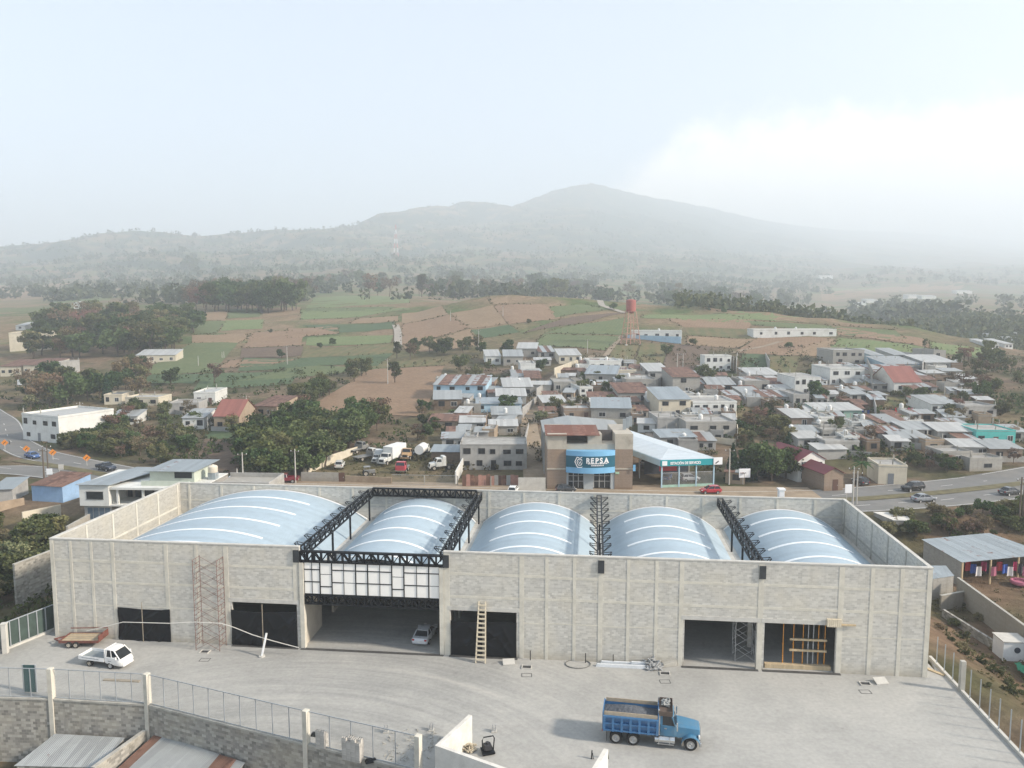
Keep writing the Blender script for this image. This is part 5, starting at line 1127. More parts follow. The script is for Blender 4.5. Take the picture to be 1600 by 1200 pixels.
loft(hood, [[(x,-y1_,z0_),(x,y1_,z0_),(x,y1_,z1_-.18),(x,y2_,z1_),(x,-y2_,z1_),(x,-y1_,z1_-.18)] for x, y1_, y2_, z0_, z1_ in ((2.13,.9,.72,.95,2.06),(2.8,.82,.66,.95,2.0),(3.5,.74,.6,.9,1.9),(3.95,.68,.54,.85,1.82),(4.02,.64,.48,.9,1.72))]); hood.build('hood', TB, dt)
gr = MB().box(4.021, -.52, .92, 4.06, .52, 1.66).build('grille', CHROME, dt)
for k in range(8): MB().box(4.061, -.46+k*.125, .98, 4.075, -.42+k*.125, 1.6).build('slat', UNDER, gr)
MB().box(3.95, -1.18, .42, 4.16, 1.18, .78).build('bumper', CHROME, dt, bevel=.04)
for s_ in (-1, 1):
    m_ = MB(); m_.smooth = True; n_ = 12; st = []
    for k in range(n_+1):
        t = math.pi*(.02 + .96*k/n_); x = 3.27 - .78*math.cos(t); zz = .5 + .74*math.sin(t); st.append([(x, s_*.66, zz-.05), (x, s_*1.2, zz-.07), (x, s_*1.2, zz-.0), (x, s_*.66, zz+.04)])
    loft(m_, st); m_.build('fender', TB, dt)
    MB().box(3.9, s_*.82-.16, 1.0, 4.04, s_*.82+.16, 1.24).build('headlight', LAMP, dt, bevel=.02)
    MB().box(-4.16, s_*.95-.12, .95, -4.1, s_*.95+.12, 1.1).build('taillight', TAIL, dt)
    MB().box(-3.75, s_*1.0-.3, .25, -3.72, s_*1.0+.3, 1.1).build('mud_flap', TYRE, dt)

# ---- white light flatbed
f0, f1 = Gz(142, 1040), Gz(181, 1044); rz = hd(f0, f1)+R(-3); ft = thing('flatbed_truck', 'small white flatbed truck with low drop sides parked in the yard', 'truck', ((f0.x+f1.x)/2+.1, (f0.y+f1.y)/2+.55, .004), rz); ft.scale = (1.0,)*3
wheels(ft, [(-1.35, -.72), (-1.35, .72)], .32, .3, False); wheels(ft, [(1.1, -.74), (1.1, .74)], .34, .22)
m_ = MB(); m_.box(-2.3, -.4, .45, 1.0, -.28, .62); m_.box(-2.3, .28, .45, 1.0, .4, .62); m_.build('chassis', UNDER, ft)
m_ = MB(); m_.box(-2.55, -.84, .7, .42, .84, .78); m_.build('deck', M('worn_steel_deck', (.22,.25,.26), .6, .2, 2), ft)
for nm, q in (('drop_side', (-2.55,-.88,.66,.42,-.841,1.06)), ('drop_side', (-2.55,.841,.66,.42,.88,1.06)), ('tailboard', (-2.6,-.88,.66,-2.551,.88,1.06))): MB().box(*q).build(nm, WHITEP, ft, bevel=.01)
m_ = MB()
for s_ in (-.8, .8): m_.bar((.47, s_, .7), (.47, s_, 1.95), .06)
m_.bar((.47, -.8, 1.95), (.47, .8, 1.95), .06); m_.bar((.47, -.8, 1.5), (.47, .8, 1.5), .05); m_.build('headache_rack', WHITEP, ft)
m_ = MB(); m_.smooth = True
loft(m_, [sect(.55, .84, .5, 1.3, .08), sect(1.6, .86, .38, 1.28, .1), sect(2.1, .85, .36, 1.2, .12), sect(2.4, .78, .36, 1.0, .14), sect(2.52, .66, .42, .8, .1)]); m_.build('cab_body', WHITEP, ft)
m_ = MB(); m_.hexa([(.62,-.83,1.2),(2.28,-.83,1.12),(2.28,.83,1.12),(.62,.83,1.2),(.62,-.7,1.9),(1.5,-.7,1.9),(1.5,.7,1.9),(.62,.7,1.9)]); m_.build('windows', GLASS, ft)
m_ = MB(); m_.smooth = True; loft(m_, [[(x,-y_,z-.08),(x,y_,z-.08),(x,y_*.9,z),(x,-y_*.9,z)] for x, y_, z in ((.54,.72,1.93),(.8,.76,1.98),(1.3,.75,1.97),(1.6,.7,1.88))]); m_.build('roof', WHITEP, ft)
for s_ in (-1, 1):
    for xa, za, xb_, w_ in ((.62,1.18,.64,.16), (1.3,1.2,1.12,.08), (2.26,1.1,1.5,.1)): MB().bar((xa, s_*.835, za), (xb_, s_*.71, 1.9), w_, .05).build('pillar', WHITEP, ft)
    MB().box(2.38, s_*.6-.14, .62, 2.5, s_*.6+.14, .8).build('headlight', LAMP, ft); MB().box(1.85, s_*1.0-.08, 1.15, 1.98, s_*1.0+.08, 1.38).build('mirror', WHITEP, ft)
    MB().box(.9, min(s_*.862, s_*.87), .8, 1.25, max(s_*.862, s_*.87), .86).build('door_lettering', GREYP, ft); MB().box(-2.2, min(s_*.881, s_*.886), .84, -.2, max(s_*.881, s_*.886), .9).build('side_lettering', GREYP, ft)
MB().box(2.45, -.7, .34, 2.56, .7, .5).build('bumper', WHITEP, ft, bevel=.03)
# ---- low rusty trailer
rp = M('red_oxide', (.17,.065,.05), .85, .3, 3, dirt=(.09,.05,.035)); p0 = Gz(128, 1008); tr = thing('trailer', 'low rusty two-axle trailer with plank deck by the left wall', 'trailer', (p0.x, p0.y+.4, .004), -WYAW+R(6))
for k in range(8): MB().box(-1.9, -.98+k*.245, .62, 1.9, -.98+k*.245+.225, .68).build('plank', WOOD if k % 2 else M('grey_wood', (.30,.26,.20)), tr)
m_ = MB(); m_.box(-2.0,-1.06,.5,2.0,-1.0,.75); m_.box(-2.0,1.0,.5,2.0,1.06,.75); m_.box(-2.06,-1.06,.5,-2.0,1.06,.75); m_.box(2.0,-1.06,.5,2.06,1.06,.75); m_.box(-1.9,-.1,.5,1.9,.1,.6); m_.build('frame', rp, tr)
m_ = MB(); m_.bar((-2.05,-.7,.55), (-3.1,0,.5), .12); m_.bar((-2.05,.7,.55), (-3.1,0,.5), .12); m_.build('drawbar', rp, tr)
MB().box(2.07, -1.0, .55, 2.13, 1.0, 1.25).build('tailboard', rp, tr); MB().bar((-1.9,1.03,1.25), (2.05,1.03,1.3), .08).build('side_rail', rp, tr)
wheels(tr, [(x, s_*1.12) for x in (-.95, -.2) for s_ in (-1, 1)], .33, .2, False)

# ---- the yard of old trucks
def lorry(label, cabc, px, py, rz, body='box', bodyc=None, L=7.0, scale=1.0, bonnet=True, name='truck', group='old trucks in the fenced yard'):
    p = G(px, py); o = thing(name, label, 'truck', (p.x, p.y, p.z+.03), rz, group); o.scale = (scale,)*3; h = L/2
    m_ = MB(); m_.box(-h, -.5, .6, h-.3, -.35, .85); m_.box(-h, .35, .6, h-.3, .5, .85); m_.build('chassis', UNDER, o)
    xc = h-1.3 if bonnet else h
    m_ = MB(); m_.smooth = True; loft(m_, [sect(xc-1.45, 1.05, .7, 1.75, .1), sect(xc-.15, 1.08, .65, 1.75, .1), sect(xc, 1.0, .65, 1.68, .1)]); m_.build('cab_body', cabc, o)
    m_ = MB(); m_.hexa([(xc-1.42,-1.0,1.7),(xc-.05,-1.0,1.66),(xc-.05,1.0,1.66),(xc-1.42,1.0,1.7),(xc-1.38,-.88,2.4),(xc-.35,-.88,2.4),(xc-.35,.88,2.4),(xc-1.38,.88,2.4)]); m_.build('windows', GLASS, o)
    m_ = MB(); m_.smooth = True; loft(m_, [[(x,-y_,2.37),(x,y_,2.37),(x,y_*.9,2.37+t),(x,-y_*.9,2.37+t)] for x, y_, t in ((xc-1.46,.92,.08),(xc-.9,.95,.14),(xc-.28,.9,.08))]); m_.build('roof', cabc, o)
    for s_ in (-1, 1): MB().bar((xc-.06, s_*1.0, 1.68), (xc-.36, s_*.885, 2.4), .1).build('pillar', cabc, o); MB().bar((xc-1.36, s_*1.0, 1.7), (xc-1.34, s_*.9, 2.4), .2).build('pillar', cabc, o)
    if bonnet:
        m_ = MB(); m_.smooth = True; loft(m_, [sect(xc+.002, .9, .7, 1.68, .14), sect(xc+.8, .82, .7, 1.55, .16), sect(h-.1, .75, .7, 1.42, .16)]); m_.build('bonnet', cabc, o)
        MB().box(h-.11, -.5, .8, h-.05, .5, 1.3).build('grille', UNDER, o)
    MB().box(h-.12, -1.05, .5, h+.05, 1.05, .72).build('bumper', CHROME if not bonnet else cabc, o)
    for s_ in (-1, 1): MB().box(h-.14, s_*.8-.14, .85, h-.03, s_*.8+.14, 1.08).build('headlight', LAMP, o)
    bx = xc-1.6
    if body == 'box':
        MB().box(-h, -1.22, 1.0, bx, 1.22, 3.7).build('cargo_box', bodyc, o, bevel=.04)
        for s_ in (-1, 1):
            for k in range(5): x = -h+.2+k*(bx+h-.4)/4; MB().box(x, min(s_*1.221, s_*1.24), 1.05, x+.08, max(s_*1.221, s_*1.24), 3.62).build('rib', bodyc, o)
    elif body == 'flat': MB().box(-h, -1.15, .9, bx, 1.15, 1.05).build('flatbed', bodyc, o); MB().box(bx-.08, -1.15, 1.051, bx, 1.15, 2.0).build('headboard', bodyc, o)
    elif body == 'tank':
        m_ = MB(); m_.smooth = True; m_.cyl((-h, 0, 1.95), 1.05, bx+h, 20, 0); m_.build('tank', bodyc, o)
    elif body == 'tractor':
        MB().box(-h+.6, -.45, .86, -h+1.6, .45, .98).build('fifth_wheel', UNDER, o); MB().box(xc-2.3, -1.0, .8, xc-1.5, 1.0, 2.9).build('sleeper', cabc, o, bevel=.08)
    wheels(o, [(h-.95, -.95), (h-.95, .95), (-h+1.4, -.9), (-h+1.4, .9)], .48, .3, False)
    return o
OLDW = paint('old_white', (.60,.60,.56), .5, (.42,.40,.35)); OLDT = paint('old_tan', (.42,.27,.14), .55, (.28,.17,.09)); OLDR = paint('old_red', (.48,.06,.08), .5, (.34,.07,.08)); OLDG = paint('old_grey', (.20,.20,.19), .7, (.13,.11,.09))
BOXW = M('box_white', (.70,.70,.67), .6, .06, .8, dirt=(.52,.51,.47))
lorry('white box truck facing the road in the old truck yard', OLDW, 612, 722, R(-112), 'box', BOXW, 9.0)
lorry('tan bonneted old truck beside the white box truck', OLDT, 638, 716, R(-98), 'flat', OLDG, 6.2)
lorry('white tank truck seen from behind at the back of the truck yard', OLDW, 661, 712, R(82), 'tank', BOXW, 7.0)
lorry('red truck cab at the front of the truck yard', OLDR, 629, 737, R(-95), 'flat', OLDG, 4.6, bonnet=False)
lorry('white long-nosed road tractor at the right of the truck yard', OLDW, 690, 733, R(200), 'tractor', None, 5.6)
lorry('grey flatbed truck left of the white box truck', OLDW, 574, 718, R(48), 'flat', OLDG, 7.0)
lorry('white pickup truck with tarpaulin left of the box truck', OLDW, 590, 722, R(-105), 'box', M('white_tarp', (.62,.64,.64), .7, .1, 1), 5.2, .72)
lorry('dark truck bed wreck by the diagonal yard wall', OLDG, 560, 707, R(60), 'flat', OLDG, 6.0)
q = G(531, 731); car('white sport utility car under the diagonal yard wall', OLDW, (q.x, q.y, q.z+.05), R(95), 'suv', name='car')
q = G(578, 743); o = thing('tractor_wreck', 'small grey machine wreck at the front of the truck yard', 'machine', (q.x, q.y, q.z), .3); wheels(o, [(-.9,-.7),(-.9,.7)], .6, .3, False); wheels(o, [(.8,-.6),(.8,.6)], .35, .2, False)
m_ = MB(); m_.box(-1.2,-.35,.6,1.1,.35,1.2); m_.build('engine_block', OLDG, o, bevel=.05); MB().box(-1.3,-.7,1.9,.1,.7,1.98).build('canopy', OLDG, o)
m_ = MB()
for x in (-1.2, 0): 
    for y_ in (-.6, .6): m_.bar((x,y_,.9), (x,y_,1.9), .07)
m_.build('posts', OLDG, o)

# ================================================================== buildings
WM = {
 'white': M('wall_white', (.66,.66,.62), .85, .1, .6, bump=.1, dirt=(.46,.44,.39)), 'cream': M('wall_cream', (.60,.54,.42), .85, .1, .6, bump=.1, dirt=(.42,.36,.28)),
 'grey': BLOCK_V, 'conc': M('wall_cement', (.38,.37,.345), .9, .16, .7, bump=.15, dirt=(.22,.21,.19)), 'blue': M('wall_blue', (.40,.56,.66), .85, .1, .7, dirt=(.30,.38,.42)),
 'turq': M('wall_turquoise', (.10,.47,.43), .8, .08, .7, dirt=(.10,.33,.30)), 'mint': M('wall_mint', (.33,.50,.41), .85, .1, .7, dirt=(.25,.33,.27)), 'brick': mat_blocks('brick_wall', (.31,.225,.165), (.235,.17,.125), (.36,.32,.27), .24, .085, .4),
 'tan': M('wall_adobe', (.36,.28,.20), .92, .15, .8, bump=.2, dirt=(.24,.18,.12)), 'sky': M('wall_sky_blue', (.28,.42,.60), .85, .12, .8, dirt=(.24,.32,.42)), 'brown': M('wall_plank', (.20,.145,.10), .9, .2, 1.5, dirt=(.12,.085,.06)),
 'pink': M('wall_salmon', (.58,.36,.29), .85, .1, .7, dirt=(.42,.28,.22)),
}
RM = {'white': TINW, 'grey': TIN, 'rust': RUSTT, 'blue': TINB, 'mix': TINR, 'slab': M('roof_slab', (.36,.35,.325), .9, .2, .6, dirt=(.17,.16,.145)), 'red': mat_sheet('red_tile_sheet', (.26,.10,.078), 0, .28, .75, .0, .1, (.16,.05,.04), .12), 'redd': mat_sheet('dark_red_sheet', (.17,.03,.04), 0, .25, .6, .1, var=.08)}
FRAME_W = M('window_frame', (.60,.60,.58), .6, .05, 3); FRAME_D = M('dark_frame', (.06,.055,.05), .6); PANE = M('window_pane', (.025,.03,.035), .12, .3, 1, spec=.55); DOORM = {'brown': M('door_brown', (.11,.06,.045), .7, .15, 3), 'steel': M('door_steel', (.20,.21,.22), .6, .15, 3), 'black': M('door_black', (.03,.03,.03), .7)}
TANKM = M('tank_white', (.68,.68,.65), .55, .06, 2); TANKK = M('tank_cream', (.62,.56,.46), .6, .1, 2)
WINM = {}
def window(o, x, z, wd, hh, y=0.0, frame=None, mull=1):
    """window set on a front wall whose face is at y (facing -y)"""
    key = (round(wd, 1), round(hh, 1), frame is FRAME_D, mull)
    wd, hh = key[0], key[1]
    if key not in WINM:
        f = .08; m_ = MB(); m_.box(-wd/2-f, -.07, -f, wd/2+f, .1, 0); m_.box(-wd/2-f, -.07, hh, wd/2+f, .1, hh+f); m_.box(-wd/2-f, -.07, 0, -wd/2, .1, hh); m_.box(wd/2, -.07, 0, wd/2+f, .1, hh)
        for k in range(mull): xx = -wd/2 + wd*(k+1)/(mull+1); m_.box(xx-.03, -.06, 0, xx+.03, .05, hh)
        a = m_.mesh('window'); a.materials.append(frame or FRAME_W)
        q = MB(); q.box(-wd/2, -.035, 0, wd/2, .05, hh); b_ = q.mesh('pane'); b_.materials.append(PANE); WINM[key] = (a, b_)
    a, b_ = WINM[key]; e = link('window', a, o); e.location = (x, y, z); q = link('pane', b_, e); return e
def door(o, x, z, wd, hh, kind='brown', y=0.0):
    d_ = MB().box(x-wd/2, y-.05, z, x+wd/2, y+.05, z+hh).build('door', DOORM[kind], o); MB().box(x+wd*.32, y-.09, z+1.0, x+wd*.38, y-.051, z+1.12).build('handle', STEEL, d_)
def tinaco(o, x, y, z, r=.55, h=1.3, mat=None):
    m_ = MB(); m_.smooth = True; m_.lathe([(r*.96,0),(r,.1),(r,h*.8),(r*.7,h*.95),(r*.3,h),(r*.28,h+.1)], 16, (x, y, z)); m_.build('water_tank', mat or TANKM, o)
HOUSES = []
def house(label, x0, x1, yt, yb, wall='grey', roof='white', win=2, rot=None, rk='shed', dr=None, tank=0, depth=None, hw=None, st=None, frame=None, name='house', cat='house', side_win=0, parapet=.5, exact=False):
    p = G((x0+x1)/2, yb); s_ = mpp(p); wd = (x1-x0)*s_; rs = random.Random(int(x0*7+yb*13))
    rot = rs.uniform(-7, 7) if rot is None else rot
    hw = hw or max(2.3, .70*(yb-yt)*s_)
    dp = depth or min(15, max(4.5, .32*(yb-yt)*p.y*p.y/(FPX*max(12, 36-p.z-hw))*1.0))
    wd = wd/math.cos(R(rot)) if exact else max(3, (wd - abs(math.sin(R(rot)))*dp*.8)/math.cos(R(rot)))
    o = thing(name, label, cat, (p.x, p.y, p.z), R(rot)); h2 = wd/2
    MB().box(-h2, 0, -3.0, h2, dp, hw).build('wall', WM[wall], o)
    ov = .3
    if rk == 'shed':                                    # sheets of a lean-to roof falling to the front
        rise = dp*.12 + .1; n_ = max(2, min(14, int(wd/1.6)))
        P = [Vector((-h2-ov, -ov-.1, hw+.02)), Vector((h2+ov, -ov-.1, hw+.02)), Vector((h2+ov, dp+ov, hw+.02+rise)), Vector((-h2-ov, dp+ov, hw+.02+rise))]
        for i in range(n_):
            u0, u1 = i/n_, (i+1)/n_; e = Vector((0,0,.015*(i % 2))); mt = RM[roof]
            if roof == 'mix' : mt = rs.choice((TINR, TIN, RUSTT))
            quad_roof(o, 'roof_sheet', [P[0].lerp(P[1], u0)+e, P[0].lerp(P[1], u1)+e, P[3].lerp(P[2], u1)+e, P[3].lerp(P[2], u0)+e], .05, mt)
        m_ = MB(); m_.prism([(0, 0), (dp, 0), (dp, rise-.02)], -h2, h2); v = [(b_, a, c+hw+.001) for a, b_, c in m_.v]; m2 = MB(); m2.add(v, m_.f); m2.build('gable_wall', WM[wall], o)
    elif rk == 'flat':
        MB().box(-h2+.01, .01, hw+.001, h2-.01, dp-.01, hw+.12).build('roof', RM[roof], o)
        if parapet:
            for q in ((-h2-.05,-.05,h2+.05,.14), (-h2-.05,dp-.14,h2+.05,dp+.05), (-h2-.05,.141,-h2+.14,dp-.141), (h2-.14,.141,h2+.05,dp-.141)): MB().box(q[0], q[1], hw+.125, q[2], q[3], hw+.12+parapet).build('parapet', WM[wall], o)
        for k in range(rs.randint(2, 6)):
            x = rs.choice((-h2+.3, h2-.3, 0)); y_ = rs.choice((.3, dp-.3)); MB().box(x-.09, y_-.09, hw+.13, x+.09, y_+.09, hw+1.0+rs.random()).build('stub_column', CONC, o)
    elif rk == 'gable':                                 # ridge from side to side
        rise = dp*.3
        for sg in (0, 1):
            a, b_ = (Vector((-h2-ov, -ov, hw-.1)), Vector((h2+ov, -ov, hw-.1))) if sg == 0 else (Vector((h2+ov, dp+ov, hw-.1)), Vector((-h2-ov, dp+ov, hw-.1)))
            r0, r1 = Vector((a.x, dp/2, hw+rise)), Vector((b_.x, dp/2, hw+rise)); quad_roof(o, 'roof_slope', [a, b_, r1, r0], .08, RM[roof])
        m_ = MB(); m_.prism([(0, 0), (dp, 0), (dp/2, rise-.08)], -h2, h2); m2 = MB(); m2.add([(b_, a, c+hw+.001) for a, b_, c in m_.v], m_.f); m2.build('gable_wall', WM[wall], o)
    elif rk == 'gfront':                                # gable end faces the front
        rise = wd*.28
        for s2 in (-1, 1): quad_roof(o, 'roof_slope', [Vector((s2*(h2+ov), -ov, hw-.1)), Vector((0, -ov, hw+rise)), Vector((0, dp+ov, hw+rise)), Vector((s2*(h2+ov), dp+ov, hw-.1))], .08, RM[roof])
        MB().prism([(-h2, hw+.001), (h2, hw+.001), (0, hw+rise-.08)], 0.0, dp).build('gable_wall', WM[wall], o)
    st = st or max(1, int(round(hw/2.9))); fh = hw/st
    for f in range(st):
        n_ = win if isinstance(win, int) else win[min(f, len(win)-1)]
        for k in range(n_):
            x = -h2 + wd*(k+.5)/n_ + rs.uniform(-.22, .22)*wd/n_*.6
            if dr and f == 0 and k == n_//2: door(o, x, .02, 1.1, min(2.2, fh*.8), dr); continue
            ww = min(1.7, wd/n_*.5)*rs.uniform(.6, 1.05); hh = min(1.3, fh*.45)*rs.uniform(.7, 1.1)
            window(o, x, f*fh + fh*.36, ww, hh, frame=frame or (FRAME_D if rs.random() < .75 else FRAME_W))
    for k in range(side_win):
        e = window(o, 0, hw*.4, 1.2, 1.1); e.location = (h2, dp*(k+.7)/(side_win+.4), hw*.42); e.rotation_euler.z = R(90)
    for k in range(tank):
        if rk == 'flat': tinaco(o, rs.uniform(-h2*.6, h2*.6), dp*.6, hw+.13)
        else: MB().box(-h2+.2, dp+.32, hw-1, -h2+1.6, dp+1.6, hw+.9).build('tank_stand', CONC, o); tinaco(o, -h2+.9, dp+.95, hw+.901)
    HOUSES.append(o); return o
H_ = house
# -- left of the lane
H_('long light blue house under rusty and white tin by the ploughed field', 674, 762, 592, 624, 'blue', 'mix', 4, -6, dr='brown', tank=1)
H_('brown plank shack with tin roof at the field edge', 676, 723, 617, 640, 'brown', 'grey', 2, 5)
H_('low turquoise-blue house with white tank above the grey slab roof', 744, 816, 627, 643, 'blue', 'blue', 4, 3, tank=1)
H_('house under bright white tin left of the lane bend', 785, 834, 598, 620, 'grey', 'white', 3, 4)
H_('grey house with white roof panel just below the white tin house', 775, 823, 613, 633, 'conc', 'white', 3, 2)
H_('house with broad grey slab roof beside the lane', 768, 816, 641, 664, 'conc', 'grey', 2, 3)
H_('white tin house directly behind the two-storey block house', 764, 809, 661, 680, 'grey', 'white', 2, 2)
H_('long low shack under rusty brown tin above the truck yard', 669, 732, 652, 672, 'tan', 'rust', 3, -3)
H_('pale tin house between rusty shack and grey slab roof', 718, 758, 655, 674, 'conc', 'white', 2, 2)
big = H_('raw two-storey block house with five upper windows behind the truck yard', 719, 823, 680, 734, 'conc', 'slab', (5, 5), 0, 'flat', 'black', 0, 9, st=2, frame=FRAME_D, parapet=.3)
p = big.location; m_ = MB(); m_.smooth = True; m_.lathe([(.55,0),(.6,.2),(.6,1.0),(.45,1.2)], 14); o = m_.build('barrel', OLDR); o.location = (p.x+5.6, p.y+1.2, p.z+big.children[0].dimensions.z-3+.13); tag(o, 'red barrel on the roof of the raw two-storey block house', 'barrel')
H_('white walled house at the top left of the village', 757, 785, 551, 570, 'white', 'white', 2, 6)
H_('grey house with rusty tin beside the white house at village top', 786, 818, 551, 571, 'grey', 'grey', 2, 2)
H_('long grey house at the very top of the left village', 806, 840, 539, 558, 'grey', 'white', 2, -4)
H_('low white-roofed house at the upper lane end', 872, 910, 550, 568, 'cream', 'white', 3, 4)
H_('low grey hut row beside the upper lane', 840, 869, 546, 560, 'conc', 'mix', 2, 5)
H_('small white tower-like house left of the lane', 812, 838, 569, 588, 'white', 'slab', 1, 3, 'flat', hw=4.2)
H_('rusty tin house hugging the lane bend', 820, 846, 586, 603, 'tan', 'rust', 2, 2)
H_('small blue-roofed lean-to at the right end of the truck yard', 673, 722, 701, 722, 'brown', 'blue', 0, -4)
H_('small shack of patched tin above the truck yard', 690, 735, 682, 700, 'conc', 'mix', 2, 3)
# -- between the two lanes
H_('tan house with pale tin roof right of the lane', 846, 888, 623, 642, 'tan', 'white', 2, 8)
H_('flat white-roofed terrace house with plants beneath', 880, 925, 634, 657, 'brick', 'white', 2, 3, 'flat', 'brown')
H_('long blue-grey tin workshop behind the brick shop building', 921, 988, 629, 658, 'grey', 'blue', 2, -6)
H_('grey block house with tin patch at mid lane', 864, 901, 593, 613, 'grey', 'slab', 2, 3, 'flat')
H_('white two-storey cube house with paired windows', 901, 931, 600, 623, 'white', 'white', (2, 2), 10, 'flat', st=2, side_win=1)
H_('long white house with flat white roof near the upper lane', 919, 972, 560, 579, 'white', 'white', 4, 3, 'flat', 'brown', tank=1)
H_('cream house with white slab roof below the long white house', 947, 996, 575, 593, 'cream', 'white', 3, 4, 'flat', 'brown')
H_('long blue-grey tin roof slanting down towards the centre', 909, 968, 578, 600, 'grey', 'blue', 1, -12)
H_('white tin canopy house at the top of the second lane', 1012, 1048, 575, 593, 'conc', 'white', 2, 3)
H_('bare block house with blank wall left of the second lane', 977, 1027, 588, 611, 'grey', 'slab', 1, 2, 'flat')
H_('grey two-storey house under brown tin left of the second lane', 964, 1019, 606, 632, 'grey', 'rust', (2, 2), 4)
H_('low rusty-roofed shed behind the blue-grey workshop', 918, 965, 619, 633, 'tan', 'rust', 2, -3)
# -- right of the second lane
H_('cream two-storey house with two dark windows by the second lane', 1027, 1081, 612, 652, 'cream', 'blue', (1, 2), 3, 'shed', 'black', st=2)
H_('long white house with arched openings and terrace', 1081, 1152, 621, 651, 'white', 'slab', (4, 5), 2, 'flat', 'steel', tank=1, st=2, frame=FRAME_D)
H_('tall bare cement block wall house below the cream house', 1026, 1070, 646, 678, 'conc', 'slab', (0, 1), 2, 'flat')
H_('wide grey block house with small white tank and laundry terrace', 1070, 1151, 651, 688, 'grey', 'slab', (2, 3), 2, 'flat', tank=1, st=2)
H_('patched blue-grey tin roofs stepping down beside the service canopy', 1030, 1090, 676, 700, 'conc', 'blue', 2, 6)
H_('house with blank grey gable wall and brown shed roof', 1049, 1095, 578, 615, 'grey', 'rust', 1, 3)
st1 = H_('stepped grey house of three tiers with four front windows', 1100, 1143, 548, 580, 'white', 'white', (4, 4), 3, 'flat', st=2, depth=6)
o = st1; q = o.children[0].dimensions; MB().box(-q.x/2+.15, 6.001, -2, q.x/2+.4, 15, q.z-3+3.6).build('rear_block', WM['conc'], o); MB().box(-q.x/2, 5.9, q.z-3+3.61, q.x/2+.6, 15.2, q.z-3+3.85).build('rear_roof', RM['slab'], o); window(o, 0, q.z-3+1.6, 1.4, 1.0, 6.0); MB().box(q.x/2+.41, 8, -2, q.x/2+1.2, 14, q.z-3+2.6).build('salmon_wing', WM['pink'], o)
H_('grey block house with flat roof right of the stepped house', 1162, 1203, 591, 613, 'grey', 'slab', 2, 2, 'flat')
H_('open white tin canopy above the grey block house', 1170, 1221, 581, 597, 'conc', 'white', 1, 3)
H_('patched tin huts below the grey block house', 1158, 1192, 610, 626, 'conc', 'grey', 2, 5)
H_('low tin-roofed row between block house and pale apartment house', 1192, 1234, 615, 632, 'conc', 'mix', 2, 4)
H_('dark tin huts at the second lane head', 1105, 1150, 596, 614, 'brown', 'grey', 2, -4)
H_('plain pale two-storey house with four upper windows', 1240, 1283, 578, 620, 'white', 'slab', (1, 4), 2, 'flat', st=2, parapet=.2)
H_('small hut with open door below the pale two-storey house', 1238, 1265, 612, 635, 'conc', 'slab', 2, 3, 'flat', 'black')
H_('grey three-level house with teal glazed balcony', 1300, 1351, 540, 570, 'grey', 'white', (2, 4), 2, 'flat', st=2, frame=FRAME_D)
H_('white two-storey house with roof terrace on the right slope', 1295, 1351, 566, 603, 'white', 'slab', (4, 3), 2, 'flat', 'brown', st=2)
H_('long mint green house under white tin', 1276, 1348, 635, 656, 'mint', 'white', 3, 3)
H_('small white cube house with dark door below the mint house', 1275, 1305, 647, 672, 'white', 'white', 2, 6, 'flat', 'black')
H_('open-fronted tin shelter on brick base', 1235, 1270, 645, 671, 'brick', 'white', 1, 3)
H_('blue-white tin house with white water tank above the chalet', 1246, 1284, 679, 700, 'conc', 'white', 1, 3, tank=1)
H_('grey house with white awnings below the mint house', 1284, 1347, 668, 690, 'grey', 'slab', 4, 2, 'flat', 'black')
H_('unfinished grey slab house above the red chalet', 1288, 1343, 685, 709, 'conc', 'slab', 3, 2, 'flat', 'black', frame=FRAME_D)
H_('small grey-blue box house beside the teal balcony house', 1359, 1383, 550, 568, 'blue', 'grey', 1, 5)
H_('left of two small grey block houses on the right ridge', 1396, 1420, 550, 566, 'grey', 'grey', 1, 2)
H_('right of two small grey block houses on the right ridge', 1420, 1443, 551, 567, 'conc', 'slab', 1, 2, 'flat')
H_('grey cube house at the end of the right ridge', 1457, 1478, 547, 568, 'grey', 'slab', 1, 2, 'flat', hw=4.5)
H_('flat open carport house under the grey cube', 1444, 1496, 561, 579, 'conc', 'white', 2, 2)
H_('low bluish house row on the right ridge', 1382, 1439, 564, 580, 'blue', 'grey', 3, 3)
H_('long row of low tin roofs above the red-tiled house', 1360, 1441, 576, 591, 'conc', 'mix', 3, 2)
H_('house with bright red hipped roof on the right slope', 1395, 1440, 590, 614, 'white', 'red', 2, 2, 'gable', 'brown')
H_('upper of three stacked white tin huts on the far right slope', 1505, 1529, 592, 603, 'conc', 'white', 1, 2)
H_('middle of three stacked white tin huts on the far right slope', 1502, 1528, 600, 613, 'conc', 'white', 1, 2)
H_('lower of three stacked white tin huts on the far right slope', 1512, 1534, 612, 628, 'brown', 'white', 0, 2)
H_('grey and white house with two windows above the turquoise house', 1453, 1496, 624, 648, 'white', 'grey', 3, 3, dr='brown')
H_('flat concrete house shells right of centre slope', 1505, 1558, 630, 652, 'conc', 'slab', 2, 2, 'flat')
tq = H_('turquoise house with white-trimmed windows and dark arched door', 1524, 1586, 664, 697, 'turq', 'slab', 3, -3, 'flat', 'brown', st=1, parapet=.25)
q = tq.children[0].dimensions; MB().box(q.x*.1, 1.0, q.z-3+.13, q.x/2-.2, 6, q.z-3+3.0).build('roof_room', WM['white'], tq); MB().box(-q.x/2-.1, -.35, q.z-3-.25, q.x/2+.1, -.051, q.z-3).build('cornice', WM['pink'], tq)
H_('long white tin house left of the turquoise house', 1464, 1521, 666, 693, 'grey', 'white', 3, -4)
H_('grey block hut with blue-white wall in the right village', 1415, 1465, 664, 688, 'grey', 'grey', 2, 3)
H_('long brown-grey shed below the weedy plot', 1371, 1423, 653, 677, 'tan', 'mix', 2, 4)
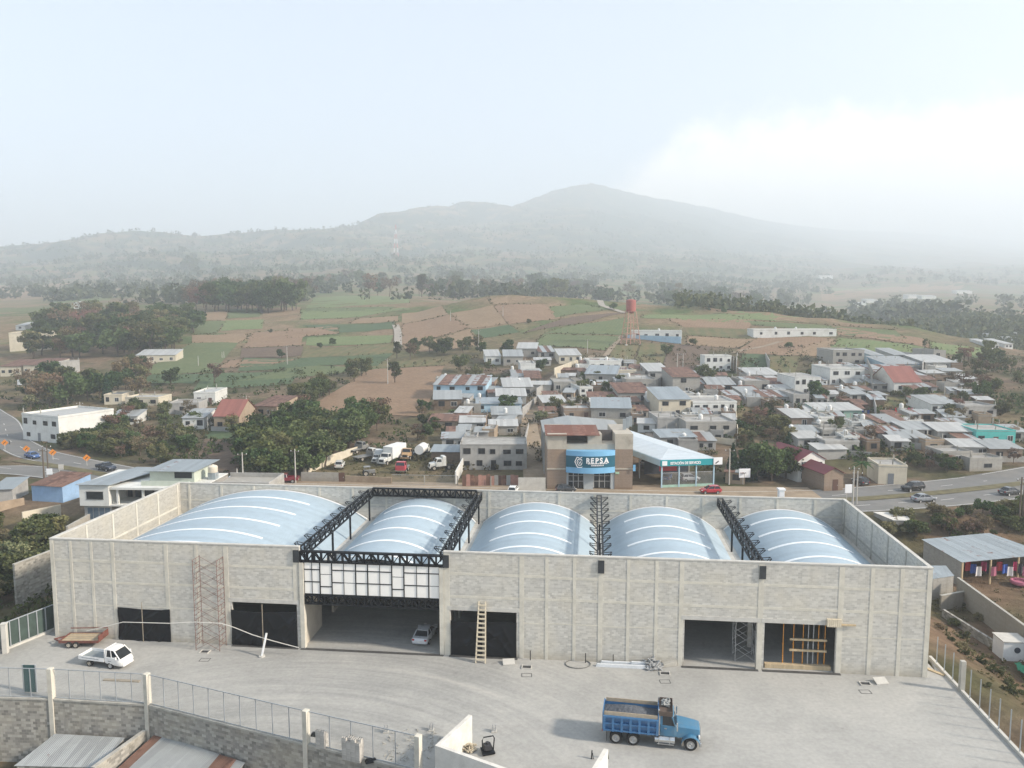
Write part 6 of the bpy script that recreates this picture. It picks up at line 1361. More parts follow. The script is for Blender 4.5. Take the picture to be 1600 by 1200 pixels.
H_('low patched tin house under the brown-grey shed', 1370, 1412, 671, 692, 'conc', 'mix', 2, -6)
H_('small white tin hut behind the cream tank house', 1391, 1421, 689, 705, 'conc', 'white', 1, -5)
H_('grey walled house with white tin right of the bare tree', 1495, 1545, 691, 716, 'conc', 'white', 2, -5)
H_('brown brick house with tin strip at the right edge', 1546, 1597, 693, 720, 'brick', 'grey', 2, -3)
H_('pale block enclosure above the highway at right', 1471, 1520, 700, 730, 'grey', 'slab', 1, 3, 'flat')
H_('long low block enclosure beside the highway at right', 1512, 1568, 712, 736, 'grey', 'slab', 1, 5, 'flat')
ct = H_('cream house with arched gate and dome tank by the highway', 1370, 1418, 718, 757, 'cream', 'slab', 1, -8, 'flat', 'steel', st=1, parapet=.4)
tinaco(ct, 0, 2.5, ct.children[0].dimensions.z-3+.13, .9, 1.6, TANKK)
# red-roofed chalet in two gables
ch = H_('white and timber chalet with steep dark red roof', 1244, 1290, 700, 752, 'white', 'redd', 2, 16, 'gfront', 'brown', depth=11, hw=4.4, exact=True)
H_('brick cottage with dark red roof overgrown with creeper beside the chalet', 1286, 1318, 722, 767, 'brick', 'redd', 1, 10, 'gfront', 'brown', depth=9, hw=3.4, exact=True)
H_('long bright white curved tin roof behind the chalet', 1276, 1324, 700, 718, 'conc', 'white', 0, 4)
H_('small shop with white board sign beside the service station', 1128, 1168, 730, 756, 'tan', 'mix', 1, -20, depth=6)
# -- hilltop and left countryside
H_('long white walled compound below the red water tower', 986, 1066, 512, 529, 'white', 'slab', (5, 0), -8, 'flat', st=1, tank=1, depth=10, hw=3.2)
wall_seg('boundary_wall', 'pale blue perimeter wall of the hilltop compound', G(980, 528), G(1064, 537), G(980, 528).z-4, max(G(980, 528).z, G(1064, 537).z)+1.5, .25, WM['blue'])
H_('long low white house with dark porch alone on the brown hill', 1176, 1308, 511, 526, 'white', 'slab', 6, 2, 'flat', tank=2, depth=9, hw=3.0, frame=FRAME_D)
lw = H_('long two-storey white house beside the left highway', 25, 104, 634, 690, 'white', 'white', (3, 4), -25, 'flat', 'steel', st=2, depth=16, frame=FRAME_D, exact=True)
H_('cream house with arches behind the dark trees at left', 162, 192, 613, 632, 'cream', 'slab', 2, 5, 'flat')
H_('low cream house right of the arched cream house', 194, 250, 618, 634, 'cream', 'white', 3, -4, 'flat')
H_('grey tin cabin in the left trees', 172, 216, 645, 664, 'white', 'grey', 2, 6)
H_('white cube house with roof terrace in the left fields', 302, 338, 608, 632, 'white', 'white', 2, 4, 'flat', 'brown')
H_('grey walled annex below the white cube house', 262, 312, 626, 646, 'conc', 'slab', 1, 6, 'flat')
H_('small white cottage with two dark windows in the left hedges', 285, 320, 645, 671, 'white', 'grey', 2, 3)
H_('red-roofed cottage with grey fence at left', 333, 376, 640, 674, 'tan', 'red', 2, -3, 'gable')
H_('tan house with rusty roof half hidden behind the grove', 390, 440, 626, 655, 'tan', 'rust', 2, -12)
bh = H_('blue hut with rusty roof beside the left highway', 42, 107, 748, 784, 'sky', 'rust', 0, -12, depth=7)
H_('tin lean-to at the left edge below the highway', -14, 22, 760, 784, 'conc', 'blue', 0, 8, depth=6)
H_('large beige windowless warehouse on the far left', 12, 86, 522, 548, 'cream', 'slab', 0, 20, 'flat', depth=24, hw=9, name='warehouse', cat='warehouse')
H_('low cream house row at the left edge beyond the highway', 0, 34, 566, 588, 'cream', 'rust', 3, 3)
H_('cream building with rusty roof left of the tall grey block', 36, 78, 564, 586, 'cream', 'rust', 3, -2)
H_('pale grey two-storey block among the far left houses', 79, 97, 560, 588, 'conc', 'slab', (1, 1), 2, 'flat', st=2)
H_('tiny white house on the far left fields', 115, 133, 470, 482, 'white', 'white', 2, 4)
H_('small white house at the foot of the far left wood', 24, 40, 506, 516, 'white', 'white', 1, 4)
H_('long cream farmhouse below the left wood', 212, 276, 550, 567, 'cream', 'white', 4, 10)
for k, (a, b_, c, d_) in enumerate(((1552,1570,523,533),(1574,1590,517,527),(1585,1604,528,540),(1546,1562,537,546),(1568,1584,535,545))):
    H_(('leftmost', 'uppermost', 'rightmost', 'lowest', 'central') + () and ('leftmost', 'uppermost', 'rightmost', 'lowest', 'central')[k] + ' white house of the hazy cluster at the right edge', a, b_, c, d_, 'white', 'white', 2, 4)
H_('white farm building on the hazy right plain', 1281, 1302, 428, 437, 'white', 'white', 0, 5, depth=14)
for k, (a, b_, yb) in enumerate(((1338,1354,478),(1353,1372,473),(1418,1440,466),(1440,1464,467),(1494,1520,459))):
    H_(('first', 'second', 'third', 'fourth', 'fifth')[k] + ' white greenhouse from the left on the hazy right valley side', a, b_, yb-6, yb, 'white', 'white', 0, 5, depth=18, name='greenhouse', cat='greenhouse')

# ---- white modern house left of the warehouse
p = Gz(133, 812); mh = thing('house', 'white modern two-storey house with roof terrace behind the left warehouse wall', 'house', (p.x, p.y, 0), R(-3)); s_ = mpp(p); mh.scale = (.94, .94, .74)
wl = WM['white']
MB().box(0, 0, -3.5, 5.0, 12, 3.4).build('lower_storey', WM['conc'], mh); MB().box(-.4, -.6, 3.4, 4.9, 12, 8.2).build('upper_storey', wl, mh)
MB().box(4.91, 1.9, 3.4, 21, 12, 3.7).build('balcony_slab', wl, mh); MB().box(4.91, -.4, 3.3, 21, 1.89, 3.65).build('balcony_edge', wl, mh); MB().box(4.91, 5.0, 3.701, 21, 12, 7.4).build('rear_rooms', M('shadowed_plaster', (.30,.28,.25), .9), mh)  # shade below the terrace slab put into the rear rooms' plaster colour
MB().box(4.91, -.4, 7.1, 21, 12, 7.6).build('terrace_slab', wl, mh)
for x in (6.0, 10.6, 15.2, 20): MB().box(x, -.1, 3.66, x+.35, .25, 7.09).build('column', wl, mh)
for x in (5.2, 6.6, 11.2, 15.8): MB().box(x, 4.93, 3.75, x+3.6 if x > 6 else x+.9, 4.99, 6.6).build('glazing', PANE, mh)
e = MB().box(.9, -.66, 5.0, 3.9, -.58, 6.6).build('window', PANE, mh); m_ = MB(); m_.box(.8,-.7,4.9,4.0,-.661,5.0); m_.box(.8,-.7,6.6,4.0,-.661,6.7); m_.build('frame', FRAME_D, e)
quad_roof(mh, 'roof_panel', [(-.8,-1.0,8.25),(5.3,-1.0,8.25),(9.5,12.4,8.7),(3.0,12.4,8.7)], .08, TINB)
MB().box(10, 4.0, 7.601, 18.2, 11, 10.3).build('roof_room', M('pale_green_wall', (.48,.52,.44), .9, .1, .7), mh); MB().box(14.6, 3.94, 8.6, 17.8, 3.99, 10.0).build('opening', PANE, mh)
quad_roof(mh, 'roof_room_roof', [(9.4,3.0,10.35),(18.8,3.0,10.35),(19.6,11.8,10.9),(10.6,11.8,10.9)], .08, TINB)
MB().box(9.8, 1.2, 7.601, 18.6, 1.4, 8.7).build('terrace_parapet', M('pale_green_wall', (.48,.52,.44)), mh)
MB().box(19.6, 6.4, 7.601, 21, 7.8, 9.2).build('tank_stand', TINB, mh); tinaco(mh, 20.3, 7.1, 9.201, .85, 1.7, TANKK)
MB().box(21.1, 5.0, -1, 31.5, 13, 6.5).build('annex', WM['grey'], mh); 
for q in ((21.1,5.0,31.5,5.25),(31.25,5.251,31.5,12.75),(21.1,12.751,31.5,13)): MB().box(q[0], q[1], 6.501, q[2], q[3], 7.5).build('annex_parapet', WM['conc'], mh)
for k in range(4): MB().box(.6+k*1.05, -.04, .2, 1.5+k*1.05, .02, 2.8).build('gate_panel', M('blue_gate', (.10,.14,.18), .6), mh)
wall_seg('boundary_wall', 'low grey block wall beside the white modern house', Gz(105, 835), Gz(140, 815), -4, 1.2, .25, BLOCK_V, CONC)
wall_seg('boundary_wall', 'cream yard wall before the blue hut', Gz(35, 812), Gz(95, 800), -4, 1.3, .25, WM['cream'])
wall_seg('boundary_wall', 'brown adobe wall left of the blue hut', Gz(-30, 800), Gz(38, 788), -3, 1.2, .3, WM['tan'])
wall_seg('boundary_wall', 'old block wall with broken top left of the warehouse', Gz(24, 925, -1), Gz(84, 900, -1), -6, 2.6, .3, BLOCK_D, CONC)
o = thing('tent', 'white domed tent on the verge behind the warehouse', 'tent', (*Gz(371, 757).xy, .05), .2); m_ = MB(); m_.smooth = True; m_.lathe([(2.2,0),(2.1,.9),(1.5,1.7),(.7,2.1),(.05,2.2)], 18); m_.build('canopy', M('tent_white', (.74,.75,.76), .6), o); m_ = MB(); m_.box(-.5,-2.25,0,.5,-1.9,1.0); m_.build('door', DOORM['black'], o)

# ---- brick shop building with the blue sign
pl, pr = Gz(855, 765), Gz(988, 765); RWd = (pr-pl).length; rp_ = thing('shop_building', 'brick and concrete shop building with a curved blue and teal sign', 'shop', (pl.x, pl.y, 0), math.atan2(pr.y-pl.y, pr.x-pl.x)); U = RWd/133.0
def rx(px): return (px-855)*U
def rz_(py): return (765-py)*U
STAINED = M('stained_render', (.46,.42,.35), .9, .12, .5, bump=.15, dirt=(.17,.15,.12)); GREYSTEEL = M('grey_render', (.40,.43,.44), .8, .1, .7)
for a, b_ in ((855, 885), (960, 988)):
    MB().box(rx(a), 0, 0, rx(b_), 12, rz_(701)).build('brick_flank', WM['brick'], rp_); MB().box(rx(a), .02, rz_(701)+.001, rx(b_), 12, rz_(677)).build('upper_block', STAINED, rp_)
    MB().box(rx(a)-.1, -.12, rz_(733), rx(b_)+.1, .05, rz_(731)).build('band', STAINED, rp_)
MB().box(rx(885)+.001, .5, rz_(706), rx(960)-.001, 12, rz_(693)).build('recess_wall', STAINED, rp_); MB().box(rx(885)+.001, 4, rz_(693)+.001, rx(960)-.001, 4.3, rz_(676)).build('rear_wall', M('dark_back_wall', (.10,.09,.085), .9, .3, 1), rp_)  # one very dark colour for the set-back rear wall and the core
MB().box(rx(918), .6, rz_(693)+.001, rx(940), 4, rz_(678)).build('roof_room', STAINED, rp_)
MB().box(rx(885)+.001, .9, 0, rx(960)-.001, 12, rz_(706)-.001).build('core', M('dark_back_wall', (.10,.09,.085)), rp_)
quad_roof(rp_, 'roof_panel', [(rx(852),-.5,rz_(679)),(rx(936),-.5,rz_(679)),(rx(936),7,rz_(672)),(rx(852),7,rz_(672))], .08, mat_sheet('rust_patched_tin', (.30,.15,.11), 0, .2, .8, .1, .75, (.17,.07,.045), .4))
HZ = rz_(692)
MB().box(0.05, 12.001, 0, RWd-.05, 29, HZ).build('hall', WM['conc'], rp_)
for s2, (xa, xb_) in enumerate(((-.3, RWd*.36), (RWd+.1, RWd*.36))): quad_roof(rp_, 'hall_roof', [(xa,12.2,HZ),(xb_,12.2,HZ+1.1),(xb_,29.3,HZ+1.1),(xa,29.3,HZ)], .08, TIN)
for k in range(7): MB().box(-.12, 13+k*2.55, 0, .04, 13.3+k*2.55, HZ).build('buttress', WM['conc'], rp_)
for k in range(3): MB().box(rx(978)+k*.9, 5+k*2, rz_(677), rx(978)+k*.9+.6, 5.5+k*2, rz_(660)).build('vent_stack', TINB, rp_)
for a, b_ in ((885, 888), (912, 927), (954, 960)): MB().box(rx(a)+.002, .1, 0, rx(b_)-.002, .89, rz_(737)).build('pillar', GREYSTEEL, rp_)
MB().box(rx(885)+.002, .05, rz_(737)+.001, rx(960)-.002, .89, rz_(735)).build('lintel', GREYSTEEL, rp_)
for a, b_ in ((888, 912), (928, 954)):
    w_ = MB().box(rx(a), .6, .3, rx(b_), .66, rz_(737)).build('shop_window', PANE, rp_)
    for f in (0, .33, .66, 1): MB().box(rx(a)+(rx(b_)-rx(a))*f-.05, .5, .3, rx(a)+(rx(b_)-rx(a))*f+.05, .59, rz_(737)).build('mullion', FRAME_W, w_)
    for f in (.38, .72): MB().box(rx(a)+.06, .52, .3+(rz_(737)-.3)*f, rx(b_)-.06, .6, .3+(rz_(737)-.3)*f+.07).build('transom', FRAME_W, w_)
sg = bpy.data.objects.new('sign', None); COL.objects.link(sg); sg.parent = rp_
def bow(x): t = (x-rx(884))/(rx(960)-rx(884)); return -.25 - 1.3*math.sin(max(0, min(1, t))*math.pi)**.8
def band(nm, z0, z1, mat, off=0.0):
    n_ = 18; m_ = MB()
    for i in range(n_+1):
        x = rx(884) + (rx(960)-rx(884))*i/n_; y_ = bow(x)-off; m_.v += [(x, y_, z0), (x, y_, z1), (x, .4, z0), (x, .4, z1)]
    for i in range(n_):
        k = 4*i; m_.f += [(k,k+4,k+5,k+1),(k+1,k+5,k+7,k+3),(k,k+2,k+6,k+4)]
    m_.f += [(0,1,3,2),(4*n_,4*n_+2,4*n_+3,4*n_+1)]; m_.build(nm, mat, sg, smooth=True)
LB = M('sign_light_blue', (.20,.46,.70), .45, .08, .5); TE = M('sign_teal', (.018,.115,.17), .35, .15, .4)
band('upper_band', rz_(710), rz_(702), LB, .06); band('middle_band', rz_(728)+.002, rz_(710)-.002, TE); band('lower_band', rz_(737), rz_(728), LB, .06)
LETTER = M('sign_white', (.80,.81,.82), .5, .02)
def text(s, size, parent, fn, name='lettering', mat=LETTER, ext=.04):
    cu = bpy.data.curves.new(name, 'FONT'); cu.body = s; cu.size = size; cu.extrude = ext; cu.offset = size*.035; t = bpy.data.objects.new(name, cu); COL.objects.link(t)
    bpy.context.view_layer.update(); me = bpy.data.meshes.new_from_object(t.evaluated_get(bpy.context.evaluated_depsgraph_get())); bpy.data.objects.remove(t)
    for v in me.vertices: v.co = fn(v.co.copy())
    me.materials.clear(); me.materials.append(mat); return link(name, me, parent)
for i, chx in enumerate('REPSA'):
    x0 = rx(914 + i*7.1)
    text(chx, 1.42, sg, lambda c, x0=x0: Vector((x0+c.x*.9, bow(x0+c.x*.9)-.05-c.z, rz_(720.6)+c.y)), 'letter')
for zz, xa, xb_ in ((722.2, 917, 946), (725.2, 922, 942)):       # two lines of small lettering, too fine to read
    rs = random.Random(int(zz)); x = rx(xa)
    while x < rx(xb_): wd = rs.uniform(.12, .3); MB().box(x, bow(x)-.09, rz_(zz), x+wd, bow(x)-.03, rz_(zz)+.24).build('small_lettering', LETTER, sg); x += wd+.08
hexr = MB()
def hexring(r0, sc, th):
    cx, cz = rx(904.5), rz_(719.2); pts = [(0.55,1),(1,.1),(.45,-1),(-.45,-1),(-1,.1),(-.55,1),(0,.72)]
    for i in range(len(pts)):
        a, b_ = pts[i], pts[(i+1) % len(pts)]; A = Vector((cx+a[0]*sc*.93, bow(cx)-.07, cz+a[1]*sc)); Bb = Vector((cx+b_[0]*sc*.93, bow(cx)-.07, cz+b_[1]*sc)); hexr.bar(A, Bb, .06, th)
hexring(0, 1.0, .13); hexring(0, .58, .12); cx, cz = rx(904.5), rz_(719.4); hexr.bar((cx-.22,bow(cx)-.07,cz+.2), (cx,bow(cx)-.07,cz-.3), .06, .1); hexr.bar((cx+.22,bow(cx)-.07,cz+.2), (cx,bow(cx)-.07,cz-.3), .06, .1); hexr.build('emblem', LETTER, sg)
MB().box(rx(961), -.1, rz_(740), rx(967), -.02, rz_(737)).build('notice', M('pale_green_notice', (.42,.62,.45), .6), rp_); MB().box(rx(988)+.02, -.4, rz_(735), rx(992), -.3, rz_(725)).build('hanging_sign', LB, rp_)
o = thing('roadside_panel', 'blank grey concrete panel beside the foot of the lane', 'panel', (*Gz(831, 768).xy, 0), .0); MB().box(-2.6,-.1,0,2.6,.1,2.7).build('panel', CONC_L, o); MB().box(-2.7,-.2,-.2,2.7,.2,.2).build('footing', CONC, o)
# ---- service station canopy
pa_, pb = Gz(1033, 762), Gz(1114, 759); cw = (pb-pa_).length; sv = thing('service_canopy', 'long white hipped canopy with teal fascia sign and barred front', 'canopy', (pa_.x, pa_.y, 0), math.atan2(pb.y-pa_.y, pb.x-pa_.x)); U2 = cw/81
cz0, cz1 = 33*U2, 42*U2; DL = 36; shx = -7.0
CAN = mat_sheet('canopy_sheet', (.62,.68,.71), 1, .3, .4, .2, .0, var=.04)
def cp(x, y, z): return (x + shx*y/DL, y, z)
ridge = cz1+.85
quad_roof(sv, 'roof_slope', [cp(-.3,-.3,cz1), cp(cw*.5,7,ridge), cp(cw*.5,DL,ridge), cp(-.3,DL,cz1)], .08, CAN); quad_roof(sv, 'roof_slope', [cp(cw+.3,-.3,cz1), cp(cw+.3,DL,cz1), cp(cw*.5,DL,ridge), cp(cw*.5,7,ridge)], .08, CAN)
m_ = MB(); m_.add([cp(-.3,-.3,cz1+.05), cp(cw+.3,-.3,cz1+.05), cp(cw*.5,7,ridge+.05), cp(-.3,-.3,cz1-.02), cp(cw+.3,-.3,cz1-.02), cp(cw*.5,7,ridge-.02)], [(0,1,2),(5,4,3),(0,3,4,1),(1,4,5,2),(2,5,3,0)]); m_.build('roof_hip', CAN, sv)
FAS = M('fascia_teal', (.02,.30,.34), .4, .1, .4)
fs = MB().box(-.4,-.6,cz0,cw+.2,-.35,cz1+.02).build('fascia', FAS, sv); m_ = MB(); m_.hexa([cp(-.5,-.34,cz0),cp(-.3,-.34,cz0),cp(-.3,DL,cz0),cp(-.5,DL,cz0),cp(-.5,-.34,cz1),cp(-.3,-.34,cz1),cp(-.3,DL,cz1),cp(-.5,DL,cz1)]); m_.build('side_fascia', WM['blue'], sv)
text('ESTACIÓN DE SERVICIO', .72, fs, lambda c: Vector((1.55+c.x*.80, -.63-c.z, cz0+.32+c.y)))
MB().box(-.1,-.66,cz0+.15,.9,-.61,cz1-.15).build('round_mark', LETTER, fs); MB().box(cw-.3,-.75,cz0+.05,cw+1.5,-.5,cz1+.25).build('white_board', LETTER, fs); m_ = MB(); m_.bar((cw+.1,-.78,cz0+.3), (cw+.7,-.78,cz0+.75), .05, .2); m_.build('board_mark', UNDER, fs)
for x in (0, cw*.33, cw*.66, cw): MB().box(x-.12, -.3, 0, x+.12, -.06, cz0).build('front_post', WM['blue'], sv)
for k in range(1, 5):
    for x in (0, cw): q = cp(x, DL*k/4.2, 0); MB().box(q[0]-.12, q[1]-.12, -.5, q[0]+.12, q[1]+.12, cz1-.05).build('post', WM['conc'], sv)
MB().box(0, -.25, 0, cw, -.02, .55).build('plinth', WM['mint'], sv)
for k in range(44): MB().box(.15+k*cw/44.6, -.17, .551, .2+k*cw/44.6, -.12, 2.9).build('bar', STEEL, sv)
MB().box(.12, -.19, 2.9, cw-.12, -.1, 2.98).build('rail', STEEL, sv); MB().box(cw*.05, 12, -.3, cw*.95, 12.2, 3.6).build('rear_counter', M('dark_goods', (.05,.055,.07), .8, .4, 1), sv)
MB().box(cw*.06, 3, 2.6, cw*.4, 3.1, 3.9).build('red_banner', M('cloth_red', (.30,.03,.05), .8), sv)

# ---- walls and gates of the truck yard
wall_seg('boundary_wall', 'pale precast wall running diagonally along the left of the truck yard', G(474, 741), G(574, 700), -1, 2.3, .2, WM['cream'])
wall_seg('boundary_wall', 'low grey block wall at the road corner of the truck yard', Gz(471, 752), Gz(529, 753), -.5, 1.9, .2, BLOCK_V)
o = thing('gate', 'rusty brown sheet gate of the truck yard', 'gate', (*Gz(534, 753).xy, 0)); MB().box(-.6,-.05,0,.6,.05,1.9).build('leaf', DOORM['brown'], o); MB().box(.3,-.1,.9,.4,-.051,1.05).build('handle', STEEL, o)
wall_seg('boundary_wall', 'low reddish earth wall along the front of the truck yard', Gz(540, 753), Gz(612, 756), -.5, 1.3, .25, WM['tan'])
fr = fence_run('fence', 'fence of concrete posts along the right front of the truck yard', Gz(612, 757), Gz(715, 759), 6, 0, 2.0)
for c in list(fr.children):
    if c.name.startswith('post'): c.data.materials[0] = CONC; c.scale = (3, 3, 1); c.location.x *= 1
wall_seg('boundary_wall', 'white wall end at the right of the truck yard', G(712, 757), G(727, 722), -.5, 2.6, .25, WM['white'])
o = thing('fence', 'patchwork fence of rusty and grey sheets before the raw block house', 'fence', (*Gz(722, 760).xy, 0), hd(Gz(722, 760), Gz(810, 758))); Lf = (Gz(810, 758)-Gz(722, 760)).length
for k in range(14): MB().box(Lf*k/14+.02, -.03*(k % 2), -.3, Lf*(k+1)/14-.02, .05, 2.1+random.uniform(-.15,.3)).build('sheet', random.choice((RUSTT, TIN, RUSTT, M('pinkish_sheet', (.36,.20,.16), .8), WM['conc'])), o)
# party walls stepping up between village plots
WL = [((716,668),(760,676)),((816,655),(840,625)),((838,622),(862,598)),((866,596),(905,566)),((826,668),(820,700)),((1150,650),(1152,690)),((1027,610),(1048,586)),((905,660),(990,664)),((980,612),(1024,616)),((1236,672),(1290,676)),((1352,560),(1362,612)),((1362,614),(1368,660)),((1290,606),(1360,612)),((1440,590),(1446,560)),((1420,700),(1470,706)),((1450,690),(1500,700)),((1095,616),(1160,622)),((1158,632),(1240,640)),((1196,556),(1202,586)),((1152,556),(1150,584)),((1300,712),(1372,716)),((1546,722),(1600,722)),((1376,694),(1450,700)),((250,640),(285,650)),((290,676),(322,662)),((330,674),(376,676)),((875,642),(884,664)),((940,602),(980,606)),((1100,690),(1150,696))]
for k, (a, b_) in enumerate(WL):
    p, q = G(*a), G(*b_); zt = max(p.z, q.z)+1.3; near = min(HOUSES, key=lambda h: (h.location-(p+q)/2).length)
    wall_seg('boundary_wall', 'party wall by the ' + ' '.join(near['label'].split()[:9]), p, q, min(p.z, q.z)-1.5, zt, .2, random.choice((BLOCK_V, WM['conc'], WM['conc'], WM['cream'])))

# ---- small tin huts and lean-tos packed between the houses
HUTS = [(738,646),(752,690),(700,668),(836,590),(848,572),(800,640),(790,668),(846,612),(862,628),(900,640),(910,618),(938,612),(952,640),(968,600),(990,640),(1004,655),(1002,620),(985,575),(1012,604),(1040,604),(1064,600),(1080,612),(1120,616),(1138,608),(1098,660),(1060,694),(1090,690),(1075,706),(1120,690),(1104,704),(1010,676),(996,664),(1172,598),(1182,604),(1210,604),(1220,625),(1180,636),(1212,642),(1236,656),(1262,690),(1290,660),(1310,664),(1330,700),(1350,690),(1358,668),(1364,706),(1380,682),(1402,664),(1408,700),(1432,676),(1440,700),(1448,660),(1460,706),(1482,660),(1480,676),(1500,680),(1520,706),(1540,712),(1560,690),(1476,640),(1490,612),(1450,602),(1430,584),(1370,590),(1372,602),(1340,616),(1320,622),(1300,628),(1410,606),(1384,572),(1470,584),(1590,690),(1580,716),(1340,676),(1268,655),(760,606),(768,622),(745,668),(712,690),(735,700),(880,600),(888,588),(926,600),(1024,640),(1056,640)]
rs0 = random.Random(77); taken = [h.location.xy for h in HOUSES]
for poly, cnt in (([(700,700),(825,690),(835,590),(690,600)], 16), ([(850,665),(1010,665),(1010,575),(890,572)], 26), ([(1030,690),(1150,690),(1150,598),(1045,590)], 22), ([(1240,700),(1600,715),(1500,575),(1290,575)], 46), ([(1160,640),(1240,640),(1235,590),(1160,590)], 8)):
    PP = [G(*q) for q in poly]; got = 0; tries = 0
    while got < cnt and tries < 400:
        tries += 1; u, v = rs0.random(), rs0.random(); q = (PP[0]*(1-u)+PP[1]*u)*(1-v) + (PP[3]*(1-u)+PP[2]*u)*v
        if min((q.xy-t).length for t in taken) < 5.5: continue
        if any(min((q.xy-l_.lerp(m_2, f/6).xy).length for f in range(7)) < 5 for l_, m_2 in zip(lane[:-1]+lane2[:-1], lane[1:]+lane2[1:])): continue
        taken.append(q.xy.copy()); got += 1; vz = q.copy(); vz.z = Tz(q.x, q.y); yc = vz.y*CP-(vz.z-CAMH)*SP; HUTS.append((800+FPX*vz.x/yc, 600-FPX*(vz.y*SP+(vz.z-CAMH)*CP)/yc))
used = set()
for k, (px, yb) in enumerate(HUTS):
    rs = random.Random(k*31+5); w_ = rs.uniform(16, 34); hgt = rs.uniform(9, 15); wl = rs.choice(['grey','conc','grey','tan','conc','brown','white','brick']); rf = rs.choice(['white','grey','mix','rust','slab','slab','grey','slab','mix'])
    p = G(px, yb); near = min(HOUSES[:110], key=lambda h: (h.location-p).length); dx, dy = p.x-near.location.x, p.y-near.location.y
    side = ('right of' if dx > 0 else 'left of') if abs(dx) > abs(dy) else ('behind' if dy > 0 else 'in front of')
    nm = ' '.join(near['label'].split()[:7]); nm = nm[:-4] if nm.endswith(' and') else nm
    while nm.split()[-1] in ('the', 'a', 'of', 'with', 'under', 'at', 'by', 'and', 'in', 'on', 'beside', 'left', 'right', 'behind', 'below', 'above', 'between', 'two', 'near', 'very'): nm = ' '.join(nm.split()[:-1])
    lab = {'white':'white tin','grey':'grey tin','mix':'patched tin','rust':'rusty tin','blue':'bluish tin','slab':'flat concrete'}[rf] + ' hut ' + side + ' the ' + nm
    base = lab
    for ex in ('', 'low ', 'little ', 'squat ', 'narrow ', 'broad ', 'crooked ', 'worn ', 'plain ', 'low worn ', 'little worn ', 'low plain ', 'broad plain '):
        lab = ex + base
        if lab not in used: break
    used.add(lab)
    H_(lab, px-w_/2, px+w_/2, yb-hgt, yb, wl, rf, rs.choice((0, 1, 1, 2)), rs.uniform(-14, 10), 'flat' if rf == 'slab' else 'shed', depth=rs.uniform(4, 7), name='hut', cat='hut', frame=FRAME_D, tank=1 if rs.random() < .22 else 0)

# ================================================================== vegetation
def clear(X, Y, m=7.5):
    ok = np.ones(len(X), bool)
    for rd in (nearR, farR):
        for p, q in zip(rd[:-1], rd[1:]):
            d2 = (q.x-p.x)**2 + (q.y-p.y)**2; t = np.clip(((X-p.x)*(q.x-p.x) + (Y-p.y)*(q.y-p.y))/d2, 0, 1); ok &= np.hypot(X-p.x-t*(q.x-p.x), Y-p.y-t*(q.y-p.y)) > m
    return ok
LEAF = {
 'broad': mat_leaf('leaf_dark', (.032,.060,.020), (.105,.155,.048), .32, (.105,.125,.048)), 'olive': mat_leaf('leaf_olive', (.065,.085,.03), (.18,.19,.075), .3, (.22,.18,.09)),
 'dry': mat_leaf('leaf_dry', (.10,.078,.048), (.24,.175,.105), .25, (.22,.14,.095)), 'tall': mat_leaf('leaf_grevillea', (.045,.072,.03), (.145,.16,.07), .3, (.19,.16,.08)),
 'conifer': mat_leaf('leaf_conifer', (.012,.036,.02), (.045,.085,.04), .25), 'bush': mat_leaf('leaf_bush', (.045,.066,.024), (.14,.15,.058), .35, (.20,.16,.09)),
 'palm': mat_leaf('leaf_palm', (.03,.07,.02), (.10,.16,.05), .2), 'flower': mat_leaf('leaf_flowering', (.03,.06,.02), (.40,.40,.22), .15), 'banana': mat_leaf('leaf_banana', (.05,.12,.03), (.13,.22,.06), .2),
}
BARK = M('bark', (.12,.09,.065), .95, .3, 3, bump=.4)
def quads_mesh(name, C_, A_, B_, mat):
    """many separate four-cornered leaves: centre, half-axes"""
    n_ = len(C_); v = np.empty((n_, 4, 3)); v[:, 0] = C_-A_-B_; v[:, 1] = C_+A_-B_*.6; v[:, 2] = C_+A_*.7+B_; v[:, 3] = C_-A_*.8+B_*.8
    me = bpy.data.meshes.new(name); me.vertices.add(n_*4); me.vertices.foreach_set('co', v.ravel()); me.loops.add(n_*4); me.loops.foreach_set('vertex_index', np.arange(n_*4, dtype=np.int32))
    me.polygons.add(n_); me.polygons.foreach_set('loop_start', np.arange(0, n_*4, 4, dtype=np.int32))
    try: me.polygons.foreach_set('loop_total', np.full(n_, 4, dtype=np.int32))
    except Exception: pass
    me.update(calc_edges=True); me.materials.append(mat); return me
def rand_axes(rs, n_, size):
    a = rs.normal(size=(n_, 3)); a /= np.linalg.norm(a, axis=1)[:, None]; b_ = np.cross(a, rs.normal(size=(n_, 3))); b_ /= np.linalg.norm(b_, axis=1)[:, None]
    s_ = size*rs.uniform(.6, 1.4, (n_, 1)); return a*s_, b_*s_*.8
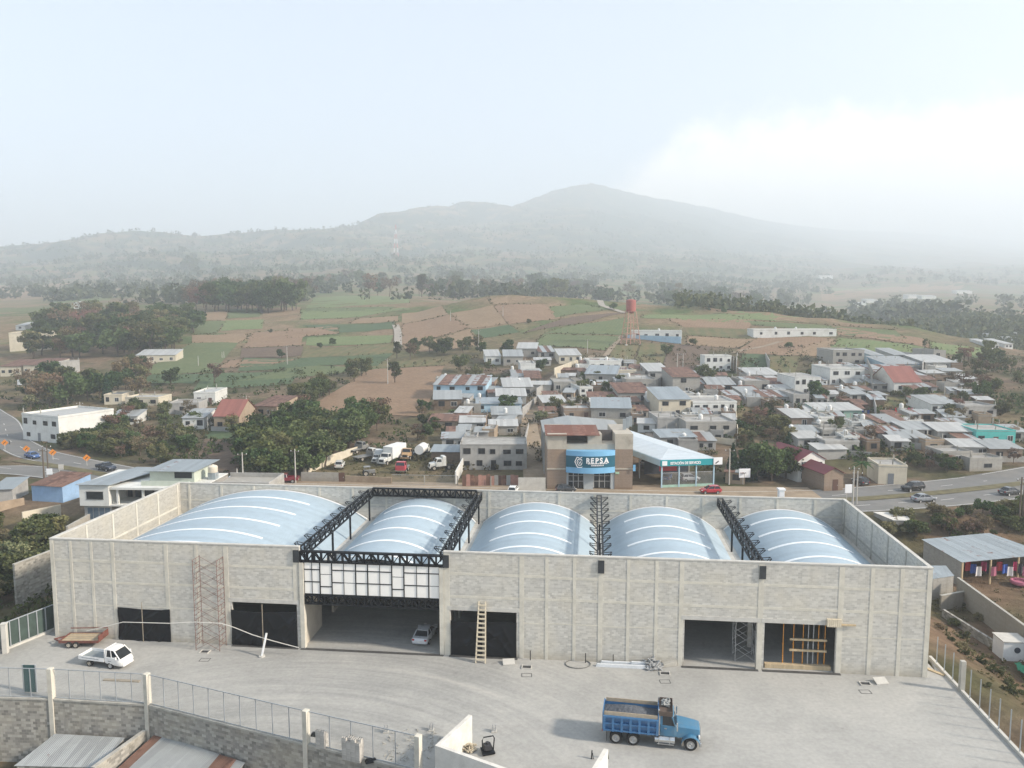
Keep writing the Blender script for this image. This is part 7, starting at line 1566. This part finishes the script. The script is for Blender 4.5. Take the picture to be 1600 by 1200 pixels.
def crown(kind, seed):
    """leaf clumps of a tree one unit high"""
    rs = np.random.RandomState(seed); C_ = []
    spec = {'broad': (17, .33, .20, .54, .36, 1900, .030), 'olive': (14, .31, .18, .54, .34, 1300, .029), 'dry': (14, .30, .17, .58, .32, 800, .025), 'tall': (14, .17, .13, .56, .40, 1200, .025), 'bush': (10, .46, .26, .42, .28, 800, .046), 'flower': (13, .33, .19, .55, .32, 1300, .029)}
    if kind in spec:
        nl, sp, lr, cz, sz, n_, ls = spec[kind]
        for k in range(nl):
            t = rs.uniform(0, 6.28); rr = sp*math.sqrt(rs.uniform(.05, 1)); zz = cz + sz*rs.uniform(-1, 1)*(1-.45*rr/sp); r_ = lr*rs.uniform(.55, 1.05)
            m = int(n_/nl); d = rs.normal(size=(m, 3)); d /= np.linalg.norm(d, axis=1)[:, None]
            C_.append(np.array([rr*math.cos(t), rr*math.sin(t), min(zz, 1-r_*.6)]) + d*(r_*rs.uniform(.35, 1.05, (m, 1)))*np.array([1, 1, .78]))
    elif kind == 'conifer':
        ls = .030
        for k in range(15):
            f = k/14; r_ = .20*(1-f)**.8+.012; m = int(100*(1-f)+16); t = rs.uniform(0, 6.28, m); rr = r_*np.sqrt(rs.uniform(.15, 1, m))
            C_.append(np.stack([rr*np.cos(t), rr*np.sin(t), .08 + .9*f - rr*.35 + rs.uniform(-.03, .03, m)], 1))
    C_ = np.concatenate(C_); A_, B_ = rand_axes(rs, len(C_), ls); return quads_mesh('crown', C_, A_, B_, LEAF[kind])
def trunk(kind, seed):
    rs = random.Random(seed); m_ = MB(); m_.smooth = True; top = {'bush': .3, 'conifer': .8}.get(kind, .55); r_ = .022 if kind != 'bush' else .012
    pts = [Vector((rs.uniform(-.012, .012)*k, rs.uniform(-.012, .012)*k, -.06 + (top+.06)*k/4)) for k in range(5)]; m_.tube(pts, r_, 7, True, r_*.45)
    if kind != 'conifer':
        for k in range(6):
            f = rs.uniform(.35, .95); b_ = pts[0].lerp(pts[-1], f); t = rs.uniform(0, 6.28); L = rs.uniform(.15, .28)
            m_.tube([b_, b_+Vector((math.cos(t)*L*.5, math.sin(t)*L*.5, L*.55)), b_+Vector((math.cos(t)*L, math.sin(t)*L, L*.9))], r_*.5, 5, True, r_*.15)
    me = m_.mesh('trunk'); me.materials.append(BARK); return me
def palm_parts(kind, seed):
    rs = random.Random(seed); C_ = []; m_ = MB(); v = []; f = []
    for k in range(16 if kind == 'palm' else 9):
        t = k*2.4 + rs.uniform(-.3, .3); el = rs.uniform(.15, .9); L = rs.uniform(.38, .52); wd = .05 if kind == 'palm' else .1; p = Vector((0, 0, .62 if kind == 'palm' else .45)); d = Vector((math.cos(t)*math.cos(el), math.sin(t)*math.cos(el), math.sin(el))); sd_ = Vector((-math.sin(t), math.cos(t), 0)); k0 = len(v)
        for j in range(6):
            q = p + d*L*j/5 + Vector((0, 0, -.32*(j/5)**2)); w_ = wd*math.sin(math.pi*(.12+.85*j/5)); v += [tuple(q-sd_*w_-Vector((0,0,w_*.5))), tuple(q), tuple(q+sd_*w_-Vector((0,0,w_*.5)))]
        for j in range(5): a = k0+3*j; f += [(a,a+1,a+4,a+3),(a+1,a+2,a+5,a+4)]
    me = bpy.data.meshes.new('crown'); me.from_pydata(v, [], f); me.update(); me.materials.append(LEAF[kind]); return me
TREE = {}
for kind, n_ in (('broad', 4), ('olive', 3), ('dry', 3), ('tall', 3), ('conifer', 2), ('bush', 3), ('flower', 1)): TREE[kind] = [(crown(kind, 10*k+len(kind)), trunk(kind, k)) for k in range(n_)]
for kind in ('palm', 'banana'): TREE[kind] = [(palm_parts(kind, 3), trunk('conifer', 9))]
NAMES = {'broad': 'broadleaf_tree', 'olive': 'olive_green_tree', 'dry': 'dry_tree', 'tall': 'feathery_tree', 'conifer': 'conifer_tree', 'bush': 'shrub', 'flower': 'flowering_tree', 'palm': 'palm_tree', 'banana': 'banana_plant'}
TR = random.Random(99); TREES = []
def plant(kind, p, h, label, group=None, wide=1.0):
    if p.y < 260 and not clear(np.array([p.x]), np.array([p.y]), 6.5)[0]: return None
    cr, tk = TR.choice(TREE[kind]); o = thing(NAMES[kind], label, {'bush': 'shrub', 'banana': 'plant'}.get(kind, 'tree'), (p.x, p.y, p.z-.05), TR.uniform(0, 6.28), group)
    o.scale = (h*wide*TR.uniform(.9, 1.15), h*wide*TR.uniform(.9, 1.15), h); link('crown', cr, o); link('trunk', tk, o); TREES.append(o); return o
def tree(kind, px, py, hpx, label, wide=1.0): p = G(px, py); return plant(kind, p, hpx*mpp(p), label, None, wide)
ADJ = {'broad': 'dark green broadleaf tree', 'olive': 'olive green tree', 'dry': 'brown dry-leaved tree', 'tall': 'tall feathery tree', 'conifer': 'dark conifer', 'bush': 'low shrub', 'flower': 'pale flowering tree'}
def grove(where, n_, quad, kinds, h0, h1, wide=1.0, yr=None):
    """trees that fill a patch of ground, photograph corners near-left, near-right, far-right, far-left"""
    P = [G(*q) for q in quad]
    for k in range(n_):
        u, v = TR.random(), TR.random(); q = (P[0]*(1-u)+P[1]*u)*(1-v) + (P[3]*(1-u)+P[2]*u)*v; kd = TR.choice(kinds)
        plant(kd, Vector((q.x, q.y, Tz(q.x, q.y))), TR.uniform(h0, h1)*(.8 if kd == 'bush' else 1), ADJ[kd] + ' ' + where, ADJ[kd] + 's ' + where, wide)
grove('in the dense grove left of the truck yard', 42, [(395,752),(520,742),(585,668),(385,690)], ['broad','broad','broad','olive','bush'], 6.5, 10, 1.15)
grove('in the upper grove beside the ploughed field', 18, [(400,690),(590,690),(600,650),(470,655)], ['broad','broad','broad','olive','dry'], 6.5, 10)
grove('in the hedge along the left of the ploughed field', 14, [(462,632),(490,640),(580,582),(540,580)], ['olive','olive','tall','broad'], 5.5, 9)
grove('on the bank above the left highway', 46, [(105,706),(300,742),(300,690),(130,672)], ['broad','bush','olive','dry','broad','bush'], 3.5, 6.5, 1.2)
grove('among the cottages at left', 24, [(150,668),(400,690),(400,640),(150,640)], ['broad','bush','olive','dry'], 3.5, 6.5, 1.1)
grove('behind the long white roadside house', 24, [(20,640),(215,630),(225,590),(40,600)], ['tall','broad','olive','tall','dry'], 8, 13)
grove('in the mid-distance wood at left', 100, [(50,562),(285,560),(318,500),(75,500)], ['broad','broad','dry','tall','olive'], 11, 18, 1.15)
grove('in the tall dark wood behind the left fields', 84, [(290,492),(468,488),(480,468),(300,468)], ['broad','broad','tall','broad','dry'], 19, 31, .9)
grove('in the row at the top of the ploughed field', 13, [(640,562),(760,560),(765,545),(640,545)], ['broad','olive','broad'], 6, 9)
grove('between the houses left of the lane', 16, [(690,660),(820,640),(830,570),(700,590)], ['broad','olive','bush','bush'], 3, 6)
grove('between the two village lanes', 16, [(860,655),(1010,650),(1010,580),(880,580)], ['broad','bush','olive'], 3, 6)
grove('in the green gully right of the long white house', 30, [(1152,712),(1238,712),(1232,636),(1155,636)], ['broad','olive','bush','bush','dry'], 2.8, 5.2, 1.15)
grove('in the dark clump behind the small shop', 11, [(1165,752),(1238,754),(1238,728),(1160,728)], ['broad','conifer','broad','conifer'], 5.5, 8)
grove('on the middle right village slope', 34, [(1290,700),(1600,700),(1560,600),(1280,610)], ['broad','bush','bush','dry','olive'], 2.5, 5.5)
grove('on the brown slope at the far right', 34, [(1480,640),(1610,660),(1600,556),(1490,566)], ['broad','dry','bush','olive','bush'], 3, 7)
grove('along the verge of the right highway', 16, [(1420,752),(1600,735),(1600,715),(1420,725)], ['bush','broad','dry'], 2, 4.5)
grove('on the weedy bank below the right highway', 44, [(1400,850),(1640,838),(1620,800),(1370,810)], ['bush','bush','broad','dry'], 1.8, 4.2, 1.2)
grove('on the dirt slope right of the warehouse', 22, [(1462,1000),(1600,1130),(1560,960),(1460,910)], ['bush'], .6, 1.7, 1.2)
grove('in the thicket left of the warehouse', 30, [(-20,960),(70,930),(100,820),(-30,815)], ['broad','bush','bush','olive'], 3, 6.5, 1.15)
grove('beside the left road below the blue hut', 8, [(-20,775),(30,772),(30,755),(-30,752)], ['bush','bush'], 1.2, 2.2)
grove('in the village left field edge', 10, [(640,700),(700,690),(690,630),(650,650)], ['bush','broad','dry'], 3, 5)
def behind(where, n_, x0, x1, y0, y1, kinds, h0, h1):
    for k in range(n_):
        px = TR.uniform(x0, x1); Y = TR.uniform(y0, y1); X = (px-800)/FPX*Y*CP; kd = TR.choice(kinds)
        plant(kd, Vector((X, Y, Tz(X, Y))), TR.uniform(h0, h1), ADJ[kd] + ' ' + where, ADJ[kd] + 's ' + where)
behind('in the hazy tree line behind the field hill', 44, 700, 1240, 900, 1500, ['broad','broad','tall','dry','broad'], 16, 34)
behind('on the hazy left plain beyond the fields', 36, 440, 720, 850, 1500, ['broad','dry','tall','broad'], 16, 30)
# single trees one can point at
for a in [('broad',958,484,13,'lone round tree on the hill crest track'),('broad',1131,490,12,'lone dark tree on the crest right of the water tower'),('bush',828,505,9,'lone bush in the middle of the brown hill field'),('broad',1042,556,22,'green tree between the two tilled plots'),('broad',1083,540,14,'small tree below the hilltop compound corner'),
 ('broad',1232,545,13,'lone tree before the long low hill house'),('broad',1548,560,34,'large dark tree on the far right brown slope'),('broad',1497,566,18,'round tree on the right ridge end'),('tall',553,597,42,'brown tall tree at the left edge of the ploughed field'),('tall',617,598,38,'dark slim tree in the ploughed field'),('dry',592,662,48,'bare grey tree rising from the grove'),
 ('dry',641,562,30,'pale yellow tree at the field track'),('broad',720,580,32,'reddish green tree above the blue house'),('broad',792,553,26,'dark round tree at the top of the village'),('broad',845,580,24,'bushy tree above the lane bend'),('flower',845,664,26,'pale flowering tree beside the lane'),('broad',868,662,16,'dark shrubby tree right of the pale flowering tree'),
 ('broad',1103,598,34,'dark green tree below the stepped grey house'),('broad',1280,628,40,'green tree beside the pale two-storey house'),('palm',1346,752,46,'palm beside the cream house with tank'),('dry',1452,752,62,'large bare reddish tree by the right highway'),('conifer',1144,752,60,'left dark conifer beside the service station'),('conifer',1160,752,50,'right dark conifer beside the service station'),
 ('broad',1205,752,72,'big dark tree behind the small shop'),('broad',1228,748,58,'big dark tree touching the chalet'),('flower',284,700,36,'white flowering tree on the left bank'),('flower',26,893,58,'white flowering tree left of the warehouse'),('flower',48,640,28,'cream flowering tree behind the roadside house'),('broad',267,602,34,'broad brown-green dome tree in the left field'),
 ('dry',335,600,36,'spreading brown tree at the left field'),('conifer',168,628,44,'dark pointed tree behind the cream arches'),('tall',110,622,56,'tall tree behind the long white house'),('tall',138,616,46,'tall olive tree behind the long white house roof'),('broad',216,645,28,'round dark tree before the low cream house'),('banana',706,648,16,'banana clump by the rusty shack'),('banana',712,662,14,'banana clump above the truck yard'),
 ('broad',836,455,34,'reddish round tree on the hazy crest'),('broad',297,425,30,'large dark tree on the hazy left plain'),('tall',620,560,30,'green tree along the pale track'),('broad',500,545,12,'small round tree in the left patchwork fields'),('broad',520,540,14,'second round tree in the left patchwork fields'),('broad',440,560,18,'tree beside the dark tilled strip'),('bush',422,520,8,'bush in the tan strip'),('tall',1445,545,18,'slim poplar on the right hill edge'),
 ('olive',1424,510,14,'pale green tree on the far right crest'),('broad',1505,520,16,'bushy tree on the right skyline of the hill'),('broad',940,640,24,'green tree behind the blue-grey workshop'),('broad',950,618,28,'dark tree before the grey two-storey house'),('broad',912,598,20,'dark tree left of the white cube house'),('broad',410,704,44,'large dark tree at the left of the grove'),('broad',545,700,46,'largest green tree at the right of the grove'),('broad',568,680,48,'bright green tree at the top of the grove')]: tree(*a)

# far woods and ground cover: nobody could count these
def leaf_mass(name, label, pts, hs, per, ls, mat, seed, zf=.62, rf=.3):
    rs = np.random.RandomState(seed); pts = np.repeat(pts, per, 0); hs = np.repeat(hs, per)[:, None]; n_ = len(pts)
    d = rs.normal(size=(n_, 3)); d /= np.linalg.norm(d, axis=1)[:, None]
    C_ = pts + np.concatenate([np.zeros((n_, 2)), hs*zf], 1) + d*hs*rf*rs.uniform(.5, 1.1, (n_, 1))*np.array([1.15, 1.15, 1.2]); A_, B_ = rand_axes(rs, n_, 1.0)
    return tag(link(name, quads_mesh(name, C_, A_*hs*ls, B_*hs*ls, mat)), label, 'vegetation', kind='stuff')
rs = np.random.RandomState(5)
def scatter(n_, x0, x1, y0, y1, mask=None, power=1.0):
    px = rs.uniform(x0, x1, n_); Y = y0*(y1/y0)**(rs.uniform(0, 1, n_)**power); X = (px-800)/FPX*Y*CP; Z = T(X, Y)
    if mask is not None: k = mask(X, Y, Z, px); X, Y, Z = X[k], Y[k], Z[k]
    return np.stack([X, Y, Z], 1)
FARL = mat_leaf('leaf_far', (.04,.065,.032), (.12,.145,.065), .2)
def wooded(X, Y, Z, px): return (fbm(X, Y, 300, 4) + .55*fbm(X+700, Y, 900, 3) > np.where(Y < 1300, .42, .15) - .25*np.clip((px-1050)/300, 0, 1)) & ((Y > 760) | (px > 1050)) & ~((px > 1265) & (px < 1600) & (Y > 1300) & (Y < 2300))
pts = scatter(5200, -80, 1700, 720, 3800, wooded); leaf_mass('far_wood', 'hazy woods on the plain and lower hills', pts, rs.uniform(10, 21, len(pts)), 30, .13, FARL, 1, .45, .42)
pts = scatter(900, 1060, 1700, 470, 760); leaf_mass('valley_wood', 'dark hazy wood filling the valley behind the right ridge', pts, rs.uniform(7, 12, len(pts)), 34, .12, FARL, 2, .42, .45)
def ridge(X, Y, Z, px): return np.abs(fbm(X, Y, 500, 3)) < .5
pts = scatter(6500, -80, 1300, 1800, 5200, ridge); leaf_mass('hill_wood', 'misty trees on the distant hills', pts, rs.uniform(7, 15, len(pts)), 10, .22, FARL, 3, .35, .5)
WEED = mat_leaf('leaf_weeds', (.045,.05,.02), (.15,.135,.06), .2); WEEDG = mat_leaf('leaf_green_weeds', (.03,.05,.015), (.085,.11,.035), .2)
def inside(X, Y, quad):
    P = [G(*q) for q in quad]; r_ = np.ones(len(X), bool); s0 = None
    for i in range(4):
        p, q = P[i], P[(i+1) % 4]; cr = (q.x-p.x)*(Y-p.y) - (q.y-p.y)*(X-p.x); r_ &= cr > 0
    return r_
def offroad(X, Y, Z, px): return clear(X, Y) & ~inside(X, Y, FIELDS[0][0]) & ~inside(X, Y, [(640,700),(668,690),(700,600),(640,600)]) & (fbm(X, Y, 26, 3) > -.1) & ~((Y > 128) & (Y < 163) & (px > 395) & (px < 1290)) & ~((Y < 170) & (X < -20)) & ~((Y < 166) & (px > 1240))
pts = scatter(5200, 640, 1660, 160, 345, offroad); leaf_mass('slope_undergrowth', 'weeds and low scrub between the village houses', pts, rs.uniform(.5, 1.9, len(pts)), 14, .16, WEED, 4, .3, .5)
pts = scatter(1700, 1090, 1640, 165, 320, offroad); leaf_mass('slope_undergrowth', 'darker green scrub on the right village slope', pts, rs.uniform(.8, 2.4, len(pts)), 16, .16, WEEDG, 5, .3, .5)
pts = scatter(2600, -60, 640, 168, 330, offroad); leaf_mass('roadside_undergrowth', 'dense low growth on the left banks and hedges', pts, rs.uniform(.6, 2.2, len(pts)), 16, .16, WEEDG, 6, .3, .5)
pts = scatter(900, 1440, 1760, 52, 128, lambda X, Y, Z, px: (X > 46) & (fbm(X, Y, 14, 3) > -.15)); leaf_mass('slope_weeds', 'dry weeds on the dirt slope right of the warehouse', pts, rs.uniform(.2, .8, len(pts)), 18, .15, WEED, 7, .3, .5)
pts = scatter(700, -160, 110, 74, 128, lambda X, Y, Z, px: X < -53); leaf_mass('thicket_undergrowth', 'dark undergrowth in the thicket left of the warehouse', pts, rs.uniform(.6, 1.8, len(pts)), 20, .15, WEEDG, 8, .3, .5)
pts = scatter(500, 480, 715, 157, 185); leaf_mass('yard_weeds', 'grass and weeds among the old trucks', pts, rs.uniform(.2, .5, len(pts)), 16, .2, WEEDG, 9, .3, .6)
def margins(n_):
    out = []
    for k in range(n_):
        q = FIELDS[rs.randint(len(FIELDS)-4)][0]; j = rs.randint(4); t = rs.uniform(0, 1); a, b_ = q[j], q[(j+1) % 4]
        if k % 9 == 0: EDGE.clear()
        if not EDGE: EDGE.append((G(*a), G(*b_)))
        A, B_ = EDGE[0]; p = A.lerp(B_, t); out.append((p.x+rs.normal()*.7, p.y+rs.normal()*.7))
    xy = np.array(out); return np.concatenate([xy, T(xy[:, 0], xy[:, 1])[:, None]], 1)
EDGE = []
pts = margins(2200); leaf_mass('field_margins', 'weedy margins along the edges of the fields', pts, rs.uniform(.3, 1.0, len(pts)), 12, .22, WEED, 10, .3, .5)
# every tree of a grove is told apart by its row and its place from the left
ORD = 'first second third fourth fifth sixth seventh eighth ninth tenth eleventh twelfth thirteenth fourteenth fifteenth sixteenth seventeenth eighteenth'.split()
by = {}
for o in TREES:
    if 'group' in o: by.setdefault(o['label'], []).append(o)
for lab, v in by.items():
    rows = 1 if len(v) <= 8 else 2 if len(v) <= 20 else 3 if len(v) <= 42 else 4
    v.sort(key=lambda o: o.location.y); per = -(-len(v)//rows)
    for r_ in range(rows):
        row = sorted(v[r_*per:(r_+1)*per], key=lambda o: o.location.x/o.location.y)
        rn = ('',) if rows == 1 else ('front ', 'rear ') if rows == 2 else ('front ', 'middle ', 'rear ') if rows == 3 else ('front ', 'second-row ', 'third-row ', 'rear ')
        for k, o in enumerate(row): o['label'] = rn[r_] + ('' if len(row) == 1 else ORD[min(k, 17)] + '-from-left ') + lab

# ================================================================== poles, tower, signs
POLE = M('pole_concrete', (.46,.44,.40), .9, .12, 1); POLED = M('pole_wood', (.12,.095,.07), .9, .2, 2)
PL = [(380,757,706,'before the dark grove edge'),(371,757,732,'beside the white tent'),(462,755,701,'at the left corner of the truck yard'),(1139,757,700,'beside the small shop'),(1332,790,728,'behind the right rear corner of the warehouse'),(1338,788,735,'just right of the rear corner pole'),(1592,818,744,'at the right edge below the highway'),(1597,816,750,'twin pole at the right edge'),(76,748,694,'beside the white sign at left'),(69,748,700,'left of the white sign'),(127,671,628,'before the long white house'),(325,674,652,'by the small white cottage'),(386,655,618,'behind the red-roofed cottage'),(606,600,560,'in the ploughed field'),(449,570,540,'by the dark tilled strip'),(310,572,556,'in the left green field'),(347,560,550,'left of paired field poles'),(350,560,549,'right of paired field poles'),(704,502,484,'on the brown hill at left'),(786,494,478,'on the middle of the brown hill'),(748,548,515,'at the top of the village left'),(918,552,530,'by the upper lane'),(1058,578,552,'between the tilled plots'),(1067,576,552,'right of the pole between the plots'),(1146,578,556,'beside the stepped grey house'),(816,745,600,''),(1000,620,560,'')]
for px, yb, yt, wh_ in PL:
    if not wh_: continue
    p = G(px, yb); h = (yb-yt)*mpp(p); dk = px in (76, 69, 1592, 1597); o = thing('utility_pole', ('dark wooden' if dk else 'pale concrete') + ' utility pole ' + wh_, 'pole', p, TR.uniform(-.3,.3), 'utility poles')
    m_ = MB(); m_.smooth = True; m_.tube([(0,0,-.5),(0,0,h)], .17, 8, True, .1); m_.build('shaft', POLED if dk else POLE, o)
    if h > 5:
        MB().bar((-.9,0,h-.5), (.9,0,h-.5), .12).build('crossarm', POLED, o)
        for x in (-.8, 0, .8): MB().cyl((x,0,h-.44), .06, .2, 6).build('insulator', WHITE, o)
# the wires of two road-side spans
def wire(label, a, b_, sag):
    m_ = MB(); pts = [a.lerp(b_, t/12) - Vector((0,0,sag*4*(t/12)*(1-t/12))) for t in range(13)]; m_.tube(pts, .02, 4, False); tag(m_.build('power_line', BLACK), label, 'cable')
p0, p1 = Gz(462, 755), Gz(380, 757); wire('power line between the poles left of the truck yard', p0+Vector((0,0,6.3)), p1+Vector((0,0,5.8)), .6)
# water tower
p = G(985, 538); s_ = mpp(p); wt = thing('water_tower', 'tall water tower with red tank on slim lattice legs on the hill', 'water tower', p, .25)
hL = 51*s_; tr_ = 7.6*s_; REDT = M('tank_red', (.36,.12,.10), .6, .1, 1, dirt=(.28,.10,.085)); LEG = M('tower_leg', (.45,.25,.19), .7, .15, 1)
m_ = MB(); m_.smooth = True; m_.lathe([(tr_*.4,hL-.8),(tr_,hL+.3),(tr_,hL+17.5*s_),(tr_*.5,hL+18.8*s_),(.3,hL+19.2*s_)], 24); m_.build('tank', REDT, wt)
m_ = MB(); m_.lathe([(tr_*1.15,hL),(tr_*1.15,hL+.12)], 24); m_.build('walkway', LEG, wt)
lg = [(-1,-1),(1,-1),(1,1),(-1,1)]
for x, y_ in lg: MB().bar((x*12*s_, y_*12*s_, -.6), (x*tr_*.8, y_*tr_*.8, hL), .26).build('leg', LEG, wt)
for k in range(1, 6):
    f = k/6; r_ = (12*s_*(1-f) + tr_*.8*f)
    for i in range(4):
        a, b_ = lg[i], lg[(i+1) % 4]; MB().bar((a[0]*r_, a[1]*r_, hL*f), (b_[0]*r_, b_[1]*r_, hL*f), .12).build('strut', LEG, wt); r2 = (12*s_*(1-f+1/6) + tr_*.8*(f-1/6)); MB().bar((a[0]*r2, a[1]*r2, hL*(f-1/6)), (b_[0]*r_, b_[1]*r_, hL*f), .07).build('brace', LEG, wt)
MB().bar((0,0,0), (0,0,hL), .3).build('riser_pipe', LEG, wt)
for x, y_ in lg: MB().box(x*12*s_-.5, y_*12*s_-.5, -1, x*12*s_+.5, y_*12*s_+.5, .25).build('footing', CONC_L, wt)
# lattice mast on the far plain
p = G(619, 402); s_ = mpp(p); o = thing('radio_mast', 'red and white lattice radio mast standing in the haze', 'mast', p); h = 50*s_; RW_ = [M('mast_red', (.50,.10,.08), .6), M('mast_white', (.75,.75,.75), .6)]
for k in range(7):
    z0, z1 = h*k/7, h*(k+1)/7; r0, r1 = 3.4*s_*(1-k/8), 3.4*s_*(1-(k+1)/8); m_ = MB()
    for i in range(4):
        a, b_ = lg[i], lg[(i+1) % 4]; m_.bar((a[0]*r0,a[1]*r0,z0), (a[0]*r1,a[1]*r1,z1), .5*s_); m_.bar((a[0]*r0,a[1]*r0,z0), (b_[0]*r1,b_[1]*r1,z1), .3*s_)
    m_.build('mast_section', RW_[k % 2], o)
# orange warning boards beside the left highway
OR = M('warning_orange', (.62,.22,.03), .6)
for k, (px, py) in enumerate(((8, 703), (42, 713), (83, 719), (136, 728))):
    p = G(px, py); o = thing('warning_sign', ('first', 'second', 'third', 'fourth')[k] + ' orange warning sign from the left beside the curving highway', 'sign', p, R(20), 'orange warning signs')
    MB().bar((0,0,0), (0,0,1.6), .1).build('post', POLE, o); m_ = MB(); m_.hexa([(0,-.04,1.0),(.8,-.04,1.8),(0,-.04,2.6),(-.8,-.04,1.8),(0,.04,1.0),(.8,.04,1.8),(0,.04,2.6),(-.8,.04,1.8)]); m_.build('board', OR, o); MB().bar((-.25,-.06,1.55), (.25,-.06,2.05), .03, .14).build('symbol', BLACK, o)
for px, py, w_, h_, nm, mt in ((78, 752, 1.1, 1.2, 'blank white board on the dark poles by the left highway', LETTER), (96, 744, 1.0, 1.1, 'small grey road sign between the left carriageways', CONC_L), (31, 607, 1.6, 2.0, 'white road sign above the far highway bend', LETTER), (1325, 782, 1.3, 1.6, 'white road sign at the right rear corner of the warehouse', LETTER), (1163, 757, 2.3, 1.8, 'blank white board beside the small shop', LETTER)):
    p = G(px, py); o = thing('road_sign', nm, 'sign', p, .1); MB().bar((-.3,0,0), (-.3,0,1.6), .09).build('post', POLE, o); MB().box(-w_/2,-.05,1.4,w_/2,.05,1.4+h_).build('board', mt, o)
# white gatepost-like pillar on the warehouse rear wall line
q = B(82.3, WD+1.2); o = thing('pillar', 'short white pillar just behind the rear warehouse wall', 'pillar', (q.x, q.y, 0)); MB().box(-.35,-.35,0,.35,.35,11.6).build('shaft', WHITE, o, bevel=.04); MB().box(-.45,-.45,11.601,.45,.45,11.8).build('cap', WHITE, o)
# washing lines in the village
for k, (px, py, n_) in enumerate(((1100, 604, 12), (1405, 648, 9), (1082, 668, 7), (1345, 652, 6))):
    p = G(px, py); o = thing('washing_line', ('long line of pale washing below the stepped house', 'line of pink and white washing on the weedy plot', 'washing on the wide grey house terrace', 'short washing line behind the mint house')[k], 'washing line', p, R(-6 + 5*k)); L = n_*.9
    MB().bar((-L/2,0,-.3), (-L/2,0,2.0), .08).build('post', POLED, o); MB().bar((L/2,0,-.3), (L/2,0,2.0), .08).build('post', POLED, o); MB().bar((-L/2,0,1.95), (L/2,0,1.95), .03).build('cord', BLACK, o)
    for j in range(n_): c = TR.choice(('white','white','pink','blue','red','crimson')); MB().box(-L/2+.2+j*.88, -.03, 1.95-TR.uniform(.5,1.2), -L/2+.2+j*.88+TR.uniform(.4,.75), .03, 1.93).build('garment', MATS['cloth_'+c], o)
